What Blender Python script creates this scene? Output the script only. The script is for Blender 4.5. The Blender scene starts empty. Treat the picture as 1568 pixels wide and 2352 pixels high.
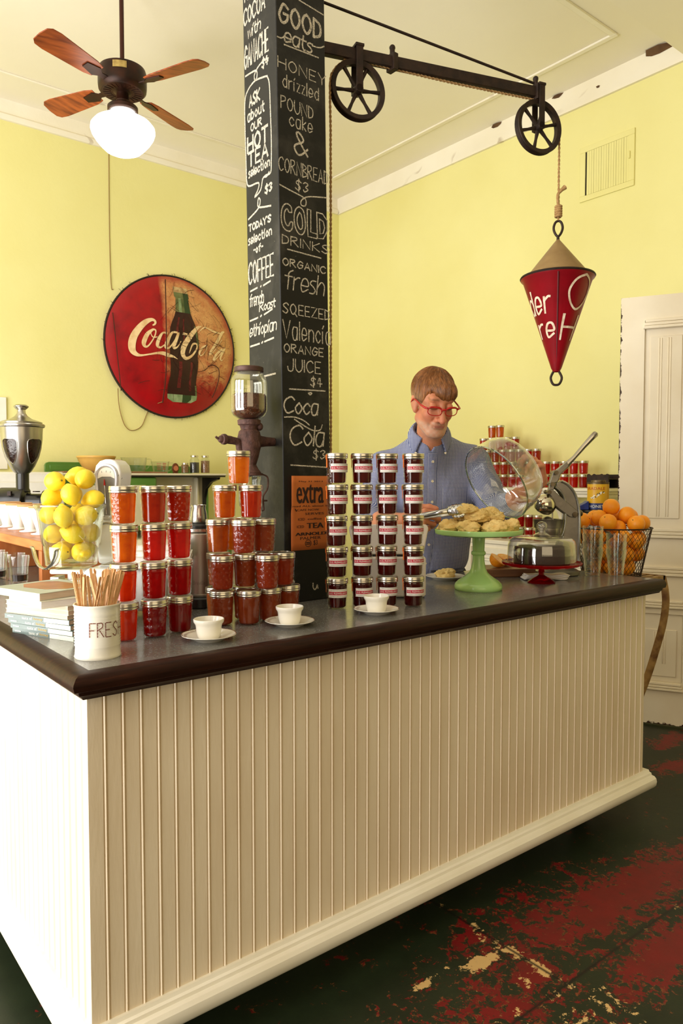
import bpy, bmesh, math, random
import numpy as np
from mathutils import Vector, Matrix, Euler

S = bpy.context.scene
COL = S.collection
PI = math.pi
R = math.radians
# ------------------------------------------------------------------ camera, world, light, exposure
HC = 0.975                       # worktop height
cam_d = bpy.data.cameras.new('camera')
cam = bpy.data.objects.new('camera', cam_d)
COL.objects.link(cam)
cam_d.sensor_fit = 'VERTICAL'
cam_d.sensor_height = 36.0
cam_d.lens = 36.0 * 1703.0 / 2352.0
cam_d.clip_start = 0.05
YAW = -math.atan2(0.6252, 0.7805)          # the view runs between +x and +y
cam.location = (0, 0, 1.38)
cam.rotation_euler = (PI / 2 - math.atan(76 / 1703.0), 0, YAW)
S.camera = cam
W = bpy.data.worlds.new('world')
S.world = W
W.use_nodes = True
W.node_tree.nodes['Background'].inputs[0].default_value = (1.0, 0.75, 0.44, 1)
W.node_tree.nodes['Background'].inputs[1].default_value = 0.21
S.view_settings.view_transform = 'Standard'
S.view_settings.look = 'None'
S.view_settings.gamma = 1.0
S.view_settings.use_curve_mapping = False
S.view_settings.exposure = 0.0
S.cycles.transparent_max_bounces = 40
S.cycles.max_bounces = 14


def area(name, loc, target, sx, sy, power, col):
    d = bpy.data.lights.new(name, 'AREA')
    d.shape = 'RECTANGLE'
    d.size, d.size_y, d.energy, d.color = sx, sy, power, col
    o = bpy.data.objects.new(name, d)
    COL.objects.link(o)
    o.location = loc
    o.rotation_euler = (Vector(target) - Vector(loc)).to_track_quat('-Z', 'Y').to_euler()
    return o


# daylight of the tall shop windows on the street side (left of the camera)
for _y in (.95, 2.6, 4.25):
    area('window_light', (-2.6, _y, 2.0), (2.0, _y + .3, 1.75), 1.25, 3.0, 98, (1.0, 0.985, 0.96))
# added lamp, low on the window side and aimed up to brighten the ceiling
area('ceiling_fill_light', (-2.5, 2.6, .35), (1.6, 3.2, 3.6), 4.4, 1.0, 150, (1.0, 0.97, 0.92))
area('front_fill_light', (-0.8, -2.6, 2.5), (2.4, 3.2, 2.3), 3.4, 2.6, 54, (1.0, 0.80, 0.50))  # added warm fill from behind the camera for the counter front

# ------------------------------------------------------------------ colour and materials
def lin(c):
    return tuple((x / 255 / 12.92) if x / 255 <= 0.04045 else ((x / 255 + 0.055) / 1.055) ** 2.4 for x in c)


class NT:
    """small wrapper for node trees"""
    def __init__(s, name):
        s.m = bpy.data.materials.new(name)
        s.m.use_nodes = True
        s.t = s.m.node_tree
        s.t.nodes.clear()
        s.out = s.t.nodes.new('ShaderNodeOutputMaterial')

    def n(s, typ, **kw):
        nd = s.t.nodes.new('ShaderNode' + typ)
        for k, v in kw.items():
            if k.startswith('i_'):
                key = k[2:].replace('_', ' ')
                nd.inputs[int(key) if key.isdigit() else key].default_value = v
            else:
                setattr(nd, k, v)
        return nd

    def l(s, a, b):
        s.t.links.new(a, b)

    def coord(s, kind='Object', scale=(1, 1, 1), rot=(0, 0, 0), loc=(0, 0, 0)):
        c = s.n('TexCoord')
        m = s.n('Mapping')
        m.inputs['Scale'].default_value = scale
        m.inputs['Rotation'].default_value = rot
        m.inputs['Location'].default_value = loc
        s.l(c.outputs[kind], m.inputs[0])
        return m.outputs[0]

    def noise(s, vec, scale, detail=3, rough=.5, dist=0):
        t = s.n('TexNoise')
        t.inputs['Scale'].default_value = scale
        t.inputs['Detail'].default_value = detail
        t.inputs['Roughness'].default_value = rough
        t.inputs['Distortion'].default_value = dist
        s.l(vec, t.inputs['Vector'])
        return t.outputs['Fac']

    def ramp(s, fac, stops):
        r = s.n('ValToRGB')
        e = r.color_ramp.elements
        while len(e) < len(stops):
            e.new(0.5)
        for k, (p, c) in enumerate(stops):
            e[k].position = p
            e[k].color = c if len(c) == 4 else (*c, 1)
        s.l(fac, r.inputs[0])
        return r.outputs['Color']

    def mix(s, fac, a, b, mode='MIX'):
        m = s.n('Mix', data_type='RGBA', blend_type=mode)
        for v, i in ((fac, 0), (a, 6), (b, 7)):
            if isinstance(v, (int, float)):
                m.inputs[i].default_value = v
            elif isinstance(v, tuple):
                m.inputs[i].default_value = (*v, 1) if len(v) == 3 else v
            else:
                s.l(v, m.inputs[i])
        return m.outputs[2]

    def math(s, op, a, b=0.0, c=None):
        m = s.n('Math', operation=op)
        for i, v in enumerate((a, b) if c is None else (a, b, c)):
            if isinstance(v, (int, float)):
                m.inputs[i].default_value = v
            else:
                s.l(v, m.inputs[i])
        return m.outputs[0]

    def bump(s, height, strength, dist=0.01):
        b = s.n('Bump')
        b.inputs['Strength'].default_value = strength
        b.inputs['Distance'].default_value = dist
        s.l(height, b.inputs['Height'])
        return b.outputs[0]

    def principled(s, col, rough=.5, metal=0, spec=.5, trans=0, ior=1.45, coat=0, normal=None, sss=0):
        p = s.n('BsdfPrincipled')
        for v, k in ((col, 'Base Color'), (rough, 'Roughness'), (metal, 'Metallic')):
            if isinstance(v, (int, float)):
                p.inputs[k].default_value = v
            elif isinstance(v, tuple):
                p.inputs[k].default_value = (*v, 1) if len(v) == 3 else v
            else:
                s.l(v, p.inputs[k])
        p.inputs['Specular IOR Level'].default_value = spec
        p.inputs['Transmission Weight'].default_value = trans
        p.inputs['IOR'].default_value = ior
        p.inputs['Coat Weight'].default_value = coat
        p.inputs['Coat Roughness'].default_value = .08
        if sss:
            p.inputs['Subsurface Weight'].default_value = sss
            p.inputs['Subsurface Radius'].default_value = (.012, .006, .003)
            p.inputs['Subsurface Scale'].default_value = 1.0
        if normal is not None:
            s.l(normal, p.inputs['Normal'])
        return p

    def done(s, sh):
        s.l(sh.outputs[0] if hasattr(sh, 'outputs') else sh, s.out.inputs['Surface'])
        return s.m


def mat(name, c, rough=.5, metal=0, c2=None, scale=9, stretch=(1, 1, 1), amt=(.35, .7), bump=0, bscale=60,
        spec=.5, coat=0, sss=0, detail=4):
    """a plain procedural material: two colours mixed by noise, optional bump"""
    t = NT(name)
    a = lin(c)
    b = lin(c2) if c2 else tuple(x * .9 for x in a)
    v = t.coord('Object', stretch)
    col = t.ramp(t.noise(v, scale, detail), [(amt[0], a), (amt[1], b)])
    nrm = t.bump(t.noise(v, bscale, 3), bump, .004) if bump else None
    return t.done(t.principled(col, rough, metal, spec, coat=coat, normal=nrm, sss=sss))


def glass_mat(name, tint=(.97, .98, .97), edge=.7, base=.035, rough=.02, gcol=(1, 1, 1)):
    """thin clear glass: see-through with a sheen that grows towards grazing angles"""
    t = NT(name)
    tr = t.n('BsdfTransparent')
    v = t.coord('Object')
    tc = t.ramp(t.noise(v, 14, 2), [(.2, tint), (.9, tuple(x * .97 for x in tint))])
    t.l(tc, tr.inputs[0])
    gl = t.n('BsdfGlossy')
    gl.inputs['Roughness'].default_value = rough
    gl.inputs[0].default_value = (*gcol, 1)
    lw = t.n('LayerWeight')
    lw.inputs[0].default_value = .5
    f = t.math('ADD', t.math('MULTIPLY', t.math('POWER', lw.outputs['Facing'], 3.0), edge), base)
    mx = t.n('MixShader')
    t.l(f, mx.inputs[0])
    t.l(tr.outputs[0], mx.inputs[1])
    t.l(gl.outputs[0], mx.inputs[2])
    return t.done(mx)


def jelly_mat(name, c, clear=.55, c2=None):
    """fruit jelly: part clear coloured gel, part light-scattering pulp"""
    t = NT(name)
    a = lin(c)
    b = lin(c2) if c2 else tuple(x * .8 for x in a)
    v = t.coord('Object')
    col = t.ramp(t.noise(v, 55, 4, .6), [(.3, a), (.75, b)])
    p = t.principled(col, .12, 0, .5, trans=1.0, ior=1.36)
    d = t.n('BsdfTranslucent')
    t.l(col, d.inputs[0])
    d2 = t.n('BsdfDiffuse')
    t.l(col, d2.inputs[0])
    m1 = t.n('MixShader')
    m1.inputs[0].default_value = .45
    t.l(d.outputs[0], m1.inputs[1])
    t.l(d2.outputs[0], m1.inputs[2])
    m2 = t.n('MixShader')
    m2.inputs[0].default_value = clear
    t.l(m1.outputs[0], m2.inputs[1])
    t.l(p.outputs[0], m2.inputs[2])
    return t.done(m2)


# ------------------------------------------------------------------ mesh builder
def rot(rx=0, ry=0, rz=0):
    return Euler((rx, ry, rz)).to_matrix().to_4x4()


class MB:
    def __init__(s):
        s.v, s.f, s.mi, s.m, s.uv = [], [], [], 0, None

    def add(s, vs, fs, M=None):
        o = len(s.v)
        if M is not None:
            vs = [tuple(M @ Vector(p)) for p in vs]
        s.v += [tuple(p) for p in vs]
        s.f += [tuple(i + o for i in f) for f in fs]
        s.mi += [s.m] * len(fs)
        return s

    def box(s, c, d, M=None):
        x, y, z = c
        a, b, e = d[0] / 2, d[1] / 2, d[2] / 2
        vs = [(x + i * a, y + j * b, z + k * e) for k in (-1, 1) for j in (-1, 1) for i in (-1, 1)]
        return s.add(vs, [(0, 2, 3, 1), (4, 5, 7, 6), (0, 1, 5, 4), (2, 6, 7, 3), (0, 4, 6, 2), (1, 3, 7, 5)], M)

    def span(s, x0, x1, y0, y1, z0, z1, M=None):
        return s.box(((x0 + x1) / 2, (y0 + y1) / 2, (z0 + z1) / 2), (x1 - x0, y1 - y0, z1 - z0), M)

    def lathe(s, prof, n=32, c=(0, 0, 0), M=None, closed=False, rfn=None):
        """prof: (r, z) from bottom outside round to the top / inside; closed joins last to first"""
        vs, fs, rings = [], [], []
        for r, z in prof:
            if r < 1e-6:
                rings.append([len(vs)])
                vs.append((c[0], c[1], c[2] + z))
            else:
                rings.append(list(range(len(vs), len(vs) + n)))
                for k in range(n):
                    a = 2 * PI * k / n
                    rr = rfn(r, z, a) if rfn else r
                    vs.append((c[0] + rr * math.cos(a), c[1] + rr * math.sin(a), c[2] + z))
        pairs = list(zip(rings, rings[1:]))
        if closed:
            pairs.append((rings[-1], rings[0]))
        for a, b in pairs:
            for k in range(n):
                k2 = (k + 1) % n
                if len(a) == 1 and len(b) == 1:
                    continue
                if len(a) == 1:
                    fs.append((a[0], b[k2], b[k]))
                elif len(b) == 1:
                    fs.append((a[k], a[k2], b[0]))
                else:
                    fs.append((a[k], a[k2], b[k2], b[k]))
        return s.add(vs, fs, M)

    def cyl(s, c, r, h, n=24, r2=None, M=None):
        r2 = r if r2 is None else r2
        return s.lathe([(0, 0), (r, 0), (r2, h), (0, h)], n, c, M)

    def rod(s, a, b, r, n=10, r2=None):
        return s.tube([a, b], [r, r if r2 is None else r2], n)

    def tube(s, pts, r, n=8, closed=False, flat=1.0, up=None):
        """round (or, with flat<1, strap-like) tube along a polyline"""
        P = [Vector(p) for p in pts]
        m = len(P)
        rs = list(r) if isinstance(r, (list, tuple)) else [r] * m
        vs, fs = [], []
        t0 = (P[1] - P[0]).normalized()
        ref = Vector(up) if up else (Vector((0, 0, 1)) if abs(t0.z) < .9 else Vector((1, 0, 0)))
        u = t0.cross(ref).normalized()
        for i in range(m):
            if closed:
                t = (P[(i + 1) % m] - P[i - 1]).normalized()
            else:
                t = (P[min(i + 1, m - 1)] - P[max(i - 1, 0)]).normalized()
            u = (u - t * u.dot(t))
            u = u.normalized() if u.length > 1e-8 else t.orthogonal().normalized()
            w = t.cross(u)
            for k in range(n):
                a = 2 * PI * k / n
                vs.append(P[i] + (u * math.cos(a) + w * (math.sin(a) * flat)) * rs[i])
        for i in range(m if closed else m - 1):
            j = (i + 1) % m
            for k in range(n):
                k2 = (k + 1) % n
                fs.append((i * n + k, i * n + k2, j * n + k2, j * n + k))
        if not closed:
            fs.append(tuple(range(n - 1, -1, -1)))
            fs.append(tuple((m - 1) * n + k for k in range(n)))
        return s.add(vs, fs)

    def ell(s, c, r, nu=20, nv=12, M=None):
        if isinstance(r, (int, float)):
            r = (r, r, r)
        vs, fs = [(c[0], c[1], c[2] - r[2])], []
        for j in range(1, nv):
            b = -PI / 2 + PI * j / nv
            for k in range(nu):
                a = 2 * PI * k / nu
                vs.append((c[0] + r[0] * math.cos(b) * math.cos(a), c[1] + r[1] * math.cos(b) * math.sin(a), c[2] + r[2] * math.sin(b)))
        vs.append((c[0], c[1], c[2] + r[2]))
        L = len(vs) - 1
        for k in range(nu):
            k2 = (k + 1) % nu
            fs.append((0, 1 + k2, 1 + k))
            for j in range(nv - 2):
                fs.append((1 + j * nu + k, 1 + j * nu + k2, 1 + (j + 1) * nu + k2, 1 + (j + 1) * nu + k))
            fs.append((L, 1 + (nv - 2) * nu + k, 1 + (nv - 2) * nu + k2))
        return s.add(vs, fs, M)

    def prism(s, poly, h0, h1, M=None, ax='z'):
        """polygon (a, b) extruded from h0 to h1 along ax ('z': a=x b=y, 'y': a=x b=z, 'x': a=y b=z)"""
        def q(p, h):
            return (p[0], p[1], h) if ax == 'z' else ((p[0], h, p[1]) if ax == 'y' else (h, p[0], p[1]))
        n = len(poly)
        vs = [q(p, h0) for p in poly] + [q(p, h1) for p in poly]
        fs = [tuple(range(n - 1, -1, -1)), tuple(range(n, 2 * n))] + [(i, (i + 1) % n, n + (i + 1) % n, n + i) for i in range(n)]
        return s.add(vs, fs, M)

    nrib = 0

    def ribbon(s, pts, w, fn, lift=0.0):
        """flat stroke along 2-d points, mapped to space by fn(u, v, lift)"""
        P = [Vector((p[0], p[1])) for p in pts]
        ws = list(w) if isinstance(w, (list, tuple)) else [w] * len(P)
        vs, fs = [], []
        s.nrib += 1
        lift += .000016 * (s.nrib % 9)
        for i in range(len(P)):
            lift += .000004
            t = P[min(i + 1, len(P) - 1)] - P[max(i - 1, 0)]
            t = t.normalized() if t.length > 1e-9 else Vector((1, 0))
            nn = Vector((-t.y, t.x)) * (ws[i] / 2)
            e = t * (ws[i] * .35) * (-1 if i == 0 else (1 if i == len(P) - 1 else 0))
            for q in (P[i] + e + nn, P[i] + e - nn):
                vs.append(fn(q.x, q.y, lift))
        for i in range(len(P) - 1):
            fs.append((2 * i, 2 * i + 1, 2 * i + 3, 2 * i + 2))
        return s.add(vs, fs)

    def text(s, txt, fn, u0, u1, v0, v1, lift=0.0, keep=False):
        """sans lettering fitted into the rectangle u0..u1, v0..v1"""
        vs, fs, (a0, a1, b0, b1) = text_mesh(txt)
        su = (u1 - u0) / (a1 - a0)
        sv = (v1 - v0) / (b1 - b0)
        return s.add([fn(u0 + (x - a0) * su, v0 + (y - b0) * sv, lift) for x, y in vs], fs)

    def build(s, name, mats, parent=None, smooth=40, bevel=0, loc=None, segs=2):
        me = bpy.data.meshes.new(name)
        me.from_pydata(s.v, [], s.f)
        for m in (mats if isinstance(mats, (list, tuple)) else [mats]):
            me.materials.append(m)
        if any(s.mi):
            me.polygons.foreach_set('material_index', s.mi)
        bm = bmesh.new()
        bm.from_mesh(me)
        bmesh.ops.recalc_face_normals(bm, faces=bm.faces)
        bm.to_mesh(me)
        bm.free()
        if smooth:
            me.shade_smooth()
            me.set_sharp_from_angle(angle=R(smooth))
        o = bpy.data.objects.new(name, me)
        COL.objects.link(o)
        if parent is not None:
            o.parent = parent
        if loc is not None:
            o.location = loc
        if bevel:
            b = o.modifiers.new('bevel', 'BEVEL')
            b.width, b.segments, b.limit_method, b.angle_limit = bevel, segs, 'ANGLE', R(40)
        return o


_tx = {}


def text_mesh(txt):
    if txt not in _tx:
        cu = bpy.data.curves.new('t', 'FONT')
        cu.body = txt
        cu.resolution_u = 2
        cu.fill_mode = 'FRONT'
        o = bpy.data.objects.new('t', cu)
        COL.objects.link(o)
        bpy.context.view_layer.update()
        me = o.evaluated_get(bpy.context.evaluated_depsgraph_get()).to_mesh()
        vs = [(p.co.x, p.co.y) for p in me.vertices]
        fs = [tuple(p.vertices) for p in me.polygons]
        bpy.data.objects.remove(o)
        bpy.data.curves.remove(cu)
        xs, ys = [p[0] for p in vs], [p[1] for p in vs]
        _tx[txt] = (vs, fs, (min(xs), max(xs), min(ys), max(ys)))
    return _tx[txt]


def catmull(pts, n=6, closed=False):
    P = [Vector(p) for p in pts]
    m = len(P)
    out = []
    for i in range(m if closed else m - 1):
        if closed:
            p0, p1, p2, p3 = P[i - 1], P[i], P[(i + 1) % m], P[(i + 2) % m]
        else:
            p0, p1, p2, p3 = P[max(i - 1, 0)], P[i], P[i + 1], P[min(i + 2, m - 1)]
        for k in range(n):
            t = k / n
            out.append(.5 * (2 * p1 + (p2 - p0) * t + (2 * p0 - 5 * p1 + 4 * p2 - p3) * t * t + (3 * p1 - p0 - 3 * p2 + p3) * t ** 3))
    if not closed:
        out.append(P[-1])
    return [tuple(p) for p in out]


# single-stroke hand lettering: strokes of (x, y) digit pairs, baseline y=2, capitals to 8, '~' = curved
GL = {k: v for k, v in (x.split('=') for x in '''A=02 38 62|14 54
B=02 08|~08 47 46 05|~05 54 53 02
C=~67 48 17 05 13 32 63
D=02 08|~08 47 55 43 02
E=58 08 02 52|05 45
F=58 08 02|05 45
G=~67 38 16 04 22 53 65|65 35
H=02 08|62 68|05 65
I=02 08
J=~58 54 42 12 04
K=02 08|68 05 62
L=08 02 52
M=02 08 34 68 62
N=02 08 62 68
O=~38 17 05 13 32 53 65 57 38
P=02 08|~08 48 57 46 05
Q=~38 17 05 13 32 53 65 57 38|43 71
R=02 08|~08 48 57 46 05|25 62
S=~67 48 17 16 35 54 53 32 03
T=08 68|38 32
U=~08 04 22 42 64 68
V=08 32 68
W=08 22 46 62 88
X=08 62|02 68
Y=08 35 68|35 32
Z=08 68 02 62
a=~46 16 04 12 32 44|46 42
b=08 02|~05 26 44 22 03
c=~45 26 04 22 43
d=48 42|~45 26 04 22 43
e=~04 44 36 16 04 12 43
f=~48 27 25 22|06 46
g=~46 16 04 12 43|~46 41 20 01
h=08 02|~04 26 45 42
i=06 02|18 07
k=08 02|36 04 32
l=08 02
m=06 02|~05 26 34 32|~35 56 64 62
n=06 02|~05 26 45 42
o=~26 04 22 44 26
p=06 00|~05 26 44 22 03
r=06 02|~05 26 36
s=~36 16 05 24 33 22 02
t=~18 14 22 32|06 36
u=~06 03 22 43|46 42
v=06 22 46
w=06 12 26 42 56
x=06 42|02 46
y=06 22|46 10
z=06 36 02 32
$=~57 38 17 16 35 44 43 22 03|39 31
3=~07 28 47 25 44 33 12 03
4=28 04 54|38 32
&=~62 17 28 46 04 12 32 64
'=08 07
-=05 35'''.split('\n'))}


def lettering(txt, slant=0.0, join=False):
    """strokes of a hand-lettered word, scaled to width 1 (x) and capital height 1 (y, baseline 0)"""
    x, out = 0.0, []
    for ch in txt:
        if ch == ' ':
            x += 3.5
            continue
        w = 0
        for st in GL[ch].split('|'):
            cur = st[0] == '~'
            pts = [(int(p[0]), (int(p[1]) - 2) / 6) for p in st.lstrip('~').split()]
            w = max(w, max(p[0] for p in pts))
            pts = [(p[0] + x + slant * p[1] * 6, p[1], 0) for p in pts]
            if cur:
                pts = catmull(pts, 7)
            out.append([(p[0], p[1]) for p in pts])
        x += w + (1.0 if join else 2.0)
    lo = min(p[0] for st in out for p in st)
    hi = max(p[0] for st in out for p in st)
    hi = max(hi, lo + 2.0)
    return [[((p[0] - lo) / (hi - lo), p[1]) for p in st] for st in out]


# ------------------------------------------------------------------ things, parts, copies
def tag(o, label, cat, group=None, kind=None):
    o['label'] = label
    o['category'] = cat
    if group:
        o['group'] = group
    if kind:
        o['kind'] = kind
    return o


def thing(name, label, cat, loc=(0, 0, 0), rz=0, group=None):
    o = bpy.data.objects.new(name, None)
    o.empty_display_size = .05
    COL.objects.link(o)
    o.location = loc
    o.rotation_euler = (0, 0, rz)
    return tag(o, label, cat, group)


def kids(o):
    return [c for c in list(o.children)]


def copy_tree(o, parent=None):
    c = o.copy()
    COL.objects.link(c)
    if parent is not None:
        c.parent = parent
    for k in kids(o):
        copy_tree(k, c)
    return c


def dup(o, loc, rz=None, label=None, group=None):
    c = copy_tree(o)
    c.location = loc
    if rz is not None:
        c.rotation_euler = (0, 0, rz)
    if label:
        c['label'] = label
    if group:
        c['group'] = group
    return c


def struct(name, mb, m, parent=None, **kw):
    o = mb.build(name, m, parent, **kw)
    if parent is None:
        o['kind'] = 'structure'
    return o


LAT = -math.atan2(0.6252, 0.7805)     # turn that lays a thing's x along the width of the view, its y away from the viewer
rnd = random.Random(7)
# ------------------------------------------------------------------ shared materials
M = {}
M['steel'] = mat('steel', (205, 203, 198), .22, 1, (180, 178, 172), 20)
M['brushed'] = mat('brushed_steel', (190, 182, 172), .32, 1, (165, 158, 150), 60, (1, 1, .05))
M['lid'] = mat('lid_metal', (216, 210, 198), .25, 1, (188, 181, 168), 30)
M['iron'] = mat('black_iron', (38, 27, 22), .55, .4, (58, 40, 30), 30, bump=.25, bscale=120)
M['rust'] = mat('rusty_cast_iron', (92, 62, 54), .7, .2, (62, 40, 36), 60, bump=.5, bscale=160)
M['white'] = mat('white_paint', (240, 236, 226), .4, 0, (228, 223, 212), 6)
M['cream'] = mat('cream_paint', (236, 226, 204), .45, 0, (224, 212, 188), 5)
M['china'] = mat('white_china', (240, 236, 224), .12, 0, (234, 229, 215), 8, spec=.6)
M['black'] = mat('black_enamel', (18, 16, 16), .28, 0, (28, 25, 24), 12, spec=.6)
M['green'] = mat('green_enamel', (92, 138, 58), .25, 0, (84, 128, 52), 5, spec=.6)
M['glass'] = glass_mat('clear_glass')
M['jarglass'] = glass_mat('jar_glass', edge=.45, base=.035)
M['rope'] = mat('jute_rope', (186, 150, 100), .9, 0, (150, 112, 68), 90, bump=.6, bscale=300)
M['dark'] = mat('shade_black', (14, 12, 10), .9)
M['paper'] = mat('paper_pages', (214, 198, 176), .85, 0, (196, 178, 156), 260, (.1, .1, 4))
M['brass'] = mat('old_brass', (196, 172, 110), .35, .9, (160, 134, 84), 40)
M['wood'] = mat('pale_wood', (206, 152, 98), .5, 0, (176, 118, 66), 5, (1, 1, 14), detail=6)


def m_wall():
    t = NT('yellow_wall')
    v = t.coord('Object')
    c = t.ramp(t.noise(v, .9, 4, .55), [(.3, lin((237, 231, 163))), (.7, lin((230, 222, 147)))])
    sp = t.noise(v, 26, 5, .7)
    c = t.mix(t.ramp(sp, [(.70, (0, 0, 0)), (.78, (.5, .5, .5))]), c, lin((214, 188, 92)))
    return t.done(t.principled(c, .55, 0, .35, normal=t.bump(t.noise(v, 14, 5, .6), .18, .01)))


def m_ceiling():
    t = NT('cream_ceiling')
    v = t.coord('Object')
    c = t.ramp(t.noise(v, .8, 4), [(.3, lin((248, 242, 226))), (.7, lin((242, 234, 214)))])
    return t.done(t.principled(c, .7, 0, .2, normal=t.bump(t.noise(v, 9, 5, .6), .15, .01)))


def m_cornice():
    t = NT('flaking_white_trim')
    v = t.coord('Object')
    c = t.ramp(t.noise(v, 2, 3), [(.3, lin((246, 240, 224))), (.7, lin((238, 230, 208)))])
    w = t.n('TexWave', wave_type='BANDS', bands_direction='DIAGONAL')
    w.inputs['Scale'].default_value = .9
    w.inputs['Distortion'].default_value = 16
    w.inputs['Detail'].default_value = 3
    t.l(v, w.inputs['Vector'])
    crack = t.ramp(w.outputs['Fac'], [(.965, (0, 0, 0)), (.985, (1, 1, 1))])
    gate = t.ramp(t.noise(v, 2.3, 2), [(.6, (0, 0, 0)), (.66, (.45, .45, .45))])
    c = t.mix(t.mix(1.0, crack, gate, 'MULTIPLY'), c, lin((140, 108, 70)))
    return t.done(t.principled(c, .6, 0, .25, normal=t.bump(t.noise(v, 18, 4), .2, .01)))


def m_floor():
    """old plank floor: dark green paint worn through to red and cream undercoats"""
    t = NT('worn_painted_floor')
    v = t.coord('Object')
    big = t.noise(v, 1.6, 3, .6)
    fine = t.noise(t.coord('Object', (1, 1, 1), (0, 0, .3)), 26, 9, .78, .6)
    mid = t.noise(v, 7, 7, .7)
    green = t.ramp(t.noise(v, 5, 6, .7), [(.3, lin((22, 30, 16))), (.7, lin((33, 43, 25)))])
    # where feet walk: blobs of wear, placed on the floor
    px = t.n('SeparateXYZ')
    t.l(v, px.inputs[0])
    def blob(x, y, r, k=1.0):
        dx = t.math('MULTIPLY', t.math('SUBTRACT', px.outputs[0], x), 1 / r)
        dy = t.math('MULTIPLY', t.math('SUBTRACT', px.outputs[1], y), k / r)
        d = t.math('SQRT', t.math('ADD', t.math('MULTIPLY', dx, dx), t.math('MULTIPLY', dy, dy)))
        return t.math('SUBTRACT', 1.0, d)
    wear = t.math('MULTIPLY', blob(2.28, 1.285, .56, 4.0), 1.15)
    for b in (blob(2.08, 1.04, .38, 3.4), blob(3.78, 1.93, .2, 2.6), blob(3.44, 1.73, .16, 2.2), blob(1.66, 1.24, .14, 2.0), t.math('MULTIPLY', blob(1.5, 1.18, .3, 1.6), .45), blob(2.9, 1.05, .4, 2.5), t.math('MULTIPLY', blob(1.95, 1.32, .5, 2.6), .6)):
        wear = t.math('MAXIMUM', wear, b)
    wear = t.math('MAXIMUM', wear, -.35)
    f = t.math('ADD', t.math('ADD', t.math('MULTIPLY', wear, .8), t.math('MULTIPLY', t.math('SUBTRACT', mid, .5), 2.1)), t.math('MULTIPLY', t.math('SUBTRACT', fine, .5), 3.6))
    redm = t.ramp(f, [(.20, (0, 0, 0)), (.26, (1, 1, 1))])
    red = t.ramp(t.noise(v, 13, 4), [(.3, lin((116, 12, 18))), (.75, lin((98, 18, 18)))])
    c = t.mix(redm, green, red)
    edge = t.ramp(f, [(.10, (0, 0, 0)), (.17, (.85, .85, .85)), (.24, (.85, .85, .85)), (.27, (0, 0, 0))])
    sp = t.ramp(t.noise(v, 60, 3, .7), [(.53, (0, 0, 0)), (.58, (1, 1, 1))])
    c = t.mix(t.mix(1.0, edge, sp, 'MULTIPLY'), c, lin((140, 84, 46)))
    # cream flakes along the board joints and in a few spots
    jy = t.math('ABSOLUTE', t.math('SUBTRACT', px.outputs[1], 1.15))
    jx = t.math('ABSOLUTE', t.math('SUBTRACT', px.outputs[0], 1.71))
    near = t.math('MAXIMUM', t.math('SUBTRACT', .5, t.math('MULTIPLY', jx, 9)), t.math('SUBTRACT', .25, t.math('MULTIPLY', jy, 9)))
    near = t.math('MAXIMUM', near, t.math('MULTIPLY', blob(1.62, 1.36, .13, 2.2), .9))
    near = t.math('MAXIMUM', near, t.math('MULTIPLY', blob(1.42, 1.40, .13, 4), .7))
    near = t.math('MAXIMUM', near, t.math('MULTIPLY', blob(1.6, 1.0, .36, 1.0), .5))
    near = t.math('MULTIPLY', near, t.ramp(t.math('ABSOLUTE', t.math('SUBTRACT', px.outputs[1], 1.2)), [(.32, (1, 1, 1)), (.6, (0, 0, 0))]))
    cf = t.math('ADD', near, t.math('MULTIPLY', t.math('SUBTRACT', t.noise(v, 15, 7, .72), .5), 2.6))
    c = t.mix(t.ramp(cf, [(.50, (0, 0, 0)), (.54, (1, 1, 1))]), c, lin((206, 170, 112)))
    chip = t.noise(v, 34, 4, .6)
    c = t.mix(t.ramp(chip, [(.735, (0, 0, 0)), (.76, (.9, .9, .9))]), c, lin((176, 140, 86)))
    # joints
    jj = t.math('MINIMUM', jy, t.math('ABSOLUTE', t.math('SUBTRACT', px.outputs[1], 2.42)))
    below = t.math('LESS_THAN', 1.15, px.outputs[1])
    jx2 = t.math('ADD', jx, t.math('SUBTRACT', 1.0, below))
    jj = t.math('MINIMUM', jj, jx2)
    c = t.mix(t.ramp(jj, [(.002, (1, 1, 1)), (.006, (0, 0, 0))]), c, lin((16, 12, 10)))
    h = t.math('ADD', t.math('MULTIPLY', fine, .4), t.math('MULTIPLY', f, -.2))
    return t.done(t.principled(c, .42, 0, .4, normal=t.bump(h, .25, .004)))


M['wall'] = m_wall()
M['ceiling'] = m_ceiling()
M['cornice'] = m_cornice()
M['floor'] = m_floor()

# ------------------------------------------------------------------ room shell
WX, WY, CZ = 4.84, 6.085, 4.25
struct('floor', MB().span(-3, WX + .2, -3, WY + .2, -.1, 0), M['floor'])
struct('ceiling', MB().span(-3, WX + .2, -3, WY + .2, CZ, CZ + .1), M['ceiling'])
struct('wall_left', MB().span(-3, WX + .2, WY, WY + .12, 0, CZ), M['wall'])
struct('wall_right', MB().span(WX, WX + .12, -3, WY, 0, CZ), M['wall'])
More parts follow.
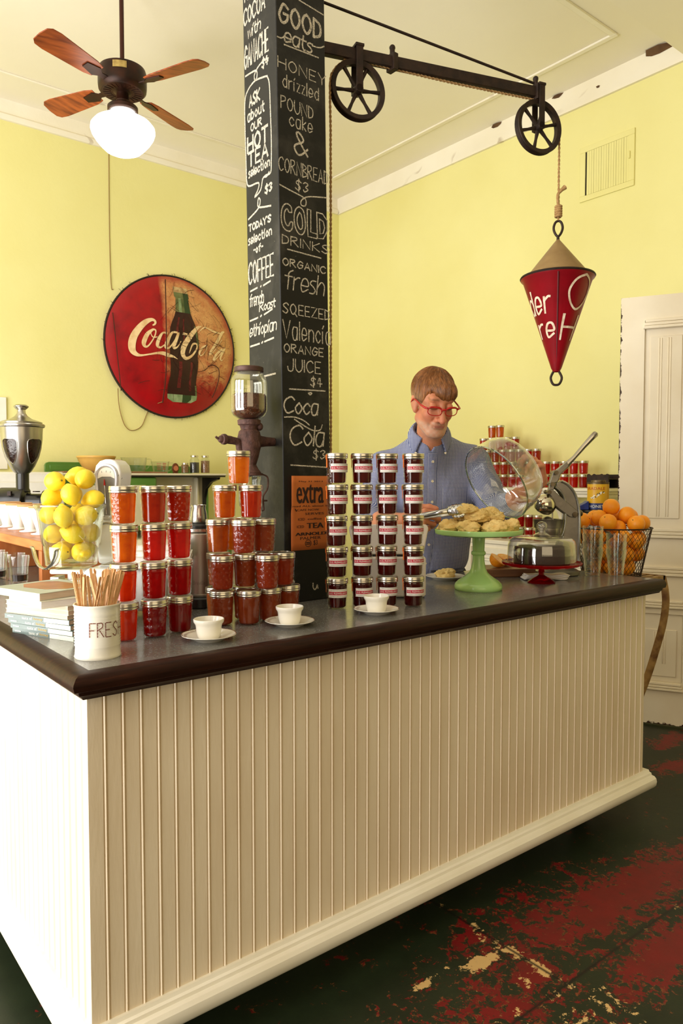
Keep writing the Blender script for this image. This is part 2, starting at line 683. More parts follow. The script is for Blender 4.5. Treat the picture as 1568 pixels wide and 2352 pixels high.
# cornices and the flat moulding frame on the ceiling
c = MB()
c.prism([(WX, 4.095), (WX - .022, 4.095), (WX - .022, 4.115), (WX - .03, 4.13), (WX - .03, CZ), (WX, CZ)], -3, WY, ax='y')
struct('trim_1', c, M['cornice'])
c = MB()
c.prism([(WY, 4.095), (WY - .022, 4.095), (WY - .03, 4.105), (WY - .03, 4.135), (WY - .015, 4.15), (WY - .015, CZ), (WY, CZ)], -3, WX - .03, ax='x')
struct('trim_2', c, M['cornice'])
c = MB()
for x0, x1, y0, y1 in ((4.43, 4.47, 2.72, 5.70), (-1, 4.43, 2.72, 2.76), (-1, 4.43, 5.66, 5.70)):
    c.span(x0, x1, y0, y1, CZ - .014, CZ)
struct('trim_3', c, M['cornice'], bevel=.004)
struct('trim_4', MB().span(-3, WX - .03, 1.4, 2.458, 4.12, CZ), M['ceiling'])      # boxed beam
# peeled flakes of the right-hand cornice
fl = MB()
fr = random.Random(3)
for y, z, s_ in ((2.64, 4.225, .085), (3.42, 4.24, .035), (4.0, 4.238, .04), (3.08, 4.17, .016)):
    vs = []
    for k in range(7):
        a = 2 * PI * k / 7
        q = s_ * fr.uniform(.5, 1.1)
        vs.append((WX - .031 - (.02 * s_ / .05 if k in (1, 2) else .001), y + 1.5 * q * math.cos(a), min(CZ - .004, z + .5 * q * math.sin(a))))
    fl.add(vs, [tuple(range(7))])
struct('trim_5', fl, mat('bare_plaster', (104, 76, 48), .9, 0, (84, 58, 36), 12), smooth=0)

# ------------------------------------------------------------------ wall vent
v_ = thing('wall_vent', 'yellow painted wall vent with vertical slats high on the right wall', 'vent', (WX, 3.02, 3.6))
b = MB()
for y0, y1, z0, z1 in ((-.215, .215, .155, .195), (-.215, .215, -.195, -.155), (-.215, -.17, -.155, .155), (.17, .215, -.155, .155)):
    b.span(-.012, 0, y0, y1, z0, z1)
b.build('frame', M['wall'], v_, bevel=.003)
b = MB()
vr = random.Random(5)
for k in range(17):
    y = -.17 + .332 * (k + .5) / 17
    b.box((-.008, y - .004, 0), (.003, .0188 - .001 * (k % 3), .308), rot(0, 0, vr.uniform(-.1, .25)) if False else None)
b.build('slats', M['wall'], v_)
b = MB().span(-.004, -.001, -.17, .17, -.155, .155)
b.build('shade_backing', M['dark'], v_)  # near-black sheet stands in for the shade behind the slats
MB().box((-.017, -.18, 0.02), (.012, .012, .05)).build('lever', M['wall'], v_, bevel=.003)

# ------------------------------------------------------------------ open door at the right
def m_door():
    t = NT('chipped_cream_paint')
    v = t.coord('Object')
    c = t.ramp(t.noise(v, 3, 4), [(.3, lin((238, 228, 206))), (.7, lin((228, 214, 186)))])
    s = t.n('SeparateXYZ')
    t.l(v, s.inputs[0])
    e = t.math('MINIMUM', s.outputs[0], t.math('SUBTRACT', 2.385, s.outputs[2]))
    e = t.math('MINIMUM', e, t.math('MULTIPLY', s.outputs[2], .6))
    k = t.math('ADD', t.math('MULTIPLY', e, -30), t.math('MULTIPLY', t.noise(v, 16, 6, .75), 2.2))
    c = t.mix(t.ramp(k, [(.96, (0, 0, 0)), (1.03, (1, 1, 1))]), c, lin((58, 34, 20)))
    c = t.mix(t.ramp(t.noise(t.coord('Object', (6, 6, 1.2)), 5, 6, .7), [(.765, (0, 0, 0)), (.78, (1, 1, 1))]), c, lin((88, 54, 32)))
    return t.done(t.principled(c, .45, 0, .35, normal=t.bump(t.noise(t.coord('Object', (5, 5, 1)), 12, 4), .15, .004)))


md = m_door()
dr = bpy.data.objects.new('door_1', None)
COL.objects.link(dr)
dr['kind'] = 'structure'
dr.location = (3.83, 2.289, .012)
dr.rotation_euler = (0, 0, math.atan2(-.891, .454))
T = .045
DW = .8
b = MB()
xs = ((0, .125), (.345, .455), (.675, .8))
for x0, x1 in xs:
    b.span(x0, x1, 0, T, 0, 2.373)
for z0, z1 in ((0, .24), (.62, 1.06), (2.24, 2.373)):
    for x0, x1 in ((.125, .345), (.455, .675)):
        b.span(x0, x1, 0, T, z0, z1)
b.build('door_frame', md, dr)
for x0 in (.125, .455):
    for z0, z1 in ((1.06, 2.24), (.24, .62)):
        p = MB()
        p.span(x0, x0 + .22, .012, .034, z0, z1)
        p.span(x0 + .03, x0 + .19, .006, .013, z0 + (.09 if z1 > 1 else .03), z1 - .09)
        for k in range(4):
            xx = x0 + .075 + k * .012 + (.022 if k > 1 else 0)
            p.tube([(xx, .006, z0 + .1), (xx, .006, z1 - .1)], .004, 6)
        p.build('door_panel', md, dr, bevel=.002)
    q = MB()
    for z, s_ in ((2.2, 1), (1.05, 1), (.2, .8), (.66, .8), (.84, 1)):
        for i, (dz, dy) in enumerate(((0, -.016), (.018, -.012), (.036, -.008))):
            q.box((x0 + .11, dy / 2, z + dz * s_), (.235 - .01 * i, abs(dy) + .004, .016 * s_))
    q.build('moulding', md, dr, bevel=.003)

# ------------------------------------------------------------------ counter cabinet
M['board'] = mat('painted_beadboard', (233, 217, 190), .42, 0, (224, 205, 175), 4, (3, 3, .6), bump=.12, bscale=40)
PX, PY, PB, PT = .557, 1.57, .165, .925       # panel planes, bottom, top


def bead_profile(a0, a1, pitch=.042):
    """(along, out) outline of tongue-and-groove beadboard between a0 and a1"""
    pts = [(a0, 0)]
    a = a0 + pitch
    while a < a1 - .01:
        pts += [(a - .0095, 0), (a - .0075, -.0032), (a - .006, -.0005), (a - .0035, .0016), (a - .001, -.0005), (a + .0005, -.0038), (a + .0022, 0)]
        a += pitch
    pts.append((a1, 0))
    return pts


def board_wall(front, a0, a1):
    b = MB()
    vs, fs = [], []
    for a, o in bead_profile(a0, a1):
        for z in (PB - .03, PT):
            vs.append((a, PY - o, z) if front else (PX - o, a, z))
    for k in range(len(vs) // 2 - 1):
        fs.append((2 * k, 2 * k + 2, 2 * k + 3, 2 * k + 1))
    return b.add(vs, fs)


cab = thing('counter_cabinet', 'long cream beadboard counter cabinet with white moulded base, raised off the floor', 'counter', (0, 0, 0))
b = board_wall(True, PX, 2.845)
b.span(PX + .002, 2.843, PY + .006, PY + .02, PB - .03, PT)
b.build('front_panel', M['board'], cab, smooth=25)
b = board_wall(False, PY, 4.88)
b.span(PX + .006, PX + .02, PY + .002, 4.88, PB - .03, PT)
b.build('side_panel', M['board'], cab, smooth=25)
b = MB()
b.span(2.82, 2.844, PY + .02, 2.13, PB - .03, PT)           # right end
b.span(1.42, 2.82, 2.11, 2.13, PB - .03, PT)                # back of the front run
b.span(1.40, 1.42, 2.11, 4.88, PB - .03, PT)
b.span(PX + .02, 1.40, PY + .02, 4.88, PB - .03, PB)         # bottoms
b.span(1.40, 2.82, PY + .02, 2.11, PB - .03, PB)
b.build('carcass', M['board'], cab)


def l_sweep(b, prof, x_end, y_end):
    """profile of (inset, z) swept round the outer L of the counter: left side, mitred corner, front"""
    n = len(prof)
    vs = [(xl, y_end, z) for xl, yf, z in prof] + [(xl, yf, z) for xl, yf, z in prof] + [(x_end, yf, z) for xl, yf, z in prof]
    fs = []
    for s_ in (0, 1):
        for k in range(n):
            k2 = (k + 1) % n
            fs.append((s_ * n + k, s_ * n + k2, (s_ + 1) * n + k2, (s_ + 1) * n + k))
    fs += [tuple(range(n)), tuple(2 * n + k for k in range(n - 1, -1, -1))]
    return b.add(vs, fs)


prof = [(.0, .178), (-.008, .178), (-.012, .170), (-.020, .168), (-.022, .160), (-.034, .158), (-.042, .150), (-.045, .138), (-.042, .122), (-.034, .112), (-.02, .108), (.02, .108), (.02, .178)]
b = MB()
l_sweep(b, [(PX + d, PY + d, z) for d, z in prof], 2.88, 4.88)
b.build('base_moulding', mat('gloss_cream', (240, 234, 218), .3, 0, (232, 224, 204), 5), cab, smooth=30)
for x, y in ((2.62, 1.72), (2.62, 2.0), (.75, 1.72), (.75, 4.0), (1.7, 1.72)):
    k = MB()
    k.box((x, y, .12), (.09, .07, .03))
    k.lathe([(0, -.015), (.042, -.015), (.048, -.008), (.048, .008), (.042, .015), (0, .015)], 20, M=Matrix.Translation((x, y, .05)) @ rot(PI / 2))
    k.span(x - .02, x + .02, y - .022, y - .016, .04, .11)
    k.span(x - .02, x + .02, y + .016, y + .022, .04, .11)
    k.build('caster', M['black'], cab)

# ------------------------------------------------------------------ worktop
def m_zinc():
    t = NT('speckled_zinc')
    v = t.coord('Object')
    c = t.ramp(t.noise(v, 6, 6, .7), [(.3, lin((96, 94, 90))), (.7, lin((114, 112, 108)))])
    c = t.mix(t.ramp(t.noise(v, 190, 2, .6), [(.62, (0, 0, 0)), (.68, (.6, .6, .6))]), c, lin((168, 166, 160)))
    r = t.ramp(t.noise(v, 20, 5, .7), [(.3, (.15, .15, .15)), (.7, (.26, .26, .26))])
    return t.done(t.principled(c, r, 0, .75, normal=t.bump(t.noise(v, 60, 3), .05, .002)))


def m_darkwood():
    t = NT('dark_stained_wood')
    v = t.coord('Object')
    g = t.noise(t.coord('Object', (2, 26, 26)), 3, 6, .65)
    c = t.ramp(g, [(.3, lin((26, 14, 10))), (.6, lin((48, 24, 15))), (.8, lin((74, 38, 22)))])
    return t.done(t.principled(c, .42, 0, .16, normal=t.bump(g, .08, .003)))


wt = thing('worktop', 'grey speckled metal worktop with dark wood edge on the beadboard counter', 'worktop', (0, 0, 0))
b = MB()
b.prism([(.553, 1.546), (2.865, 1.546), (2.865, 2.2), (1.45, 2.2), (1.45, 4.9), (.553, 4.9)], .945, HC)
b.build('slab', m_zinc(), wt)
XE, YE = .504, 1.498
prof = [(.05, HC), (.018, HC + .001), (.008, HC - .004), (.001, HC - .014), (.0, HC - .02), (.004, HC - .032), (.016, HC - .036), (.018, HC - .044), (.026, HC - .05), (.030, HC - .056), (.044, HC - .06), (.05, HC - .06)]
b = MB()
l_sweep(b, [(XE + d, YE + d, z) for d, z in prof], 2.875, 4.9)
b.build('wood_edge', m_darkwood(), wt, smooth=30)

# ------------------------------------------------------------------ chalkboard pillar
def m_chalkboard():
    t = NT('chalkboard_paint')
    v = t.coord('Object')
    c = t.ramp(t.noise(v, 3, 4, .6), [(.3, lin((15, 14, 13))), (.7, lin((21, 20, 19)))])
    sm = t.noise(t.coord('Object', (1.2, 1.2, 1)), 5, 5, .7)
    c = t.mix(t.ramp(sm, [(.5, (0, 0, 0)), (.8, (.16, .16, .16))]), c, lin((150, 142, 130)))
    c = t.mix(t.ramp(t.noise(v, 80, 3, .7), [(.73, (0, 0, 0)), (.76, (.5, .5, .5))]), c, lin((170, 160, 146)))
    return t.done(t.principled(c, .5, 0, .4, normal=t.bump(t.noise(v, 30, 3), .06, .003)))


def m_chalk():
    t = NT('chalk')
    v = t.coord('Object')
    c = t.ramp(t.noise(v, 420, 3, .75), [(.34, lin((40, 37, 34))), (.56, lin((214, 204, 184))), (.85, lin((238, 230, 212)))])
    return t.done(t.principled(c, .95, 0, .1))


LEAN = -.0155


def lean(z):
    return LEAN * (z - HC)


pil = thing('pillar', 'tall square black chalkboard pillar covered in handwritten menu, rising from the worktop', 'pillar', (0, 0, 0))
x0, x1, y0, y1 = 1.352, 1.543, 1.978, 2.172
b = MB()
vs = []
for z in (HC, CZ):
    d = lean(z)
    vs += [(x0 + d, y0, z), (x1 + d, y0, z), (x1 + d, y1, z), (x0 + d, y1, z)]
b.add(vs, [(0, 1, 2, 3), (7, 6, 5, 4)] + [(k, (k + 1) % 4, 4 + (k + 1) % 4, 4 + k) for k in range(4)])
b.build('post', m_chalkboard(), pil, bevel=.003)
mk = m_chalk()
f_front = lambda u, v, h: (u, y0 - .0003 - h, v)
f_left = lambda u, v, h: (x0 + lean(v) - .0003 - h, y0 + (u - y0) * .194 / (.194 + .0245 * max(0, v - 1.38)), v)
FRONT = [('GOOD',1.331,1.501,2.803,0.066,0.0115),('eats',1.352,1.467,2.75,0.048,0.0072),('HONEY',1.328,1.519,2.665,0.036,0.0046),('drizzled',1.346,1.49,2.61,0.043,0.0046),('POUND',1.339,1.467,2.543,0.041,0.0046),('cake',1.371,1.465,2.498,0.044,0.0049),('&',1.389,1.447,2.417,0.073,0.0086),('CORNBREAD',1.33,1.527,2.349,0.046,0.0046),('$3',1.393,1.447,2.304,0.034,0.0052),('DRINKS',1.342,1.531,2.124,0.031,0.0049),('ORGANIC',1.344,1.518,2.057,0.026,0.0052),('fresh',1.352,1.514,1.984,0.066,0.0058),('SQEEZED',1.343,1.534,1.907,0.036,0.0052),('Valencia',1.343,1.538,1.827,0.062,0.0055),('ORANGE',1.348,1.508,1.784,0.03,0.0052),('JUICE',1.361,1.497,1.726,0.042,0.0052),('$4',1.452,1.503,1.684,0.031,0.0052),('Coca',1.346,1.488,1.589,0.058,0.0072),('Cola',1.369,1.513,1.487,0.07,0.0072),('$3',1.461,1.515,1.445,0.032,0.0052)]
LEFT = [('HOT',2.197,2.106,2.942,0.073,0.0083),('COCOA',2.206,2.047,2.869,0.057,0.0099),('with',2.174,2.078,2.819,0.04,0.0074),('GANACHE',2.202,2.028,2.731,0.077,0.0099),('$4',2.079,2.031,2.692,0.032,0.0083),('ASK',2.17,2.09,2.6,0.043,0.0099),('about',2.182,2.061,2.557,0.038,0.0083),('OUR',2.16,2.08,2.52,0.028,0.0074),('HOT',2.186,2.039,2.457,0.056,0.0132),('TEA',2.181,2.04,2.409,0.053,0.0124),('selection',2.178,2.03,2.377,0.032,0.0074),('$3',2.069,2.018,2.297,0.03,0.0083),("TODAY'S",2.18,2.027,2.202,0.027,0.0083),('selection',2.183,2.024,2.16,0.032,0.0074),('-of-',2.148,2.081,2.124,0.029,0.0074),('COFFEE',2.185,2.015,2.029,0.076,0.0099),('french',2.177,2.08,1.955,0.044,0.0066),('Roast',2.114,2.006,1.93,0.031,0.0066),('ethiopian',2.178,2.002,1.856,0.042,0.0066)]
FRONT_LINES = [[(1.411,2.9),(1.508,2.891)],[(1.354,2.742),(1.488,2.748)],[(1.328,2.757),(1.343,2.758),(1.357,2.769)],[(1.463,2.777),(1.492,2.781),(1.511,2.792)],[(1.335,2.306),(1.379,2.297),(1.422,2.289),(1.437,2.28),(1.434,2.263),(1.419,2.261),(1.417,2.273),(1.431,2.287),(1.453,2.296),(1.484,2.302),(1.52,2.308)],[(1.364,2.111),(1.497,2.107)],[(1.37,1.669),(1.514,1.673)],[(1.445,1.661),(1.452,1.656),(1.459,1.662),(1.452,1.663),(1.445,1.661)],[(1.374,1.425),(1.518,1.419)],[(1.463,1.033),(1.463,1.02),(1.469,1.011),(1.476,1.015),(1.48,1.026),(1.483,1.014)],[(1.35,1.578),(1.389,1.58),(1.425,1.571),(1.449,1.557)],[(1.389,1.573),(1.429,1.553),(1.465,1.54),(1.493,1.543),(1.502,1.56)]]
LEFT_LINES = [[(2.193,2.711),(2.125,2.705),(2.11,2.694),(2.113,2.678),(2.125,2.675),(2.129,2.692),(2.106,2.707),(2.068,2.714),(2.032,2.71)],[(2.042,2.659),(2.069,2.665),(2.125,2.673),(2.173,2.662),(2.198,2.633),(2.199,2.551),(2.195,2.473),(2.191,2.382)],[(2.042,2.659),(2.028,2.631),(2.024,2.562),(2.02,2.463),(2.022,2.39),(2.028,2.356),(2.062,2.356),(2.081,2.35)],[(2.193,2.41),(2.189,2.37),(2.172,2.352),(2.109,2.346),(2.111,2.326),(2.135,2.307),(2.095,2.319),(2.078,2.352),(2.053,2.351),(2.037,2.361)],[(2.18,2.246),(2.114,2.264),(2.098,2.285),(2.107,2.297),(2.114,2.284),(2.105,2.267),(2.029,2.253)],[(2.17,2.008),(2.124,2.012)],[(2.083,2.012),(2.039,2.018)],[(2.102,2.011),(2.098,2.013)],[(2.174,1.911),(2.122,1.914)],[(2.08,1.918),(2.029,1.927)],[(2.104,1.915),(2.098,1.918)],[(2.172,1.826),(2.113,1.828)],[(2.08,1.83),(2.023,1.835)],[(2.098,1.828),(2.092,1.831)],[(2.084,1.718),(2.015,1.72)]]
COLD = [[(1.381,2.23),(1.378,2.247),(1.361,2.253),(1.346,2.24),(1.34,2.214),(1.343,2.186),(1.355,2.171),(1.373,2.169),(1.383,2.182),(1.384,2.199),(1.374,2.197),(1.368,2.185),(1.358,2.189),(1.352,2.207),(1.354,2.227),(1.363,2.237),(1.37,2.228),(1.381,2.23)],[(1.409,2.254),(1.396,2.243),(1.39,2.218),(1.394,2.187),(1.409,2.168),(1.425,2.171),(1.434,2.193),(1.432,2.224),(1.425,2.247),(1.409,2.254)],[(1.411,2.236),(1.402,2.218),(1.403,2.198),(1.412,2.184),(1.422,2.19),(1.422,2.215),(1.417,2.231),(1.411,2.236)],[(1.442,2.254),(1.442,2.207),(1.445,2.167),(1.481,2.167),(1.481,2.182),(1.456,2.183),(1.456,2.254),(1.442,2.254)],[(1.48,2.252),(1.483,2.168),(1.507,2.172),(1.526,2.204),(1.523,2.234),(1.504,2.252),(1.48,2.252)],[(1.491,2.233),(1.494,2.185),(1.507,2.19),(1.513,2.209),(1.507,2.228),(1.491,2.233)]]
SCRIPT = ('eats', 'fresh', 'Coca', 'Cola', 'french', 'Roast', 'ethiopian', 'with')


def write(b, t, u0, u1, z0, h, w, fn):
    for st in lettering(t, .16 if t in SCRIPT else .0, t in SCRIPT):
        b.ribbon([(u0 + (u1 - u0) * p[0], z0 + h * p[1]) for p in st], w, fn)


for side, words, lines, fn in (('front', FRONT, FRONT_LINES, f_front), ('left', LEFT, LEFT_LINES, f_left)):
    for t, u0, u1, z0, h, w in words:
        b = MB()
        if side == 'left' and not t == 'HOT' or side == 'front':
            pass
        w *= .74
        write(b, t, u0 + w / 2 * (1 if u1 > u0 else -1), u1 - w / 2 * (1 if u1 > u0 else -1), z0 + w / 2, h - w, w, fn)
        b.build('chalk_lettering', mk, pil, smooth=0)
    b = MB()
    for L in lines:
        P = [p[:2] for p in catmull([(p[0], p[1], 0) for p in L], 5)] if len(L) > 2 else L
        b.ribbon(P, .0042 if side == 'front' else .006, fn)
    if side == 'front':
        for L in COLD:
            b.ribbon([p[:2] for p in catmull([(p[0], p[1], 0) for p in L], 3)] if len(L) not in (6, 7, 8) or L is COLD[2] else L, .0042, fn)
    b.build('chalk_flourish', mk, pil, smooth=0)

# printed poster stuck on the pillar
ps = thing('poster', 'orange printed drinks poster fixed low on the chalkboard pillar', 'poster', (1.4505, y0 - .0022, 1.268))
PW, PH = .158, .244
b = MB()
n = 10
vs, fs = [], []
for j in range(n + 1):
    for i in range(n + 1):
        u, v = i / n - .5, j / n - .5
        cu = .006 * max(0, (abs(u) - .3) / .2) ** 2 * (1 if v > 0 else .4)
        vs.append((u * PW, -.0004 - cu, v * PH))
for j in range(n):
    for i in range(n):
        q = j * (n + 1) + i
        fs.append((q, q + 1, q + n + 2, q + n + 1))
b.add(vs, fs)
o = b.build('sheet', mat('orange_paper', (196, 110, 48), .75, 0, (184, 98, 42), 5), ps)
sd = o.modifiers.new('thickness', 'SOLIDIFY')
sd.thickness = .0004
sd.offset = 1
ink = mat('poster_ink', (48, 24, 16), .7)
b = MB()


def f_ps(u, v, h):
    # u 0..340, v 0..675 measured down the sheet
    x, z = (u / 340 - .5) * PW, (.5 - v / 675) * PH
    cu = .006 * max(0, (abs(x / PW) - .3) / .2) ** 2 * (1 if z > 0 else .4)
    return (x, -.0012 - cu - h, z)


for t, a0, a1, c0, c1 in (('May 31 2013', 70, 280, 60, 44), ('extra', 50, 285, 250, 75), ('read ALL about it', 8, 325, 282, 266), ('CAFE NOW', 52, 245, 318, 300),
                          ('SERVES', 122, 290, 355, 334), ('ICED', 62, 120, 405, 382), ('coffee', 145, 270, 402, 384), ('ICED', 52, 112, 472, 448),
                          ('TEA', 140, 285, 478, 430), ('ARNOLD', 40, 310, 542, 514), ('PALMER', 80, 262, 580, 554), ('$3', 196, 232, 640, 590)):
    bold = 3.2 if t in ('extra', 'TEA', 'ARNOLD') else .9
    for dx in ((-bold, 0, bold) if bold > 1 else (0, bold)):
        b.text(t, f_ps, a0 + dx, a1 + dx, c0, c1, .00002 * (dx + 4))
for a in range(0, 360, 12):
    pass
b.ribbon([(150 + 26 * math.cos(R(a)), 615 + 30 * math.sin(R(a))) for a in range(0, 361, 15)], 5, f_ps)
b.ribbon([(134, 607), (166, 607)], 9, f_ps)
b.ribbon([(134, 622), (166, 622)], 9, f_ps)
b.ribbon([(36, 300), (48, 318)], 9, f_ps)
b.build('print', ink, ps, smooth=0)

# ------------------------------------------------------------------ round soda sign on the left wall
SR = .612
sgn = thing('advertising_sign', 'big round weathered red soda sign with a bottle, hung on the yellow wall', 'sign', (2.955, WY, 2.537))
DEPTH = .085


def dome(x, z, h=0.0):
    q = min(1.0, math.hypot(x, z) / SR)
    return (x, -(.025 + DEPTH * (1 - q ** 2.6)) - h, z)


def m_sign():
    t = NT('worn_red_enamel')
    v = t.coord('Object')
    s = t.n('SeparateXYZ')
    t.l(v, s.inputs[0])
    x, z = s.outputs[0], s.outputs[2]
    red = t.ramp(t.noise(v, 5, 6, .65), [(.25, lin((176, 6, 20))), (.55, lin((150, 8, 18))), (.8, lin((92, 8, 14)))])
    side = t.math('MULTIPLY', t.math('ADD', x, .16), 14)
    side = t.math('MINIMUM', t.math('MAXIMUM', side, 0), 1)
    lowz = t.math('MINIMUM', t.math('MAXIMUM', t.math('MULTIPLY', t.math('ADD', z, .42), 4), 0), 1)
    pale = t.math('MULTIPLY', side, lowz)
    n1 = t.noise(v, 6.5, 8, .74, 1.2)
    k = t.math('MULTIPLY', pale, t.math('ADD', t.math('MULTIPLY', n1, 2.6), -.62))
    k = t.math('MULTIPLY', k, t.math('ADD', .55, t.math('MULTIPLY', x, 1.1)))
    k = t.math('ADD', k, t.math('MULTIPLY', t.math('MULTIPLY', pale, z), .5))
    c = t.mix(t.ramp(k, [(.12, (0, 0, 0)), (.5, (.9, .9, .9))]), red, t.ramp(t.noise(v, 9, 6, .7), [(.3, lin((226, 178, 116))), (.7, lin((196, 120, 72)))]))
    w = t.n('TexVoronoi', feature='DISTANCE_TO_EDGE')
    w.inputs['Scale'].default_value = 13
    dv = t.n('VectorMath', operation='ADD')
    nz = t.n('TexNoise')
    nz.inputs['Scale'].default_value = 6
    t.l(v, nz.inputs['Vector'])
    t.l(v, dv.inputs[0])
    t.l(nz.outputs['Color'], dv.inputs[1])
    t.l(dv.outputs[0], w.inputs['Vector'])
    cr = t.ramp(w.outputs[0], [(.006, (1, 1, 1)), (.02, (0, 0, 0))])
    gate = t.ramp(t.math('MULTIPLY', t.noise(v, 3.5, 3), t.math('ADD', .45, side)), [(.45, (0, 0, 0)), (.75, (.8, .8, .8))])
    c = t.mix(t.mix(1.0, cr, gate, 'MULTIPLY'), c, lin((72, 22, 14)))
    rim = t.math('SUBTRACT', t.math('SQRT', t.math('ADD', t.math('MULTIPLY', x, x), t.math('MULTIPLY', z, z))), .5)
    c = t.mix(t.ramp(t.math('ADD', t.math('MULTIPLY', rim, 5), t.math('MULTIPLY', t.noise(v, 8, 5), .5)), [(.42, (0, 0, 0)), (.72, (.75, .75, .75))]), c, lin((160, 30, 34)))
    return t.done(t.principled(c, .32, 0, .5, normal=t.bump(t.noise(v, 16, 4), .12, .01)))


b = MB()
prof = []
vs, fs = [dome(0, 0)], []
NR, NA = 16, 64
for j in range(1, NR + 1):
    for k in range(NA):
        a = 2 * PI * k / NA
        r_ = SR * j / NR
        vs.append(dome(r_ * math.cos(a), r_ * math.sin(a)))
for k in range(NA):
    k2 = (k + 1) % NA
    fs.append((0, 1 + k, 1 + k2))
    for j in range(NR - 1):
        fs.append((1 + j * NA + k, 1 + (j + 1) * NA + k, 1 + (j + 1) * NA + k2, 1 + j * NA + k2))
o = len(vs)
for k in range(NA):
    a = 2 * PI * k / NA
    vs.append((SR * math.cos(a), 0, SR * math.sin(a)))
for k in range(NA):
    k2 = (k + 1) % NA
    fs.append((1 + (NR - 1) * NA + k, o + k, o + k2, 1 + (NR - 1) * NA + k2))
fs.append(tuple(o + k for k in range(NA)))
b.add(vs, fs)
b.build('disc', m_sign(), sgn)
b = MB()
b.tube([(SR * 1.004 * math.cos(2 * PI * k / 90), -.022, SR * 1.004 * math.sin(2 * PI * k / 90)) for k in range(90)], .009, 6, closed=True)
fr = random.Random(12)
for k in range(120):
    a = fr.uniform(0, 2 * PI)
    p = Vector((SR * math.cos(a), -.02, SR * math.sin(a)))
    q = p + Vector((fr.uniform(-.02, .02) + .012 * math.cos(a), fr.uniform(-.02, 0), fr.uniform(-.02, .02) + .012 * math.sin(a)))
    b.tube([p, (p + q) / 2 + Vector((.004, 0, .003)), q], .0016, 4)
b.build('rope_rim', mat('black_cord', (44, 36, 24), .9), sgn, smooth=60)
SIGN_SCRIPT = [[(-0.221,0.151,0.0112),(-0.206,0.16,0.016),(-0.198,0.178,0.0192),(-0.209,0.194,0.0224),(-0.235,0.196,0.0288),(-0.277,0.175,0.0416),(-0.329,0.126,0.0512),(-0.381,0.05,0.0592),(-0.402,-0.021,0.0624),(-0.397,-0.076,0.0544),(-0.368,-0.106,0.0352),(-0.325,-0.113,0.0176),(-0.258,-0.099,0.0128),(-0.182,-0.081,0.02),(-0.129,-0.079,0.032),(-0.091,-0.089,0.0336),(-0.037,-0.098,0.016),(0.0,-0.115,0.0032)],[(-0.225,0.112,0.0176),(-0.27,0.071,0.0336),(-0.301,0.004,0.0384),(-0.298,-0.03,0.0272),(-0.272,-0.034,0.0144),(-0.234,0.012,0.0112),(-0.203,0.072,0.0112),(-0.199,0.111,0.0128),(-0.225,0.112,0.0176),(-0.241,0.082,0.008),(-0.222,0.049,0.0096),(-0.181,0.057,0.0064)],[(-0.096,0.096,0.0192),(-0.135,0.095,0.016),(-0.17,0.041,0.0288),(-0.185,-0.014,0.0288),(-0.159,-0.032,0.0144),(-0.117,-0.003,0.0096)],[(-0.003,0.114,0.016),(-0.05,0.105,0.0192),(-0.093,0.028,0.032),(-0.109,-0.023,0.0272),(-0.075,-0.023,0.0144),(-0.024,0.044,0.0112),(0.012,0.113,0.0192),(-0.016,0.037,0.0288),(-0.036,-0.019,0.0256),(-0.001,-0.011,0.0112),(0.034,0.043,0.0064)],[(0.056,0.111,0.0208),(0.09,0.109,0.0208)],[(0.239,0.198,0.008),(0.197,0.178,0.0288),(0.131,0.105,0.0432),(0.067,0.011,0.048),(0.05,-0.063,0.0416),(0.081,-0.1,0.0288),(0.138,-0.072,0.0192),(0.187,-0.005,0.0144),(0.186,0.035,0.0144),(0.147,0.027,0.016),(0.114,-0.049,0.0064)],[(0.29,0.039,0.0096),(0.244,0.009,0.0192),(0.215,-0.039,0.0208),(0.235,-0.059,0.0112),(0.277,-0.017,0.008),(0.294,0.029,0.008)],[(0.493,0.187,0.0128),(0.463,0.168,0.0272),(0.403,0.078,0.0304),(0.348,0.005,0.024),(0.318,-0.043,0.0128),(0.377,0.001,0.0064),(0.463,0.108,0.0064)],[(0.462,0.025,0.0176),(0.402,-0.026,0.0224),(0.364,-0.083,0.0192),(0.41,-0.055,0.0096),(0.501,0.044,0.0128),(0.444,-0.052,0.0224),(0.461,-0.077,0.008),(0.494,-0.043,0.0048)],[(0.204,0.136,0.004),(0.271,0.194,0.0128),(0.337,0.182,0.016),(0.387,0.17,0.0176),(0.455,0.167,0.008)]]
SIGN_BOTTLE = [(0.52,-0.016,0.124),(0.471,-0.011,0.127),(0.432,-0.008,0.131),(0.42,0.003,0.124),(0.364,-0.002,0.13),(0.296,-0.008,0.138),(0.256,-0.021,0.153),(0.206,-0.045,0.177),(0.148,-0.064,0.193),(0.075,-0.071,0.207),(0.019,-0.07,0.212),(-0.069,-0.068,0.198),(-0.127,-0.065,0.202),(-0.177,-0.061,0.203),(-0.251,-0.062,0.191),(-0.301,-0.07,0.187),(-0.36,-0.08,0.198),(-0.417,-0.083,0.207),(-0.455,-0.078,0.205),(-0.483,-0.026,0.15)]
BO = [(z, a, c) for z, a, c in SIGN_BOTTLE]
mc = [mat('bottle_cap_cream', (206, 178, 128), .5, 0, (150, 110, 70), 30), mat('bottle_glass_green', (120, 124, 78), .4, 0, (60, 78, 40), 9),
      mat('bottle_cola', (50, 8, 14), .3, 0, (32, 6, 10), 6), mat('bottle_glass_light', (160, 176, 132), .4, 0, (104, 130, 84), 14), mat('bottle_shine', (104, 10, 24), .35, 0, (76, 10, 20), 20),
      mat('bottle_deep_green', (44, 66, 34), .4)]


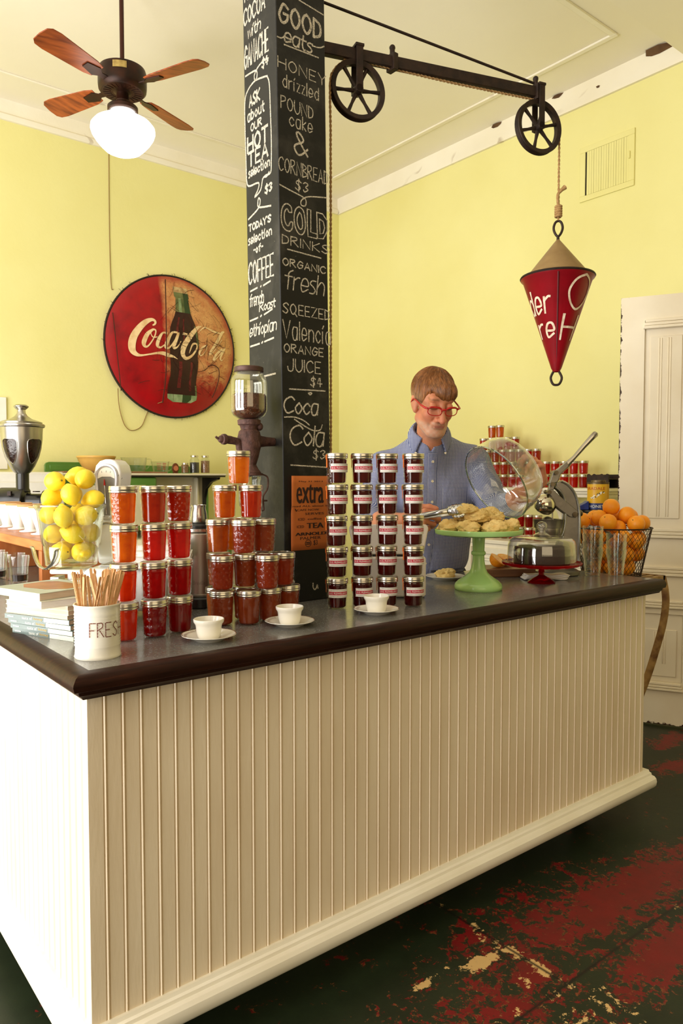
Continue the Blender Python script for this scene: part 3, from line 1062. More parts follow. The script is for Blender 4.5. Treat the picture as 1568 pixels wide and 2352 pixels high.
def bottle_band(b, za, zb, fa, fb, lift, n=10):
    """patch of the painted bottle between two heights and two fractions of its width"""
    zs = [za] + [z for z, _, _ in BO if zb < z < za] + [zb]
    Z = [p[0] for p in BO][::-1]
    xl = lambda z: float(np.interp(z, Z, [p[1] for p in BO][::-1]))
    xr = lambda z: float(np.interp(z, Z, [p[2] for p in BO][::-1]))
    vs, fs = [], []
    for z in zs:
        for i in range(n + 1):
            f = fa + (fb - fa) * i / n
            vs.append(dome(xl(z) + (xr(z) - xl(z)) * f, z, lift))
    for j in range(len(zs) - 1):
        for i in range(n):
            q = j * (n + 1) + i
            fs.append((q, q + 1, q + n + 2, q + n + 1))
    b.add(vs, fs)


b = MB()
for m_, za, zb, fa, fb, lf in ((0, .52, .471, 0, 1, .003), (1, .471, .296, 0, 1, .003), (5, .471, .296, .62, 1, .0035), (3, .42, .296, .22, .42, .0036), (2, .296, -.417, 0, 1, .003), (3, -.417, -.483, 0, 1, .003),
                               (4, .25, .1, .22, .30, .0036), (4, .24, -.1, .46, .52, .0036), (4, -.13, -.36, .3, .42, .0036), (4, -.13, -.38, .72, .8, .0036), (1, .19, .02, .93, 1, .0036), (1, -.33, -.417, .94, 1, .0036), (5, -.417, -.483, .5, .8, .0036)):
    b.m = m_
    bottle_band(b, za, zb, fa, fb, lf)
b.build('painted_bottle', mc, sgn, smooth=60)
b = MB()
for L in SIGN_SCRIPT:
    P = catmull([(p[0], p[1], p[2]) for p in L], 5) if len(L) > 2 else [L[0], L[1]]
    b.ribbon([p[:2] for p in P], [p[2] for p in P], lambda u, v, h: dome(u, v, .0055 + h))
b.build('script_lettering', mat('cream_lettering', (236, 206, 156), .5, 0, (206, 160, 104), 16, amt=(.45, .75)), sgn, smooth=0)
fr = random.Random(31)
b = MB()
for k in range(150):
    x = fr.gauss(.16, .22)
    z = fr.gauss(-.02, .24)
    if math.hypot(x, z) > .53 or x < -.3:
        continue
    a, L_ = fr.uniform(0, PI), fr.uniform(.03, .16)
    c_ = fr.uniform(-.6, .6)
    P = []
    for j in range(6):
        f = j / 5 - .5
        aa = a + c_ * f
        P.append((x + L_ * f * math.cos(aa), z + L_ * f * math.sin(aa)))
    b.ribbon(P, fr.uniform(.0012, .0036), lambda u, v, h: dome(u, v, .0068 + h))
b.build('scratches', mat('rust_scratch', (74, 30, 18), .8, 0, (44, 18, 12), 20), sgn, smooth=0)
b = MB()
b.tube(catmull([(-.112, -.125, .55), (-.113, -.135, .2), (-.114, -.135, -.1), (-.12, -.128, -.3), (-.128, -.08, -.5)], 4), .0045, 6)
b.tube(catmull([(-.55, -.05, .22), (-.545, -.07, .1), (-.53, -.08, -.1), (-.51, -.08, -.3), (-.49, -.06, -.42)], 4), .004, 6)
b.tube(catmull([(.3, -.105, -.15), (.36, -.095, -.13), (.42, -.085, -.16), (.425, -.08, -.24), (.4, -.07, -.34), (.36, -.07, -.42)], 4), .004, 6)
b.build('cord', mat('brown_twine', (70, 34, 20), .9), sgn, smooth=60)
b = MB()
b.tube(catmull([(-.51, -.04, -.40), (-.495, -.02, -.53), (-.465, -.012, -.65), (-.43, -.012, -.72), (-.375, -.012, -.745), (-.295, -.012, -.705), (-.245, -.012, -.6), (-.205, -.015, -.53), (-.129, -.075, -.49)], 5), .0035, 6)
b.build('slack_cord', mat('tan_cord', (150, 118, 70), .9), sgn, smooth=60)
b = MB()
b.tube(catmull([(2.409, WY - .004, 4.094), (2.405, WY - .004, 3.4), (2.412, WY - .006, 3.0), (2.43, WY - .006, 2.96)], 6), .0028, 6)
tag(b.build('wire', mat('brown_wire', (150, 118, 70), .8), smooth=60), 'thin brown wire running down the yellow wall from cornice to round sign', 'wire')

# ------------------------------------------------------------------ ceiling fan with light
fan = thing('ceiling_fan', 'dark ceiling fan with four brown wooden blades and a glowing white glass light', 'ceiling fan', (1.723, 4.135, 3.64))
bk = mat('fan_bronze', (36, 20, 12), .4, .5, (62, 30, 16), 14)
b = MB()
b.lathe([(0, -.075), (.118, -.075), (.131, -.062), (.134, -.04), (.134, .03), (.128, .05), (.1, .064), (.05, .068), (.036, .075), (.03, .1), (.02, .105), (0, .105)], 40)
for k in range(24):
    a = 2 * PI * k / 24
    b.box((0, 0, 0), (.04, .008, .004), Matrix.Translation((.085 * math.cos(a), .085 * math.sin(a), -.0755)) @ rot(0, 0, a))
b.build('motor_housing', bk, fan)
b = MB().cyl((0, 0, .1), .0125, .51)
b.lathe([(0, .545), (.05, .55), (.062, .58), (.064, .61), (0, .61)], 24)
b.build('rod', mat('fan_rod', (70, 26, 14), .35, .3, (40, 18, 12), 6, (1, 1, .2)), fan)
mpl = Matrix.Rotation(YAW, 4, 'Z')
b = MB()
vs = []
for k in range(7):
    a = R(-90) + YAW + (k / 6 - .5) * .56 + R(10)
    for z in (.0, .036):
        vs.append((.1355 * math.cos(a), .1355 * math.sin(a), z))
b.add(vs, [(2 * k, 2 * k + 2, 2 * k + 3, 2 * k + 1) for k in range(6)])
b.build('name_plate', M['brass'], fan)
wb = mat('fan_blade_wood', (168, 82, 34), .35, 0, (110, 44, 18), 3, (1.5, 14, 14), detail=6)
for k in range(4):
    a = R(-27 + 90 * k) + YAW
    G = rot(0, 0, a) @ Matrix.Translation((0, 0, -.045)) @ rot(R(13), 0, 0)
    out = [(.19, -.045), (.24, -.058), (.5, -.075), (.55, -.07), (.572, -.05), (.578, 0), (.572, .05), (.55, .07), (.5, .075), (.24, .058), (.19, .045)]
    bl = MB().prism(out, -.003, .003, G).build('blade', wb, fan, bevel=.0015)
    ir = MB().prism([(.10, -.02), (.17, -.014), (.2, -.035), (.28, -.02), (.28, .02), (.2, .035), (.17, .014), (.10, .02)], -.009, -.0032, G)
    ir.build('blade_iron', bk, bl, smooth=30)
b = MB().lathe([(0, -.155), (.036, -.155), (.038, -.12), (.034, -.115), (.034, -.08), (.05, -.075), (0, -.075)], 28)
b.lathe([(.0, -.152), (.078, -.15), (.084, -.156), (.084, -.176), (.078, -.182), (.0, -.182)], 36)
b.build('light_fitter', bk, fan)
t = NT('lit_opal_glass')
em = t.n('Emission')
em.inputs[0].default_value = (1, .97, .86, 1)
em.inputs[1].default_value = 5.0
t.l(t.ramp(t.noise(t.coord('Object'), 3, 2), [(.2, (1, .98, .88)), (.8, (1, .955, .83))]), em.inputs[0])
m_globe = t.done(em)
b = MB()
b.lathe([(0, -.42), (.03, -.418), (.07, -.41), (.1, -.396), (.125, -.372), (.15, -.343), (.17, -.312), (.178, -.288), (.176, -.268), (.158, -.246), (.128, -.228), (.09, -.216), (.07, -.205), (.068, -.178)], 48)
b.build('light_shade', m_globe, fan)

# ------------------------------------------------------------------ swing arm with two pulley wheels, rope and hanging cone
arm = thing('hoist_arm', 'black iron hoist arm with stay rod reaching right from the pillar', 'hoist arm', (1.49, 2.075, 2.835))
AD = Vector((2.377 - 1.68, 1.842 - 2.04, .0)).normalized()
A0 = Vector((0, 0, 0))
AL = .985
AZ = .03                       # the arm rises a little towards its tip
ap = lambda s_, up=0: AD * s_ + Vector((0, 0, AZ * s_ + up))
b = MB()
sv = AD.cross(Vector((0, 0, 1))).normalized() * .013
for s0, s1 in ((.015, AL),):
    vs = []
    for s_ in (s0, s1):
        p = ap(s_)
        vs += [p + sv + Vector((0, 0, .02)), p - sv + Vector((0, 0, .02)), p - sv - Vector((0, 0, .02)), p + sv - Vector((0, 0, .02))]
    b.add(vs, [(0, 1, 2, 3), (7, 6, 5, 4)] + [(k, (k + 1) % 4, 4 + (k + 1) % 4, 4 + k) for k in range(4)])
b.build('bar', M['iron'], arm, bevel=.003)
for s_ in (.34, .955):
    b = MB()
    p = ap(s_)
    b.box(p, (.022, .04, .058), None)
    b.cyl(p + Vector((0, 0, .028)), .009, .02)
    b.ell(p + Vector((0, 0, .052)), .011, 10, 8)
    b.build('clamp', M['iron'], arm, bevel=.002)
b = MB()
b.tube([(.012, .0, .165), ap(.945, .035)], .0048, 8)
b.build('stay_rod', M['iron'], arm)
WR = .098


def wheel(s_, drop):
    """pulley wheel as a part of the arm; returns its centre in the room"""
    c = ap(s_, -drop)
    G = Matrix.Translation(c) @ rot(0, 0, math.atan2(AD.y, AD.x))
    H = G @ rot(PI / 2, 0, 0)
    b = MB()
    b.lathe([(WR - .014, -.010), (WR + .002, -.014), (WR + .004, -.011), (WR - .004, -.003), (WR - .004, .003), (WR + .004, .011), (WR + .002, .014), (WR - .014, .010)], 56, M=H, closed=True)
    rim = b.build('pulley_wheel', M['iron'], arm)
    b = MB()
    for k in range(6):
        a = 2 * PI * k / 6 + (.3 if drop > .12 else .1)
        b.tube([G @ Vector((q * math.cos(a), 0, q * math.sin(a))) for q in (.012, .05, WR - .012)], [.0085, .0055, .0075], 8)
    b.build('spokes', M['iron'], rim)
    MB().lathe([(0, -.024), (.013, -.024), (.016, -.018), (.018, 0), (.016, .018), (.013, .024), (0, .024)], 20, M=H).build('hub', M['iron'], rim)
    b = MB()
    for sg_ in (-1, 1):
        b.span(-.013, .013, sg_ * .0215 - .0025, sg_ * .0215 + .0025, -.012, drop + .026, G)
    b.span(-.016, .016, -.026, .026, drop + .022, drop + .032, G)
    b.build('hanger', M['iron'], rim, bevel=.002)
    return Vector(arm.location) + c


def kpos(p):
    return Vector(p)


wc1 = wheel(.205, .118)
wc2 = wheel(.97, .128)
rp = MB()


def twist(b, pts, r):
    """two-strand laid rope"""
    P = catmull(pts, 8)
    L = 0
    tw = []
    for i, p in enumerate(P):
        if i:
            L += (Vector(p) - Vector(P[i - 1])).length
        tw.append(L)
    # resample
    N = max(8, int(L / .006))
    Q = [Vector([float(np.interp(L * k / N, tw, [q[c] for q in P])) for c in range(3)]) for k in range(N + 1)]
    for ph in (0, PI):
        line = []
        for k, q in enumerate(Q):
            t = (Q[min(k + 1, N)] - Q[max(k - 1, 0)]).normalized()
            u = t.cross(Vector((.3, .9, .2))).normalized()
            w = t.cross(u)
            a = ph + 2 * PI * (L * k / N) / (r * 7)
            line.append(q + (u * math.cos(a) + w * math.sin(a)) * r * .5)
        b.tube(line, r * .62, 5)


RR = .0045
left1 = wc1 - AD * (WR + RR - .003)
arc = [wc1 + (AD * math.cos(a) + Vector((0, 0, 1)) * math.sin(a)) * (WR + .003) for a in [R(180), R(150), R(120), R(92)]]
arc2 = [wc2 + (AD * math.cos(a) + Vector((0, 0, 1)) * math.sin(a)) * (WR + .003) for a in [R(94), R(70), R(45), R(20), R(0)]]
right2 = wc2 + AD * (WR + .003)
BZ = 2.408
twist(rp, [left1 - Vector((0, 0, 1.6)), left1 - Vector((0, 0, .8)), left1 - Vector((0, 0, .2))] + arc + [(arc[-1] * .5 + arc2[0] * .5) - Vector((0, 0, .004))] + arc2 + [right2 - Vector((0, 0, .1)), Vector((right2.x, right2.y, BZ + .05)), Vector((right2.x, right2.y, BZ - .012))], RR)
for k in range(5):
    z = BZ + .004 + k * .009
    rp.tube([(right2.x + .011 * math.cos(a), right2.y + .011 * math.sin(a), z + .0012 * a / 3) for a in [2 * PI * i / 14 for i in range(14)]], .0052, 6, closed=True)
rp.tube(catmull([(right2.x, right2.y, BZ + .045), (right2.x - .006, right2.y, BZ + .08), (right2.x + .004, right2.y - .004, BZ + .1), (right2.x + .022, right2.y - .014, BZ + .118)], 5), [.006] * 10 + [.007, .007, .007, .008, .009, .01], 7)
tag(rp.build('rope', M['rope'], smooth=60), 'tan jute rope running over both pulley wheels, knotted above the red cone', 'rope')

cone = thing('hanging_cone', 'red hanging tin cone with hand-painted white words and a tan pointed cap', 'hanging sign', (right2.x, right2.y, BZ - .012), LAT - .26)
red = mat('chipped_red_paint', (150, 8, 26), .35, 0, (116, 6, 18), 7, bump=.1, bscale=40)
HZ = -.218          # rim height
TZ = -.580          # tip
CR = .137
b = MB()
loop = catmull([(0, 0, -.062), (-.012, 0, -.048), (-.017, 0, -.028), (-.011, 0, -.008), (0, 0, -.002), (.011, 0, -.008), (.017, 0, -.028), (.012, 0, -.048)], 4, True)
b.tube(loop, .0048, 8, closed=True)
b.rod((0, 0, -.085), (0, 0, -.06), .007, 8, .005)
b.build('top_ring', M['iron'], cone)
b = MB()
b.tube(catmull([(-.012, 0, TZ - .012), (-.021, 0, TZ - .035), (-.013, 0, TZ - .058), (0, 0, TZ - .063), (.013, 0, TZ - .058), (.021, 0, TZ - .035), (.010, 0, TZ - .010), (0, 0, TZ + .004)], 4, True), .0048, 8, closed=True)
b.build('bottom_ring', M['iron'], cone)
b = MB()
b.lathe([(.006, -.075), (.02, -.092), (CR * .9, HZ - .002), (CR * .9, HZ - .006), (.0, HZ - .006)], 40)
b.build('cap', mat('tan_tin', (158, 130, 86), .38, .3, (136, 108, 70), 12), cone)
b = MB()
b.lathe([(.012, TZ - .012), (.02, TZ + .002), (CR - .004, HZ - .018), (CR + .004, HZ - .012), (CR + .006, HZ - .004), (CR, HZ), (CR - .008, HZ - .004), (0, HZ - .004)][::1], 40)
b.m = 1
b.m = 2
b.tube([(0, -.016, TZ), (0, -CR + .001, HZ - .014)], .003, 6)
b.m = 1
b.tube([((CR + .003) * math.cos(2 * PI * k / 48), (CR + .003) * math.sin(2 * PI * k / 48), HZ - .005) for k in range(48)], .005, 6, closed=True)
b.build('body', [red, M['iron'], mat('dark_red_seam', (84, 8, 18), .5)], cone)


def f_cone(u, v, h):
    """u: angle from the seam facing the viewer, v: height"""
    k = (v - TZ - .002) / (HZ - TZ - .02)
    r_ = .02 + (CR - .024) * max(0, min(1, k)) + .0015 + h
    a = -PI / 2 + u
    return (r_ * math.cos(a), r_ * math.sin(a), v)


for t, u0, u1, z0, h in (('der', -1.4, -.28, HZ - .155, .085), ('re', -1.2, -.16, HZ - .245, .075), ('O', .38, 1.3, HZ - .145, .125), ('H', .2, 1.15, HZ - .255, .09), ('der', 1.95, 2.9, HZ - .155, .075), ('O', 3.5, 4.2, HZ - .14, .115)):
    b = MB()
    for st in lettering(t, .12):
        # stroke width is in metres: work on the unrolled surface
        P = [(u0 + (u1 - u0) * p[0], z0 + h * p[1]) for p in st]
        P = [tuple(Vector(P[i]).lerp(Vector(P[i + 1]), j / 5)) for i in range(len(P) - 1) for j in range(5)] + [P[-1]]
        rr = .016 + (CR - .018) * ((z0 + h / 2 - TZ) / (HZ - TZ))
        b.ribbon([(p[0] * rr, p[1]) for p in P], .008, lambda u, v, h_: f_cone(u / rr, v, h_))
    b.build('painted_word', mat('white_brush_paint', (240, 226, 204), .6, 0, (206, 176, 150), 60), cone, smooth=0)
# ------------------------------------------------------------------ jam jars
JH = .097                        # one jar on the next
QN, QZ = 13, .0098


def quilt(r, z, a):
    """diamond-pattern glass over part of the wall, plain panels between"""
    if not (.010 < z < .069) or r < .028:
        return r
    if math.cos(a) > .45:                                  # plain panel that carries the label
        return r
    u, v = a * QN / (2 * PI), (z - .010) / QZ / 2
    A = abs(((u + v) % 1) - .5) * 2
    B = abs(((u - v) % 1) - .5) * 2
    return r + .0016 * min(A, B) - .0004


def jar_parts(root, jelly, hi=True):
    b = MB()
    wall = [(.0292 + .0034 * min(1, (z - .006) / .066), z) for z in ([.006 + .0024 * k for k in range(28)] if hi else [.006, .02, .05, .072])]
    b.lathe([(0, .003), (.022, .002), (.0255, 0), (.0278, .0012), (.0288, .0035)] + wall + [(.0333, .0755), (.0326, .079), (.0312, .081), (.0312, .084), (.0295, .084)], 78 if hi else 24, rfn=quilt if hi else None)
    b.build('glass', M['jarglass'], root, smooth=28 if hi else 50)
    b = MB()
    b.lathe([(0, .0045), (.024, .0045), (.0272, .008), (.0276, .02), (.0305, .07), (.0308, .0745), (.029, .079), (.0, .0795)], 40 if hi else 20)
    b.build('jelly', jelly, root)
    b = MB()
    b.lathe([(.0322, .0805), (.0344, .0805), (.0349, .0825), (.0340, .085), (.0350, .0872), (.0351, .089), (.0344, .0905), (.0347, .0925), (.0344, .0952), (.0333, .0966), (.0322, .0966)], 48 if hi else 24, closed=True)
    b.build('screw_band', M['lid'], root)
    b = MB().lathe([(0, .0805), (.0318, .0805), (.0318, .0958), (.027, .0958), (.0262, .0952), (0, .0952)], 40 if hi else 24)
    b.build('lid_disc', M['lid'], root)


def make_jar(label, loc, rz, jelly, group, proto={}):
    key = jelly.name
    if key not in proto:
        root = thing('jam_jar', label, 'jar', loc, rz, group)
        jar_parts(root, jelly)
        proto[key] = root
        return root
    return dup(proto[key], loc, rz, label, group)


JC = {}
for n, c, c2, clear in (('orange', (236, 124, 6), (208, 84, 4), .55), ('amber', (248, 150, 16), (232, 116, 6), .55), ('coral', (228, 66, 6), (204, 38, 4), .55), ('rust', (206, 56, 6), (180, 32, 4), .55), ('scarlet', (232, 36, 20), (206, 16, 12), .5),
                        ('crimson', (204, 16, 16), (176, 8, 10), .5), ('wine', (176, 10, 14), (146, 4, 8), .45), ('brown', (190, 88, 40), (168, 66, 30), .35), ('honeybrown', (216, 118, 44), (196, 92, 32), .4), ('redbrown', (200, 80, 40), (176, 56, 28), .35)):
    JC[n] = jelly_mat('jelly_' + n, c, clear * .7, c2)

grp = 'glowing jam jars in the front left stack'
colw = ('left', 'middle', 'right')
roww = ('bottom', 'second from bottom', 'third from bottom', 'top')
jr = random.Random(4)
for ci, (x, y) in enumerate(((.731, 1.782), (.808, 1.777), (.885, 1.790))):
    for ri in range(4):
        nm = (('coral', 'coral', 'orange', 'orange'), ('wine', 'crimson', 'scarlet', 'rust'), ('wine', 'crimson', 'scarlet', 'rust'))[ci][ri]
        w = {'orange': 'orange', 'coral': 'orange-red', 'rust': 'rust-red', 'scarlet': 'bright red', 'crimson': 'deep red', 'wine': 'dark wine-red'}[nm]
        make_jar('%s jam jar, %s of %s column in front left stack' % (w, roww[ri], colw[ci]),
                 (x + jr.uniform(-.001, .001), y + jr.uniform(-.001, .001), HC + JH * ri), jr.uniform(0, .9) - 1.9 if jr.random() < .8 else jr.uniform(0, 6), JC[nm], grp)


def at(a, d):
    """a: metres to the right of the middle of the view, d: metres into it"""
    return (.6252 * d + .7805 * a, .7805 * d - .6252 * a)


grp = 'brown and amber jam jars in the stepped pile'
pyr = ((0, -.331, 2.045, 'brown', 'front left of the bottom layer'), (0, -.2585, 2.055, 'brown', 'front middle of the bottom layer'), (0, -.206, 2.108, 'brown', 'bottom layer, right of the front middle jar'),
       (0, -.156, 2.163, 'brown', 'right end of the bottom layer'), (0, -.356, 2.118, 'honeybrown', 'bottom layer, half hidden behind the front left jar'), (0, -.176, 2.245, 'brown', 'bottom layer, hidden behind the right end'),
       (0, -.280, 2.128, 'brown', 'bottom layer, hidden in the middle'),
       (1, -.330, 2.047, 'redbrown', 'front left of the second layer'), (1, -.2745, 2.099, 'brown', 'second layer, set back between two front jars'), (1, -.208, 2.066, 'redbrown', 'front right of the second layer'),
       (1, -.168, 2.137, 'redbrown', 'right end of the second layer'), (1, -.353, 2.121, 'honeybrown', 'second layer, half hidden behind the front left jar'), (1, -.235, 2.17, 'brown', 'second layer, hidden at the back'),
       (2, -.352, 2.11, 'honeybrown', 'left of the third layer'), (2, -.275, 2.08, 'redbrown', 'middle of the third layer'), (2, -.2235, 2.135, 'brown', 'right of the third layer'), (2, -.318, 2.181, 'amber', 'third layer, slipped behind the left and middle jars'),
       (3, -.3335, 2.118, 'orange', 'left of the two near the top'), (3, -.2600, 2.128, 'coral', 'right of the two near the top'), (4, -.2935, 2.122, 'amber', 'single jar on the very top'))
for r, a, d, nm, wh in pyr:
    x, y = at(a, d)
    w = {'brown': 'dark brown', 'redbrown': 'reddish brown', 'honeybrown': 'honey-brown', 'orange': 'orange', 'coral': 'orange-red', 'amber': 'amber'}[nm]
    make_jar('%s jam jar, %s of the pile by the pillar' % (w, wh) if 'layer' not in wh else '%s jam jar, %s in pile by pillar' % (w, wh), (x, y, HC + JH * r), jr.uniform(0, .9) - 1.9 if r > 2 else jr.uniform(0, 6), JC[nm], grp)

# dark jars with paper labels, four columns of five
dj = jelly_mat('jelly_dark', (112, 16, 10), .6, (86, 8, 6))
proto = thing('jam_jar', 'x', 'jar')
jar_parts(proto, dj)
b = MB()


def f_lab(u, v, h):
    r_ = .0335 + h + .0006
    return (r_ * math.cos(u), r_ * math.sin(u), v)


def patch(b, u0, u1, v0, v1, h, n=16):
    vs, fs = [], []
    for k in range(n + 1):
        u = u0 + (u1 - u0) * k / n
        vs += [f_lab(u, v0, h), f_lab(u, v1, h)]
    for k in range(n):
        fs.append((2 * k, 2 * k + 2, 2 * k + 3, 2 * k + 1))
    b.add(vs, fs)


LA = 1.02
patch(b, -LA, LA, .0375, .064, 0)
b.m = 1
for v0, v1 in ((.0388, .0393), (.0622, .0627)):
    patch(b, -LA + .035, LA - .035, v0, v1, .0002)
for u in (-LA + .035, LA - .05):
    patch(b, u, u + .015, .0388, .0627, .0002, 1)
jr2 = random.Random(8)
for v in (.0590, .0415):
    u = -.8
    while u < .8:
        w = jr2.uniform(.03, .13)
        patch(b, u, u + w, v, v + .0011, .0002, 2)
        u += w + .03
b.m = 2
patch(b, -LA + .05, LA - .05, .0458, .0562, .0002)
b.m = 0
b.text("E.G. FLEWELLEN'S", f_lab, -LA + .16, LA - .16, .0484, .0538, .0004)
b.build('label', [mat('label_paper', (238, 234, 226), .6), mat('label_ink', (30, 26, 34), .6), mat('label_red', (176, 22, 52), .55, 0, (164, 16, 46), 40)], proto, smooth=30)
proto['category'] = 'jar'
strip = MB()
patch(strip, -1.62, -1.42, .052, .078, .0006, 3)
patch(strip, -1.62, -1.42, .078, .092, .0024, 3)
strip_o = strip.build('seal_strip', mat('orange_seal', (222, 104, 30), .5), proto, smooth=30)
grp = 'dark jars with red and white labels, four columns of five'
cw = ('first', 'second', 'third', 'fourth')
rw = ('bottom', 'second from the bottom', 'middle', 'second from the top', 'top')
first = True
for ci, (x, y) in enumerate(((1.432, 1.811), (1.509, 1.780), (1.581, 1.742), (1.645, 1.691))):
    for ri in range(5):
        lab = 'dark jar with red-banded label, %s of %s column from the pillar' % (rw[ri], cw[ci])
        loc = (x + jr.uniform(-.0014, .0014), y + jr.uniform(-.0014, .0014), HC + JH * ri)
        rz = LAT - PI / 2 + .22 + jr.uniform(-.12, .14) + (.1 if ri == 4 else 0)
        if first:
            proto.location, proto.rotation_euler = loc, (0, 0, rz)
            proto['label'], proto['group'] = lab, grp
            first = False
        else:
            dup(proto, loc, rz, lab, grp)

# jars on the white hutch at the back
hp = {}


def back_jar(loc, nm, label, group):
    if nm not in hp:
        root = thing('jam_jar', label, 'jar', loc, 0, group)
        jar_parts(root, JC[nm], False)
        hp[nm] = root
        return
    dup(hp[nm], loc, jr.uniform(0, 6), label, group)


HS, HLZ = 1.315, .915            # hutch shelf heights
g = 'red jam jars stepped up on the white hutch shelf'
for ri, (y0, n) in enumerate(((3.03, 13), (3.03, 13), (3.43, 8), (3.63, 5), (3.78, 2))):
    for k in range(n):
        y = y0 + .0785 * k + (.0 if ri < 4 else 0)
        nm = ('scarlet', 'scarlet', 'rust', 'coral', 'orange')[ri] if (k + ri) % 3 else ('crimson', 'crimson', 'scarlet', 'rust', 'orange')[ri]
        back_jar((4.62, y, HS + JH * ri), nm, '%s jam jar, number %d from right in row %d on the white hutch' % ('orange' if nm in ('orange', 'coral') else 'red', k + 1, ri + 1), g)
g = 'red jam jars on the lower hutch shelf'
for ri in range(2):
    for k in range(6):
        back_jar((4.60, 3.40 + .078 * k, HLZ + .0006 + JH * ri), ('wine', 'crimson')[(k + ri) % 2] if k else 'scarlet', 'dark red jam jar, number %d from right, %s row of lower hutch shelf' % (k + 1, ('bottom', 'upper')[ri]), g)
# ------------------------------------------------------------------ white ribbed tin with stir sticks
tin = thing('ribbed_tin', 'white ribbed tin reading FRESH, full of wooden stir sticks at the counter corner', 'tin', (.617, 1.663, HC))
TR, TH = .0505, .122
pr = [(0, .004), (TR - .003, .004), (TR, 0), (TR + .0015, .003), (TR, .007)]
for k in range(12):
    z = .026 + k * .0063
    pr += [(TR - .0012, z), (TR + .0006, z + .003)]
pr += [(TR - .0008, .104), (TR, .108), (TR, .117), (TR + .002, .119), (TR + .0015, TH), (TR - .0015, TH), (TR - .002, .117), (TR - .0035, .1), (TR - .0035, .006), (0, .006)]
b = MB().lathe(pr, 64)
b.build('can', mat('white_glazed_tin', (240, 236, 222), .16, 0, (232, 226, 210), 6, spec=.6), tin, smooth=60)


def f_tin(u, v, h):
    r_ = TR + .0014 + h
    return (r_ * math.cos(u), r_ * math.sin(u), v)


b = MB()
u0 = LAT - PI / 2 - .02
for t, a, w in (('F', 0, .27), ('R', .33, .27), ('E', .68, .27), ('S', 1.02, .26), ('H', 1.36, .28)):
    for st in lettering(t):
        P = [((u0 + a + w * p[0]) * TR, .052 + .032 * p[1]) for p in st]
        for i in range(len(P) - 1):          # stitched look: short dashes
            p, q = Vector(P[i]), Vector(P[i + 1])
            L = (q - p).length
            m = max(1, int(L / .0055))
            for j in range(m):
                b.ribbon([p.lerp(q, (j + .1) / m), p.lerp(q, (j + .84) / m)], .0018, lambda u, v, h: f_tin(u / TR, v, h))
b.build('lettering', mat('red_brown_stitch', (112, 48, 30), .8), tin, smooth=0)
sm = mat('birch_stirrer', (214, 168, 116), .55, 0, (196, 146, 94), 8, (1, 1, 8))
sw = .0031
out = [(-sw, .003)] + [(-sw, .187)] + [(-sw * math.cos(PI * k / 6), .187 + sw * math.sin(PI * k / 6)) for k in range(1, 6)] + [(sw, .187), (sw, .003)] + [(sw * math.cos(PI * k / 6), .003 - sw * math.sin(PI * k / 6)) for k in range(1, 6)]
sp = MB().prism(out, -.0008, .0008, ax='y').build('stir_stick', sm, smooth=30)
tag(sp, 'pale flat wooden stir stick standing among others in the white FRESH tin', 'stir stick', 'stir sticks in the white tin')
sr = random.Random(21)
n = 0
pts = []
while n < 46:
    # foot inside the can, point at the rim that the stick leans on or passes
    a = sr.uniform(0, 2 * PI)
    q = .036 * math.sqrt(sr.uniform(0, 1))
    foot = Vector((q * math.cos(a), q * math.sin(a), .0075))
    a2 = a + sr.uniform(-1.2, 1.2)
    q2 = min(.0405, q + .012 + .02 * sr.random())
    rim = Vector((q2 * math.cos(a2), q2 * math.sin(a2), .12))
    d = (rim - foot).normalized()
    o = sp if n == 0 else sp.copy()
    if n:
        COL.objects.link(o)
    x = Vector((0, 0, 1)).cross(d)
    x = x.normalized() if x.length > 1e-4 else Vector((1, 0, 0))
    y = d.cross(x)
    tw = sr.uniform(-1.2, 1.2)
    x2 = x * math.cos(tw) + y * math.sin(tw)
    y2 = d.cross(x2)
    Mx = Matrix((x2, y2, d)).transposed().to_4x4()
    Mx.translation = Vector(tin.location) + foot + d * .001
    o.matrix_world = Mx
    n += 1

# ------------------------------------------------------------------ books
cov = mat('sage_cover', (182, 190, 176), .35, 0, (160, 170, 154), 4)
spn = mat('dark_green_spine', (84, 100, 96), .35, 0, (120, 134, 128), 5)
pale = mat('pale_cover', (226, 226, 210), .4, 0, (210, 208, 178), 12)
ti_w = mat('spine_white', (240, 238, 228), .5)
ti_y = mat('spine_gold', (206, 168, 76), .5)
phb = mat('cover_brown_photo', (132, 74, 44), .35, 0, (186, 120, 76), 9)


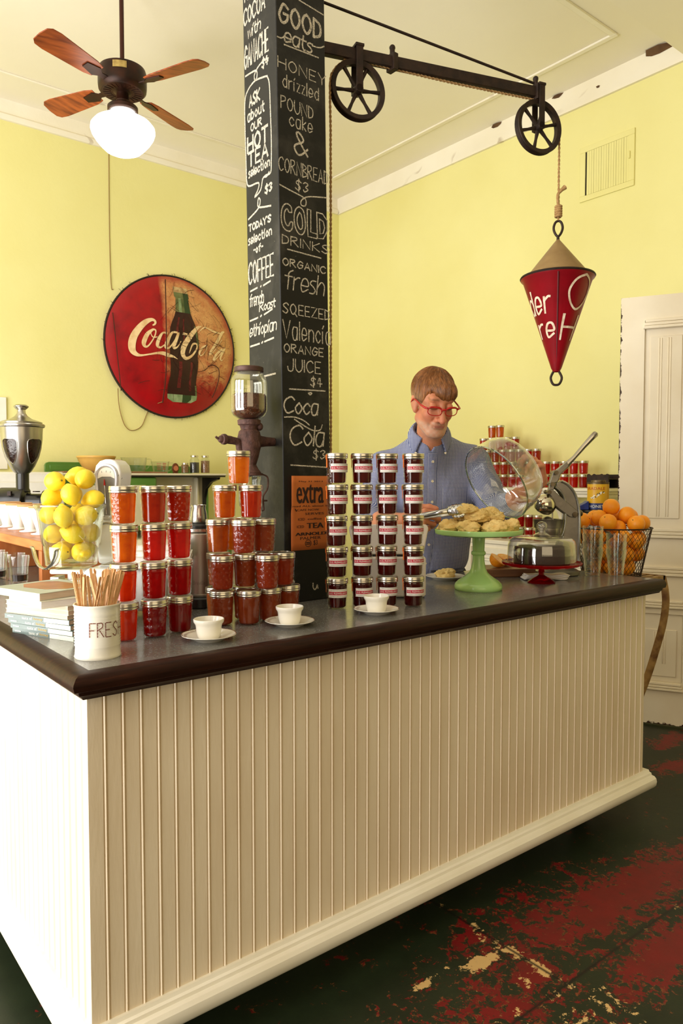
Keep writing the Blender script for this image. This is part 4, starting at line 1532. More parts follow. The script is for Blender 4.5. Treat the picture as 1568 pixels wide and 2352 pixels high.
def book(label, loc, rz, w, d, h, style, group, soft=True):
    """spine along local x at y=0, pages towards +y; w along the spine"""
    t = thing('book', label, 'book', loc, rz, group)
    b = MB()
    b.span(-w / 2, w / 2, 0, d, 0, .0009)
    b.span(-w / 2, w / 2, 0, d, h - .0009, h)
    b.span(-w / 2, w / 2, 0, .0012, .0009, h - .0009)
    b.build('cover', spn if style == 'spine' else (cov if style == 'photo' else pale), t)
    b = MB().span(-w / 2 + .002, w / 2 - .002, .0012, d - .001, .0009, h - .0009)
    b.build('pages', M['paper'] if style != 'white' else mat('white_pages', (240, 238, 232), .8, 0, (226, 222, 214), 260, (.1, .1, 4)), t)
    if style == 'spine':
        b = MB()
        f = lambda u, v, q: (u, -.0004 - q, v)
        b.m = 2
        b.add([f(w * .12, .0004, 0), f(w / 2 - .001, .0004, 0), f(w / 2 - .001, h - .0004, 0), f(w * .12, h - .0004, 0)], [(0, 1, 2, 3)])
        b.m = 0
        b.text('taste of', f, -w * .22, -w * .06, h * .2, h * .82, .0003)
        b.ribbon([(-w * .45, h * .5), (-w * .36, h * .5)], h * .22, f, .0003)
        b.m = 1
        b.text('honey', f, -w * .04, w * .1, h * .12, h * .82, .0003)
        b.build('spine_title', [ti_w, ti_y, pale], t, smooth=0)
    if style == 'photo':
        b = MB()
        e = .0004
        b.prism([(-.06, .03), (.06, .03), (.085, .06), (.08, .12), (.03, .15), (-.05, .14), (-.085, .1), (-.08, .05)], h + e * .2, h + e)
        b.build('cover_photo', phb, t)
    return t


z = HC
bg = 'books in the front left pile'
br = random.Random(2)
ang = math.atan2(-.227, .09)
spec = [('spine', .0122, 0, 0, 'green-spined honey book, bottom of the front left pile'), ('spine', .0122, .012, .01, 'green-spined honey book, second from the bottom of the front left pile'),
        ('spine', .0122, .03, .02, 'green-spined honey book, third from the bottom of the front left pile'), ('spine', .0122, .045, .05, 'green-spined honey book, fourth from the bottom of the front left pile'),
        ('plain', .0115, .06, .75, 'pale book with pages outward, fifth from the bottom of the front pile'), ('plain', .0115, .05, .8, 'pale book with pages outward, sixth from the bottom of the front pile'),
        ('plain', .0115, .055, .78, 'pale book with pages outward, seventh from the bottom of the front pile')]
base = Vector((.624, 1.838, 0))
dirx = Vector((math.cos(ang), math.sin(ang), 0))
for st, h, off, da, lab in spec:
    a = ang + (da if st == 'spine' else .03 * da)
    dx = Vector((math.cos(a), math.sin(a), 0))
    ctr = base - dx * .12 + Vector((-math.sin(a), math.cos(a), 0)) * 0
    ctr = ctr - dirx * off * .6 + Vector((-math.sin(ang), math.cos(ang), 0)) * off * .2
    if st == 'plain':
        # turned round: page edges face the viewer's left
        c2 = ctr + Vector((-math.sin(a), math.cos(a), 0)) * .17
        book(lab, (c2.x, c2.y, z), a + PI, .235, .17, h, st, bg)
    else:
        book(lab, (ctr.x, ctr.y, z), a, .235, .17, h, st, bg)
    z += h + .0002
for i, (h, px_, py_, a, lab, st) in enumerate(((.0185, .556, 1.874, R(-84), 'white book poking out to the left, second from the top of the front pile', 'white'), (.0185, .556, 1.884, R(-74), 'sage book with brown cover photo, top of the front left pile', 'photo'))):
    dx = Vector((math.cos(a), math.sin(a), 0))
    nx = Vector((-math.sin(a), math.cos(a), 0))
    c2 = Vector((px_, py_, 0)) - dx * .105 + nx * .19
    book(lab, (c2.x, c2.y, z), a + PI, .21, .19, h, st, bg)
    z += h + .0002

# ------------------------------------------------------------------ balance scale with two platters
sc = thing('balance_scale', 'white enamel balance scale with a tall dial head, behind the front jars', 'scale', (.858, 2.146, HC), LAT)
we = mat('white_enamel', (240, 240, 238), .14, 0, (232, 232, 230), 6, spec=.6, coat=.3)
b = MB().span(-.079, .155, -.085, .085, .02, .145)
b.build('base', we, sc, bevel=.022, segs=4)
b = MB()
for x, y in ((-.05, -.06), (.125, -.06), (-.05, .06), (.125, .06)):
    b.cyl((x, y, 0), .014, .02, 14)
b.build('feet', M['black'], sc)
b = MB().span(-.02, .185, -.10, .07, .153, .158)
b.cyl((.08, 0, .143), .02, .012)
b.build('right_platter', M['steel'], sc, bevel=.002)
tw = []
for x, z_ in ((-.036, .14), (-.042, .2), (-.048, .235), (-.045, .262), (-.032, .285), (-.031, .31), (-.038, .36), (-.044, .40), (-.046, .425), (-.040, .447), (-.026, .461), (-.008, .466)):
    tw.append((x, z_))
tw = tw + [(-x, z_) for x, z_ in tw[::-1]]
G = Matrix.Translation((-.046, .12, 0)) @ rot(0, 0, R(-14))
tower = MB().prism(tw, -.035, .04, G, ax='y').build('dial_tower', we, sc, bevel=.009, segs=3)
win = [(-.021, .292), (-.033, .38), (-.034, .42), (-.022, .44), (0, .447), (.022, .44), (.034, .42), (.033, .38), (.021, .292)]
b = MB()
wc = catmull([(p[0], -.037, p[1]) for p in win], 3, True)
b.tube([G @ Vector(p) for p in wc], .006, 8, closed=True)
for p in ((-.031, .43), (.031, .43), (-.018, .296), (.018, .296)):
    b.ell(G @ Vector((p[0] * 1.05, -.04, p[1])), .003, 10, 6)
b.build('window_frame', mat('bright_trim', (206, 206, 210), .25, .35, (186, 186, 192), 20), tower)
b = MB().prism(win, -.0366, -.0358, G, ax='y')
b.build('window_back', mat('dial_shadow_grey', (128, 124, 116), .5), tower)
b = MB().prism([(-.031, .405), (-.032, .42), (-.02, .437), (0, .443), (.02, .437), (.032, .42), (.031, .405), (.015, .412), (-.015, .412)], -.0380, -.0370, G, ax='y')
b.build('dial_card', mat('dial_card', (236, 230, 214), .5), tower)
b = MB()
for k in range(9):
    a = R(90 + (k - 4) * 11)
    p = Vector((.075 * math.cos(a), -.0383, .35 + .075 * math.sin(a)))
    b.tube([G @ p, G @ (p + Vector((.006 * math.cos(a), 0, .006 * math.sin(a))))], .0005, 4)
b.build('dial_marks', M['black'], tower)
b = MB()
b.tube([G @ Vector((0, -.0385, .296)), G @ Vector((-.006, -.0385, .4))], .0012, 6)
b.m = 1
b.tube([G @ Vector((-.0052, -.0388, .385)), G @ Vector((-.0062, -.0388, .404))], [.0035, .001], 6)
b.build('needle', [M['steel'], mat('needle_red', (190, 30, 24), .4)], tower)
b = MB().tube([G @ Vector((p[0], -.037, p[1])) for p in catmull([(-.03, 0, .20), (-.036, 0, .235), (-.02, 0, .262), (.0, 0, .268), (.02, 0, .262), (.036, 0, .235), (.03, 0, .2)], 4) for p in [(p[0], p[2])]], .003, 6)
b.build('lower_trim', M['steel'], tower)
bx = Vector((-.139, .008, 0))      # under the glass bowl
b = MB()
b.span(-.17, -.07, -.02, .02, .085, .105)
b.span(-.19, -.165, -.028, .024, .07, .115)
for p in ((-.191, -.018, .105), (-.191, .012, .105), (-.191, -.018, .08)):
    b.ell(p, .0035, 8, 6)
b.build('beam', M['steel'], sc, bevel=.004)
b = MB().box((bx.x, bx.y, .131), (.1, .09, .014))
b.cyl((bx.x, bx.y, .1), .012, .028)
b.build('left_platter', we, sc, bevel=.005)
b = MB()
for sx_, sy_ in ((-1, -1),):
    q = lambda x, y, z_: (bx.x + x * (1 if sx_ < 0 else -1), bx.y + y * (1 if sy_ < 0 else -1), z_)
    b.tube(catmull([q(0, 0, .1405), q(-.03, -.045, .1405), q(-.05, -.073, .1425)], 5), .007, 8, flat=.22, up=(0, 0, 1))
    for P in ([q(-.05, -.074, .143), q(-.07, -.066, .152), (q(-.086, -.055, .176)), q(-.095, -.048, .2), q(-.101, -.045, .206)], [q(-.05, -.074, .143), q(-.03, -.088, .153), q(-.013, -.095, .176), q(-.005, -.103, .198), q(.001, -.109, .204)]):
        b.tube(catmull(P, 5), .0078, 8, flat=.25, up=(0, 0, 1))
b.build('bowl_cradle', M['steel'], sc)

# ------------------------------------------------------------------ glass bowl of lemons
BX = Vector(sc.location) + Matrix.Rotation(LAT, 3, 'Z') @ bx
bowl = thing('glass_bowl', 'panelled clear glass bowl heaped with lemons, on the left platter of the scale', 'bowl', (BX.x, BX.y, HC + .146), LAT)


def flute(r, z, a):
    return r * (1 + .012 * abs(math.sin(a * 7))) if .012 < z < .17 else r


BO_R, BI = .104, .0035
prof = [(0, .004), (.066, .002), (.07, 0), (.074, .003), (.0745, .02), (.079, .06), (.080, .064), (.0825, .067), (.096, .165), (.1, .170), (.104, .177), (.1045, .182), (.1025, .184), (.1005, .181), (.0965, .17), (.0925, .162), (.079, .07), (.076, .06), (.071, .02), (.066, .012), (0, .011)]
MB().lathe(prof, 84, rfn=flute).build('bowl_glass', glass_mat('bowl_glass', (.955, .975, .955), .9, .06), bowl, smooth=35)
lm = None


def m_peel(name, a, bcol, bs=90):
    t = NT(name)
    v = t.coord('Object')
    c = t.ramp(t.noise(v, 18, 3), [(.3, lin(a)), (.75, lin(bcol))])
    p = t.principled(c, .38, 0, .45, coat=.05, normal=t.bump(t.noise(v, bs * 5, 2), .22, .002))
    return t.done(p)


peel = m_peel('lemon_peel', (250, 224, 62), (240, 204, 40))
LR = .0305
prof = [(0, -.041), (.004, -.0405), (.007, -.037), (.013, -.032), (.021, -.0245), (.0275, -.0135), (.0305, 0), (.0282, .0135), (.022, .024), (.014, .031), (.008, .0345), (.0045, .0365), (.003, .036), (0, .0352)]
lem0 = thing('lemon', 'x', 'lemon')
MB().lathe(prof, 28).build('peel', peel, lem0, smooth=60)
MB().cyl((0, 0, .0355), .0025, .0022, 8).build('stem_scar', mat('lemon_stem', (112, 110, 54), .8), lem0)
# across, into, up from the foot of the bowl; tilt
LS = [(-.045, -.005, .250, 1.5, .3, 'at the top left of the heap'), (.040, .012, .258, 1.2, 2.4, 'at the top right of the heap'), (.014, -.036, .213, -.4, .5, 'in front at the top, overlapping the rim'),
      (-.0625, .022, .205, 1.1, 2.0, 'at the left rim, below the topmost lemon'), (-.006, .038, .214, 1.4, 3.2, 'behind in the middle of the heap'), (.068, .008, .198, 1.3, .9, 'at the right rim of the bowl'),
      (-.012, .0, .285 - .012, 1.5, 1.2, 'deep at the back on top') if False else (.004, .055, .262, 1.5, 1.2, 'at the back on top of the heap'),
      (-.046, -.033, .152, 1.2, .2, 'inside the bowl at upper left'), (.0, -.052, .146, 2.9, .4, 'in the middle of the bowl with its tip down'), (.0495, -.03, .150, 1.4, 1.0, 'inside the bowl at upper right'),
      (-.044, -.018, .092, 1.3, 2.2, 'inside the bowl at mid left'), (.022, -.034, .086, 1.9, 1.2, 'large in the lower middle of the bowl'), (.054, .02, .096, 1.4, 2.5, 'inside the bowl at mid right'),
      (-.024, -.03, .043, 1.5, .4, 'at the bottom of the bowl on the left'), (.034, -.026, .0425, 1.45, 2.9, 'at the bottom of the bowl on the right'), (.02, .034, .044, 1.5, 1.4, 'at the bottom of the bowl at the back'),
      (-.03, .034, .043, 1.5, 5.2, 'at the bottom of the bowl at back left'), (-.01, .044, .103, 1.5, .2, 'inside the bowl at the back'), (.012, .035, .16, 1.5, 2.2, 'inside the bowl at the upper back')]
BR = Matrix.Rotation(LAT, 3, 'Z')


def settle(P, r, wall, floor, top, it=140):
    """push round fruit apart and inside the vessel"""
    P = [Vector(p) for p in P]
    for _ in range(it):
        for i in range(len(P)):
            for j in range(i):
                d = P[i] - P[j]
                L = d.length
                if L < 2 * r:
                    m = d.normalized() * (2 * r - L) * .5
                    P[i] += m
                    P[j] -= m
        for p in P:
            if p.z < floor + r:
                p.z = floor + r
            if p.z < top + r * .6:
                q = wall(min(p.z, top)) - r * 1.04
                L = math.hypot(p.x, p.y)
                if L > q:
                    p.x *= q / L
                    p.y *= q / L
    return P


LP = settle([p[:3] for p in LS], .0300, lambda z: .0705 + .025 * z / .165, .012, .18)
LS = [(*q, *p[3:]) for p, q in zip(LS, LP)]
for i, (x, y, z_, tx, tz, wh) in enumerate(LS):
    o = lem0 if i == 0 else copy_tree(lem0)
    o.location = Vector(bowl.location) + BR @ Vector((x, y, z_))
    o.rotation_euler = (tx, 0, tz)
    s_ = .955 + .03 * math.sin(i * 2.3)
    o.scale = (s_, s_, s_)
    o['label'] = 'yellow lemon %s' % wh
    o['group'] = 'lemons heaped in the glass bowl'

# books lying on the right platter
z = HC + .158 + .0003
for i, (h, dx, a, lab) in enumerate(((.016, .0, .50, 'white paperback, bottom of the four books lying on the scale'), (.016, .008, .54, 'white paperback, second from bottom of the books on the scale'), (.016, -.004, .46, 'white paperback, third from bottom of the books on the scale'), (.016, -.012, .56, 'white paperback, top of the four books lying on the scale'))):
    p = Vector(sc.location) + BR @ Vector((.060 + dx, -.09, 0))
    book(lab, (p.x, p.y, z), LAT + a - PI / 2 - .5 + .12, .20, .17, h, 'white', 'white books on the right platter of the scale')
    z += h + .0002

# ------------------------------------------------------------------ steel appliance and pitcher behind the jars
ap_ = thing('coffee_urn', 'brushed steel cylindrical urn with black base between the jam stacks', 'urn', (1.125, 2.13, HC), LAT)
MB().lathe([(0, .0), (.074, 0), (.078, .004), (.078, .03), (.072, .036), (0, .036)], 40).build('foot', M['black'], ap_)
MB().lathe([(0, .036), (.072, .036), (.074, .04), (.074, .044), (.07, .046), (.07, .232), (.066, .238), (0, .238)], 48).build('body', M['brushed'], ap_, smooth=30)
MB().lathe([(0, .2385), (.066, .2385), (.072, .241), (.072, .249), (.06, .251), (0, .251)], 40).build('lid', M['green'] if False else M['steel'], ap_)
MB().lathe([(0, .2515), (.05, .2515), (.052, .258), (.046, .264), (0, .264)], 36).build('warming_plate', M['black'], ap_)
f = lambda u, v, h: (.0708 * math.cos(u - PI / 2), .0708 * math.sin(u - PI / 2), v)
MB().text('Breville', f, -.12, .42, .075, .088).build('maker_mark', mat('etched_grey', (150, 140, 130), .4, .6), ap_, smooth=0)
pt = thing('steel_pitcher', 'small shiny steel milk pitcher standing on top of the urn', 'pitcher', (1.125 - .005, 2.13 - .004, HC + .2645), LAT)
MB().lathe([(0, 0), (.026, 0), (.028, .004), (.026, .03), (.022, .048), (.024, .058), (.0225, .058), (.0205, .048), (.0245, .03), (.024, .003), (0, .003)], 32).build('body', M['steel'], pt)
MB().tube(catmull([(-.022, 0, .05), (-.04, 0, .047), (-.042, 0, .03), (-.026, 0, .014)], 4), .0028, 8, flat=.5).build('handle', M['steel'], pt)

# ------------------------------------------------------------------ pour-over stand with drippers and glasses
st = thing('pour_over_stand', 'oiled wooden stand with a long shelf holding white coffee drippers', 'stand', (.88, 2.95, HC + .0004))
wd = mat('oiled_fir', (196, 124, 66), .45, 0, (158, 84, 38), 3.2, (9, 1.2, 9), detail=7)
wd2 = mat('oiled_fir_upright', (196, 120, 66), .45, 0, (162, 86, 42), 3.2, (8, 8, 1.5), detail=7)
MB().span(0, .27, 0, 1.22, .125, .162).build('shelf_board', wd, st, bevel=.003)
for y in (.0, .62, 1.15):
    MB().span(.0, .235, y + .002, y + .04, 0, .125).build('upright', wd2, st, bevel=.002)
dp0 = thing('coffee_dripper', 'x', 'dripper')
b = MB()
b.lathe([(0, .0), (.047, .0), (.0505, .003), (.05, .006), (.03, .01), (.026, .014), (.03, .03), (.056, .112), (.0575, .1145), (.056, .1165), (.054, .114), (.027, .03), (.022, .014), (0, .012)], 44)
b.build('cone', mat('white_porcelain', (244, 243, 240), .12, 0, (238, 236, 232), 5, spec=.6), dp0)
b = MB().tube(catmull([(.044, .0, .085), (.07, 0, .092), (.078, 0, .07), (.066, 0, .05), (.038, 0, .05)], 4), .0045, 8, flat=.7)
b.build('handle', M['china'], dp0)
b = MB()
b.lathe([(.020, .016), (.0565, .118), (.062, .128), (.0605, .1285), (.055, .119), (.0185, .017)], 36, closed=True)
b.build('filter', mat('brown_paper_filter', (206, 160, 108), .8, 0, (190, 142, 90), 9), dp0)
for i, (x, y, wh) in enumerate(((1.0, 3.325, 'nearest the lemons'), (1.01, 3.535, 'second from the lemons'), (1.015, 3.745, 'third from the lemons'), (1.02, 3.955, 'farthest from the lemons'))):
    o = dp0 if i == 0 else copy_tree(dp0)
    o.location = (x, y, HC + .1622)
    o.rotation_euler = (0, 0, 1.1)
    o['label'] = 'white porcelain coffee dripper with paper filter, %s on the wooden stand' % wh
    o['group'] = 'coffee drippers on the wooden stand'


def tumbler_profile(r0, r1, h, t=.0024):
    return [(0, .004), (r0 - .006, .003), (r0 - .003, 0), (r0, .003), (r0 + (r1 - r0) * .62, h * .66), (r0 + (r1 - r0) * .62 + .0012, h * .68), (r1, h - .0012), (r1 - t / 2, h), (r1 - t, h - .0015), (r0 + (r1 - r0) * .62 - t * .9, h * .67), (r0 - t, .010), (0, .0085)]


facet = lambda r, z, a: r * (1 - .03 * abs(math.sin(a * 5))) if .004 < z < .075 else r
cg = glass_mat('tumbler_glass', (.95, .96, .95), .75, .03)
cf = mat('brewed_coffee', (44, 16, 12), .06, 0, (34, 10, 8), 9, spec=.6)
gl0 = thing('coffee_glass', 'x', 'glass')
MB().lathe(tumbler_profile(.03, .039, .108), 60, rfn=facet).build('tumbler', cg, gl0, smooth=30)
cof = MB().lathe([(0, .0092), (.0268, .0105), (.0288, .03), (.0292, .0345), (0, .0345)], 30).build('coffee', cf, gl0)
for i, (x, y, wh, full) in enumerate(((.828, 3.02, 'nearest the books', 1), (.795, 3.2, 'second, left of the wooden stand', 1), (.775, 3.38, 'third, at the left picture edge', 1), (.842, 3.13, 'empty, tucked against the wooden stand', 0), (.812, 3.31, 'fourth, half hidden behind the nearer ones', 1))):
    if i == 0:
        o = gl0
    elif full:
        o = copy_tree(gl0)
    else:
        o = gl0.copy()
        COL.objects.link(o)
        for k in kids(gl0):
            if k.name.startswith('tumbler'):
                q = k.copy()
                COL.objects.link(q)
                q.parent = o
    o.location = (x - .012, y, HC)
    o['label'] = ('facetted glass with dark coffee in it, %s' if full else 'facetted glass, %s') % wh
    o['group'] = 'coffee glasses beside the wooden stand'

# ------------------------------------------------------------------ big coffee grinder
gr = thing('coffee_grinder', 'old coffee grinder with silver bean hopper on a black motor body', 'grinder', (1.246, 4.51, HC), LAT)
alu = mat('cast_aluminium', (196, 192, 186), .28, 1, (150, 146, 140), 5, (1, 1, .4))
HZ0 = .43
hp_ = [(.030, .0), (.05, .018), (.07, .05), (.092, .1), (.105, .15), (.112, .2), (.114, .245), (.116, .27), (.126, .275), (.128, .285), (.124, .290)]
MB().lathe([(0, HZ0)] + [(r_, z_ + HZ0) for r_, z_ in hp_] + [(.108, .29 + HZ0), (0, .29 + HZ0)], 56).build('hopper', alu, gr)
MB().lathe([(0, .291 + HZ0), (.112, .291 + HZ0), (.114, .301 + HZ0), (.10, .307 + HZ0), (.06, .32 + HZ0), (.034, .338 + HZ0), (.024, .355 + HZ0), (.022, .372 + HZ0), (.03, .378 + HZ0), (.04, .388 + HZ0), (.041, .394 + HZ0), (.03, .402 + HZ0), (0, .405 + HZ0)], 48).build('hopper_lid', alu, gr)


def hop_r(z_):
    return float(np.interp(z_, [p[1] for p in hp_], [p[0] for p in hp_]))


for k, a0 in enumerate((-PI / 2 - .26, -PI / 2 + 1.12, PI / 2 + .4)):
    fw = lambda u, v, h: ((hop_r(v) + .0012 + h) * math.cos(u), (hop_r(v) + .0012 + h) * math.sin(u), v + HZ0)
    rows = [(.062, .05), (.075, .2), (.1, .33), (.13, .40), (.16, .43), (.185, .43), (.197, .37), (.203, .22)]
    b = MB()
    vs, fs = [], []
    for v, w in rows:
        for i in range(9):
            vs.append(fw(a0 + w * (i / 4 - 1), v, 0))
    for j in range(len(rows) - 1):
        for i in range(8):
            q = j * 9 + i
            fs.append((q, q + 1, q + 10, q + 9))
    b.add(vs, fs)
    b.build('bean_window', mat('beans_behind_glass', (48, 26, 18), .18, 0, (22, 12, 8), 60, bump=.5, bscale=80, spec=.6), gr)
    ring = [fw(a0 - w, v, .001) for v, w in rows] + [fw(a0 + w, v, .001) for v, w in rows[::-1]]
    MB().tube(ring, .0022, 6, closed=True).build('window_rim', alu, gr)
b = MB()
b.lathe([(0, .33), (.045, .33), (.036, .35), (.036, HZ0 + .012), (0, HZ0 + .012)], 30)
b.lathe([(0, -.16), (.06, -.16), (.085, -.12), (.085, .02), (.05, .03), (.05, .12), (.07, .125), (.07, .16), (.03, .17), (.03, .20), (0, .2)], 36, M=Matrix.Translation((0, 0, .27)) @ rot(0, PI / 2, 0))
b.span(-.14, .12, -.08, .08, 0, .03)
b.span(-.08, .06, -.05, .05, .03, .22)
b.build('motor_body', M['black'], gr, bevel=.004)
b = MB().cyl((.1, -.05, .33), .02, .006)
b.rod((.13, 0, .3), (.2, -.03, .26), .007)
b.span(-.05, -.03, -.09, -.07, .31, .335)
b.build('adjuster', M['iron'], gr)

# ------------------------------------------------------------------ little grinder on the pillar
wg = thing('wall_coffee_mill', 'rusty cast iron coffee mill with glass bean jar, mounted on the pillar', 'coffee mill', (1.25, 2.03, 1.50))
b = MB()      # z=0 is the crank axis
b.lathe([(0, -.145 + .03), (.012, -.11), (.036, -.108), (.038, -.1), (.03, -.09), (.022, -.075), (.030, -.05), (.036, -.02), (.038, .01), (.033, .03), (.026, .037), (.027, .042), (.03, .049), (.036, .052), (.037, .066), (.033, .068), (0, .068)], 40, rfn=lambda r, z, a: r + .0012 * math.sin(9 * a) * math.sin(260 * z) if -.08 < z < .06 else r)
b.build('cast_body', M['rust'], wg)
b = MB()
b.tube([(.02, 0, 0), (.06, 0, .0), (.092, 0, 0)], [.022, .016, .014], 14)
b.lathe([(0, 0), (.03, 0), (.032, .003), (.03, .007), (0, .007)], 24, M=Matrix.Translation((.1015 - .007, 0, 0)) @ rot(0, PI / 2, 0), rfn=lambda r, z, a: r * (.72 + .28 * abs(math.cos(a))))
b.build('wall_bracket', M['rust'], wg)
b = MB()
b.tube(catmull([(-.02, 0, -.052), (-.034, 0, -.03), (-.04, 0, -.006), (-.06, 0, .0), (-.085, 0, .003)], 4), [.011] * 8 + [.012] * 5 + [.013] * 4, 12)
b.lathe([(0, 0), (.016, 0), (.017, .004), (.016, .012), (.011, .014), (.011, .02), (.008, .024), (0, .025)], 20, M=Matrix.Translation((-.085, 0, .003)) @ rot(0, -PI / 2, 0))
b.tube([(-.112, 0, .004), (-.12, 0, .01)], .004, 8)
b.build('crank_shaft', M['rust'], wg)
b = MB()
for k in range(5):
    a = 1.0 + .55 * k
    b.ell((.0365 * math.cos(a) * .9, -.03 - .004 * k, .045 - .002), (.006, .006, .008), 8, 6) if False else None
b.lathe([(.036, -.006), (.039, -.004), (.039, .004), (.036, .006)], 36, M=Matrix.Translation((.0, -.0, -.01)) @ rot(0, PI / 2 - .15, .5), closed=True)
b.ell((.028, -.018, .046), (.011, .011, .013), 12, 8)
b.build('flange', M['rust'], wg)
b = MB()
b.lathe([(.022, .08), (.03, .082), (.034, .088), (.05, .098), (.057, .112), (.0575, .125), (.0575, .20), (.055, .215), (.045, .226), (.044, .236), (.0425, .236), (.043, .226), (.053, .214), (.0555, .2), (.0555, .125), (.055, .113), (.048, .1), (.033, .090), (.022, .084)], 52, c=(0, 0, -.017), closed=True)
b.build('bean_jar', glass_mat('mill_jar_glass', (.95, .95, .92), .8, .07), wg)
fw = lambda u, v, h: (.0588 * math.cos(u - PI / 2), .0588 * math.sin(u - PI / 2), v)
b = MB()
for stt in lettering('Crystal', .16, True):
    b.ribbon([((-1.5 + 1.0 * p[0]) * .0588, .138 + .016 * p[1] + .014 * p[0]) for p in stt], .0016, lambda u, v, h: fw(u / .0588, v, h))
b.build('raised_script', glass_mat('raised_glass', (.72, .7, .62), .9, .2), wg, smooth=0)
b = MB().lathe([(0, .234), (.0455, .234), (.047, .236), (.046, .241), (.047, .244), (.046, .249), (.042, .251), (0, .252)], 44, c=(0, 0, -.017))
b.build('jar_cap', mat('brown_tin_cap', (88, 62, 54), .5, .4, (66, 46, 40), 30), wg)
# beans: a solid heap with individual beans pressed against the glass
b = MB().lathe([(0, .086), (.03, .090), (.046, .102), (.0525, .114), (.0535, .126), (.0535, .160), (.03, .163), (0, .164)], 36, c=(0, 0, -.017))
wr = random.Random(6)
for k in range(330):
    a = wr.uniform(0, 2 * PI)
    z_ = wr.uniform(.1, .163)
    r_ = .0515 if z_ > .115 else .042 + (z_ - .1) * .6
    G = Matrix.Translation((r_ * math.cos(a), r_ * math.sin(a), z_ - .017)) @ rot(wr.uniform(0, 6), wr.uniform(0, 6), wr.uniform(0, 6))
    b.ell((0, 0, 0), (.0042, .0031, .0028), 7, 5, G)
for k in range(110):
    a, q = wr.uniform(0, 2 * PI), .051 * math.sqrt(wr.random())
    b.ell((0, 0, 0), (.0042, .0031, .0028), 7, 5, Matrix.Translation((q * math.cos(a), q * math.sin(a), .146 + .004 * math.cos(q * 40))) @ rot(wr.uniform(0, 6), wr.uniform(0, 6), 0))
o = b.build('coffee_beans', mat('roasted_beans', (104, 54, 34), .32, 0, (66, 32, 20), 120, spec=.5), wg, smooth=60)
o['kind'] = 'stuff'
b = MB()
b.lathe([(0, -.21), (.028, -.21), (.032, -.206), (.034, -.19), (.035, -.125), (.037, -.122), (.037, -.112), (.0355, -.112), (.0335, -.124), (.0325, -.19), (.03, -.203), (0, -.205)], 40)
b.build('catch_glass', glass_mat('catch_glass', (.93, .94, .92), .8, .08), wg)
MB().lathe([(0, -.2045), (.0295, -.2035), (.0318, -.19), (.032, -.178), (.012, -.168), (0, -.166)], 28).build('ground_coffee', mat('ground_coffee', (58, 30, 24), .9, 0, (36, 18, 14), 160, bump=.5, bscale=300), wg)
b = MB()
b.lathe([(.036, -.109), (.043, -.109), (.043, -.102), (.036, -.102)], 32, closed=True)
b.tube(catmull([(.04, -.01, -.105), (.062, -.01, -.115), (.062, -.01, -.15), (.046, -.01, -.175), (.046, -.01, -.205), (.043, -.01, -.222), (.0, 0, -.2145)], 5), .0036, 8, flat=.7)
b.tube([(.046, -.01, -.19), (.06, -.01, -.19)], .003, 6)
b.build('glass_holder', M['rust'], wg)
# ------------------------------------------------------------------ coffee cups on saucers
tea = [mat('milky_coffee', (92, 30, 16), .08, 0, (74, 22, 12), 9, spec=.6)]
cup0 = thing('coffee_cup', 'x', 'cup')
MB().lathe([(0, .003), (.022, .002), (.0235, 0), (.026, .001), (.0285, .006), (.0315, .02), (.0325, .031), (.034, .036), (.0375, .041), (.0385, .045), (.0383, .0485), (.0372, .0495), (.036, .0485), (.0352, .044), (.031, .036), (.029, .02), (.025, .008), (0, .0065)], 48).build('bowl', M['china'], cup0)
MB().lathe([(0, .03), (.0298, .03), (.0308, .0345), (0, .0345)], 36).build('coffee', tea[0], cup0)
scal = lambda r, z, a: r * (1 + .022 * abs(math.sin(4 * a)) ** .7) if r > .06 else r
sau0 = thing('saucer', 'x', 'saucer')
MB().lathe([(0, .0025), (.028, .0022), (.034, 0), (.037, .002), (.05, .0085), (.0655, .0145), (.0675, .0155), (.067, .0168), (.05, .0112), (.034, .0052), (.029, .005), (0, .0045)], 72, rfn=scal).build('plate', M['china'], sau0)
b = MB()
vs, fs = [], []
for k in range(73):
    a = 2 * PI * k / 72
    for r_, z_ in ((.0655, .0167), (.0672, .01695)):
        r2 = scal(r_, 0, a)
        vs.append((r2 * math.cos(a), r2 * math.sin(a), z_ + .0001))
for k in range(72):
    fs.append((2 * k, 2 * k + 1, 2 * k + 3, 2 * k + 2))
b.add(vs, fs)
sr = random.Random(9)
for k in range(34):
    a = PI * .35 + 1.5 * k / 33
    q = lambda u, v: (scal(v, 0, u) * math.cos(u), scal(v, 0, u) * math.sin(u), .0112 + (v - .05) * .345 + .0006)
    a1 = a + sr.uniform(-.02, .02)
    P = [(a1 + .012, .055), (a1, .058), (a1 + .02, .0605)] if k % 3 else [(a1, .054), (a1 + .004, .0615), (a1 + .022, .058)]
    b.add([q(u + d, v) for u, v in P for d in (0, .012)], [(0, 1, 3, 2), (2, 3, 5, 4)])
b.build('brown_pattern', mat('brown_transfer', (128, 74, 44), .3), sau0, smooth=0)
for i, (x, y, wh) in enumerate(((.896, 1.652, 'nearest the white tin'), (1.159, 1.676, 'in front of the brown jam pile'), (1.469, 1.666, 'in front of the dark labelled jars'))):
    for pr_, z_, nm in ((sau0, HC, 'cream scalloped saucer with brown transfer rim, %s'), (cup0, HC + .0052, 'thick cream diner cup of coffee on its saucer, %s')):
        o = pr_ if i == 0 else copy_tree(pr_)
        o.location = (x, y, z_)
        o.rotation_euler = (0, 0, .4 + i * .2)
        o['label'] = nm % wh
        o['group'] = 'saucers along the counter front' if pr_ is sau0 else 'coffee cups along the counter front'

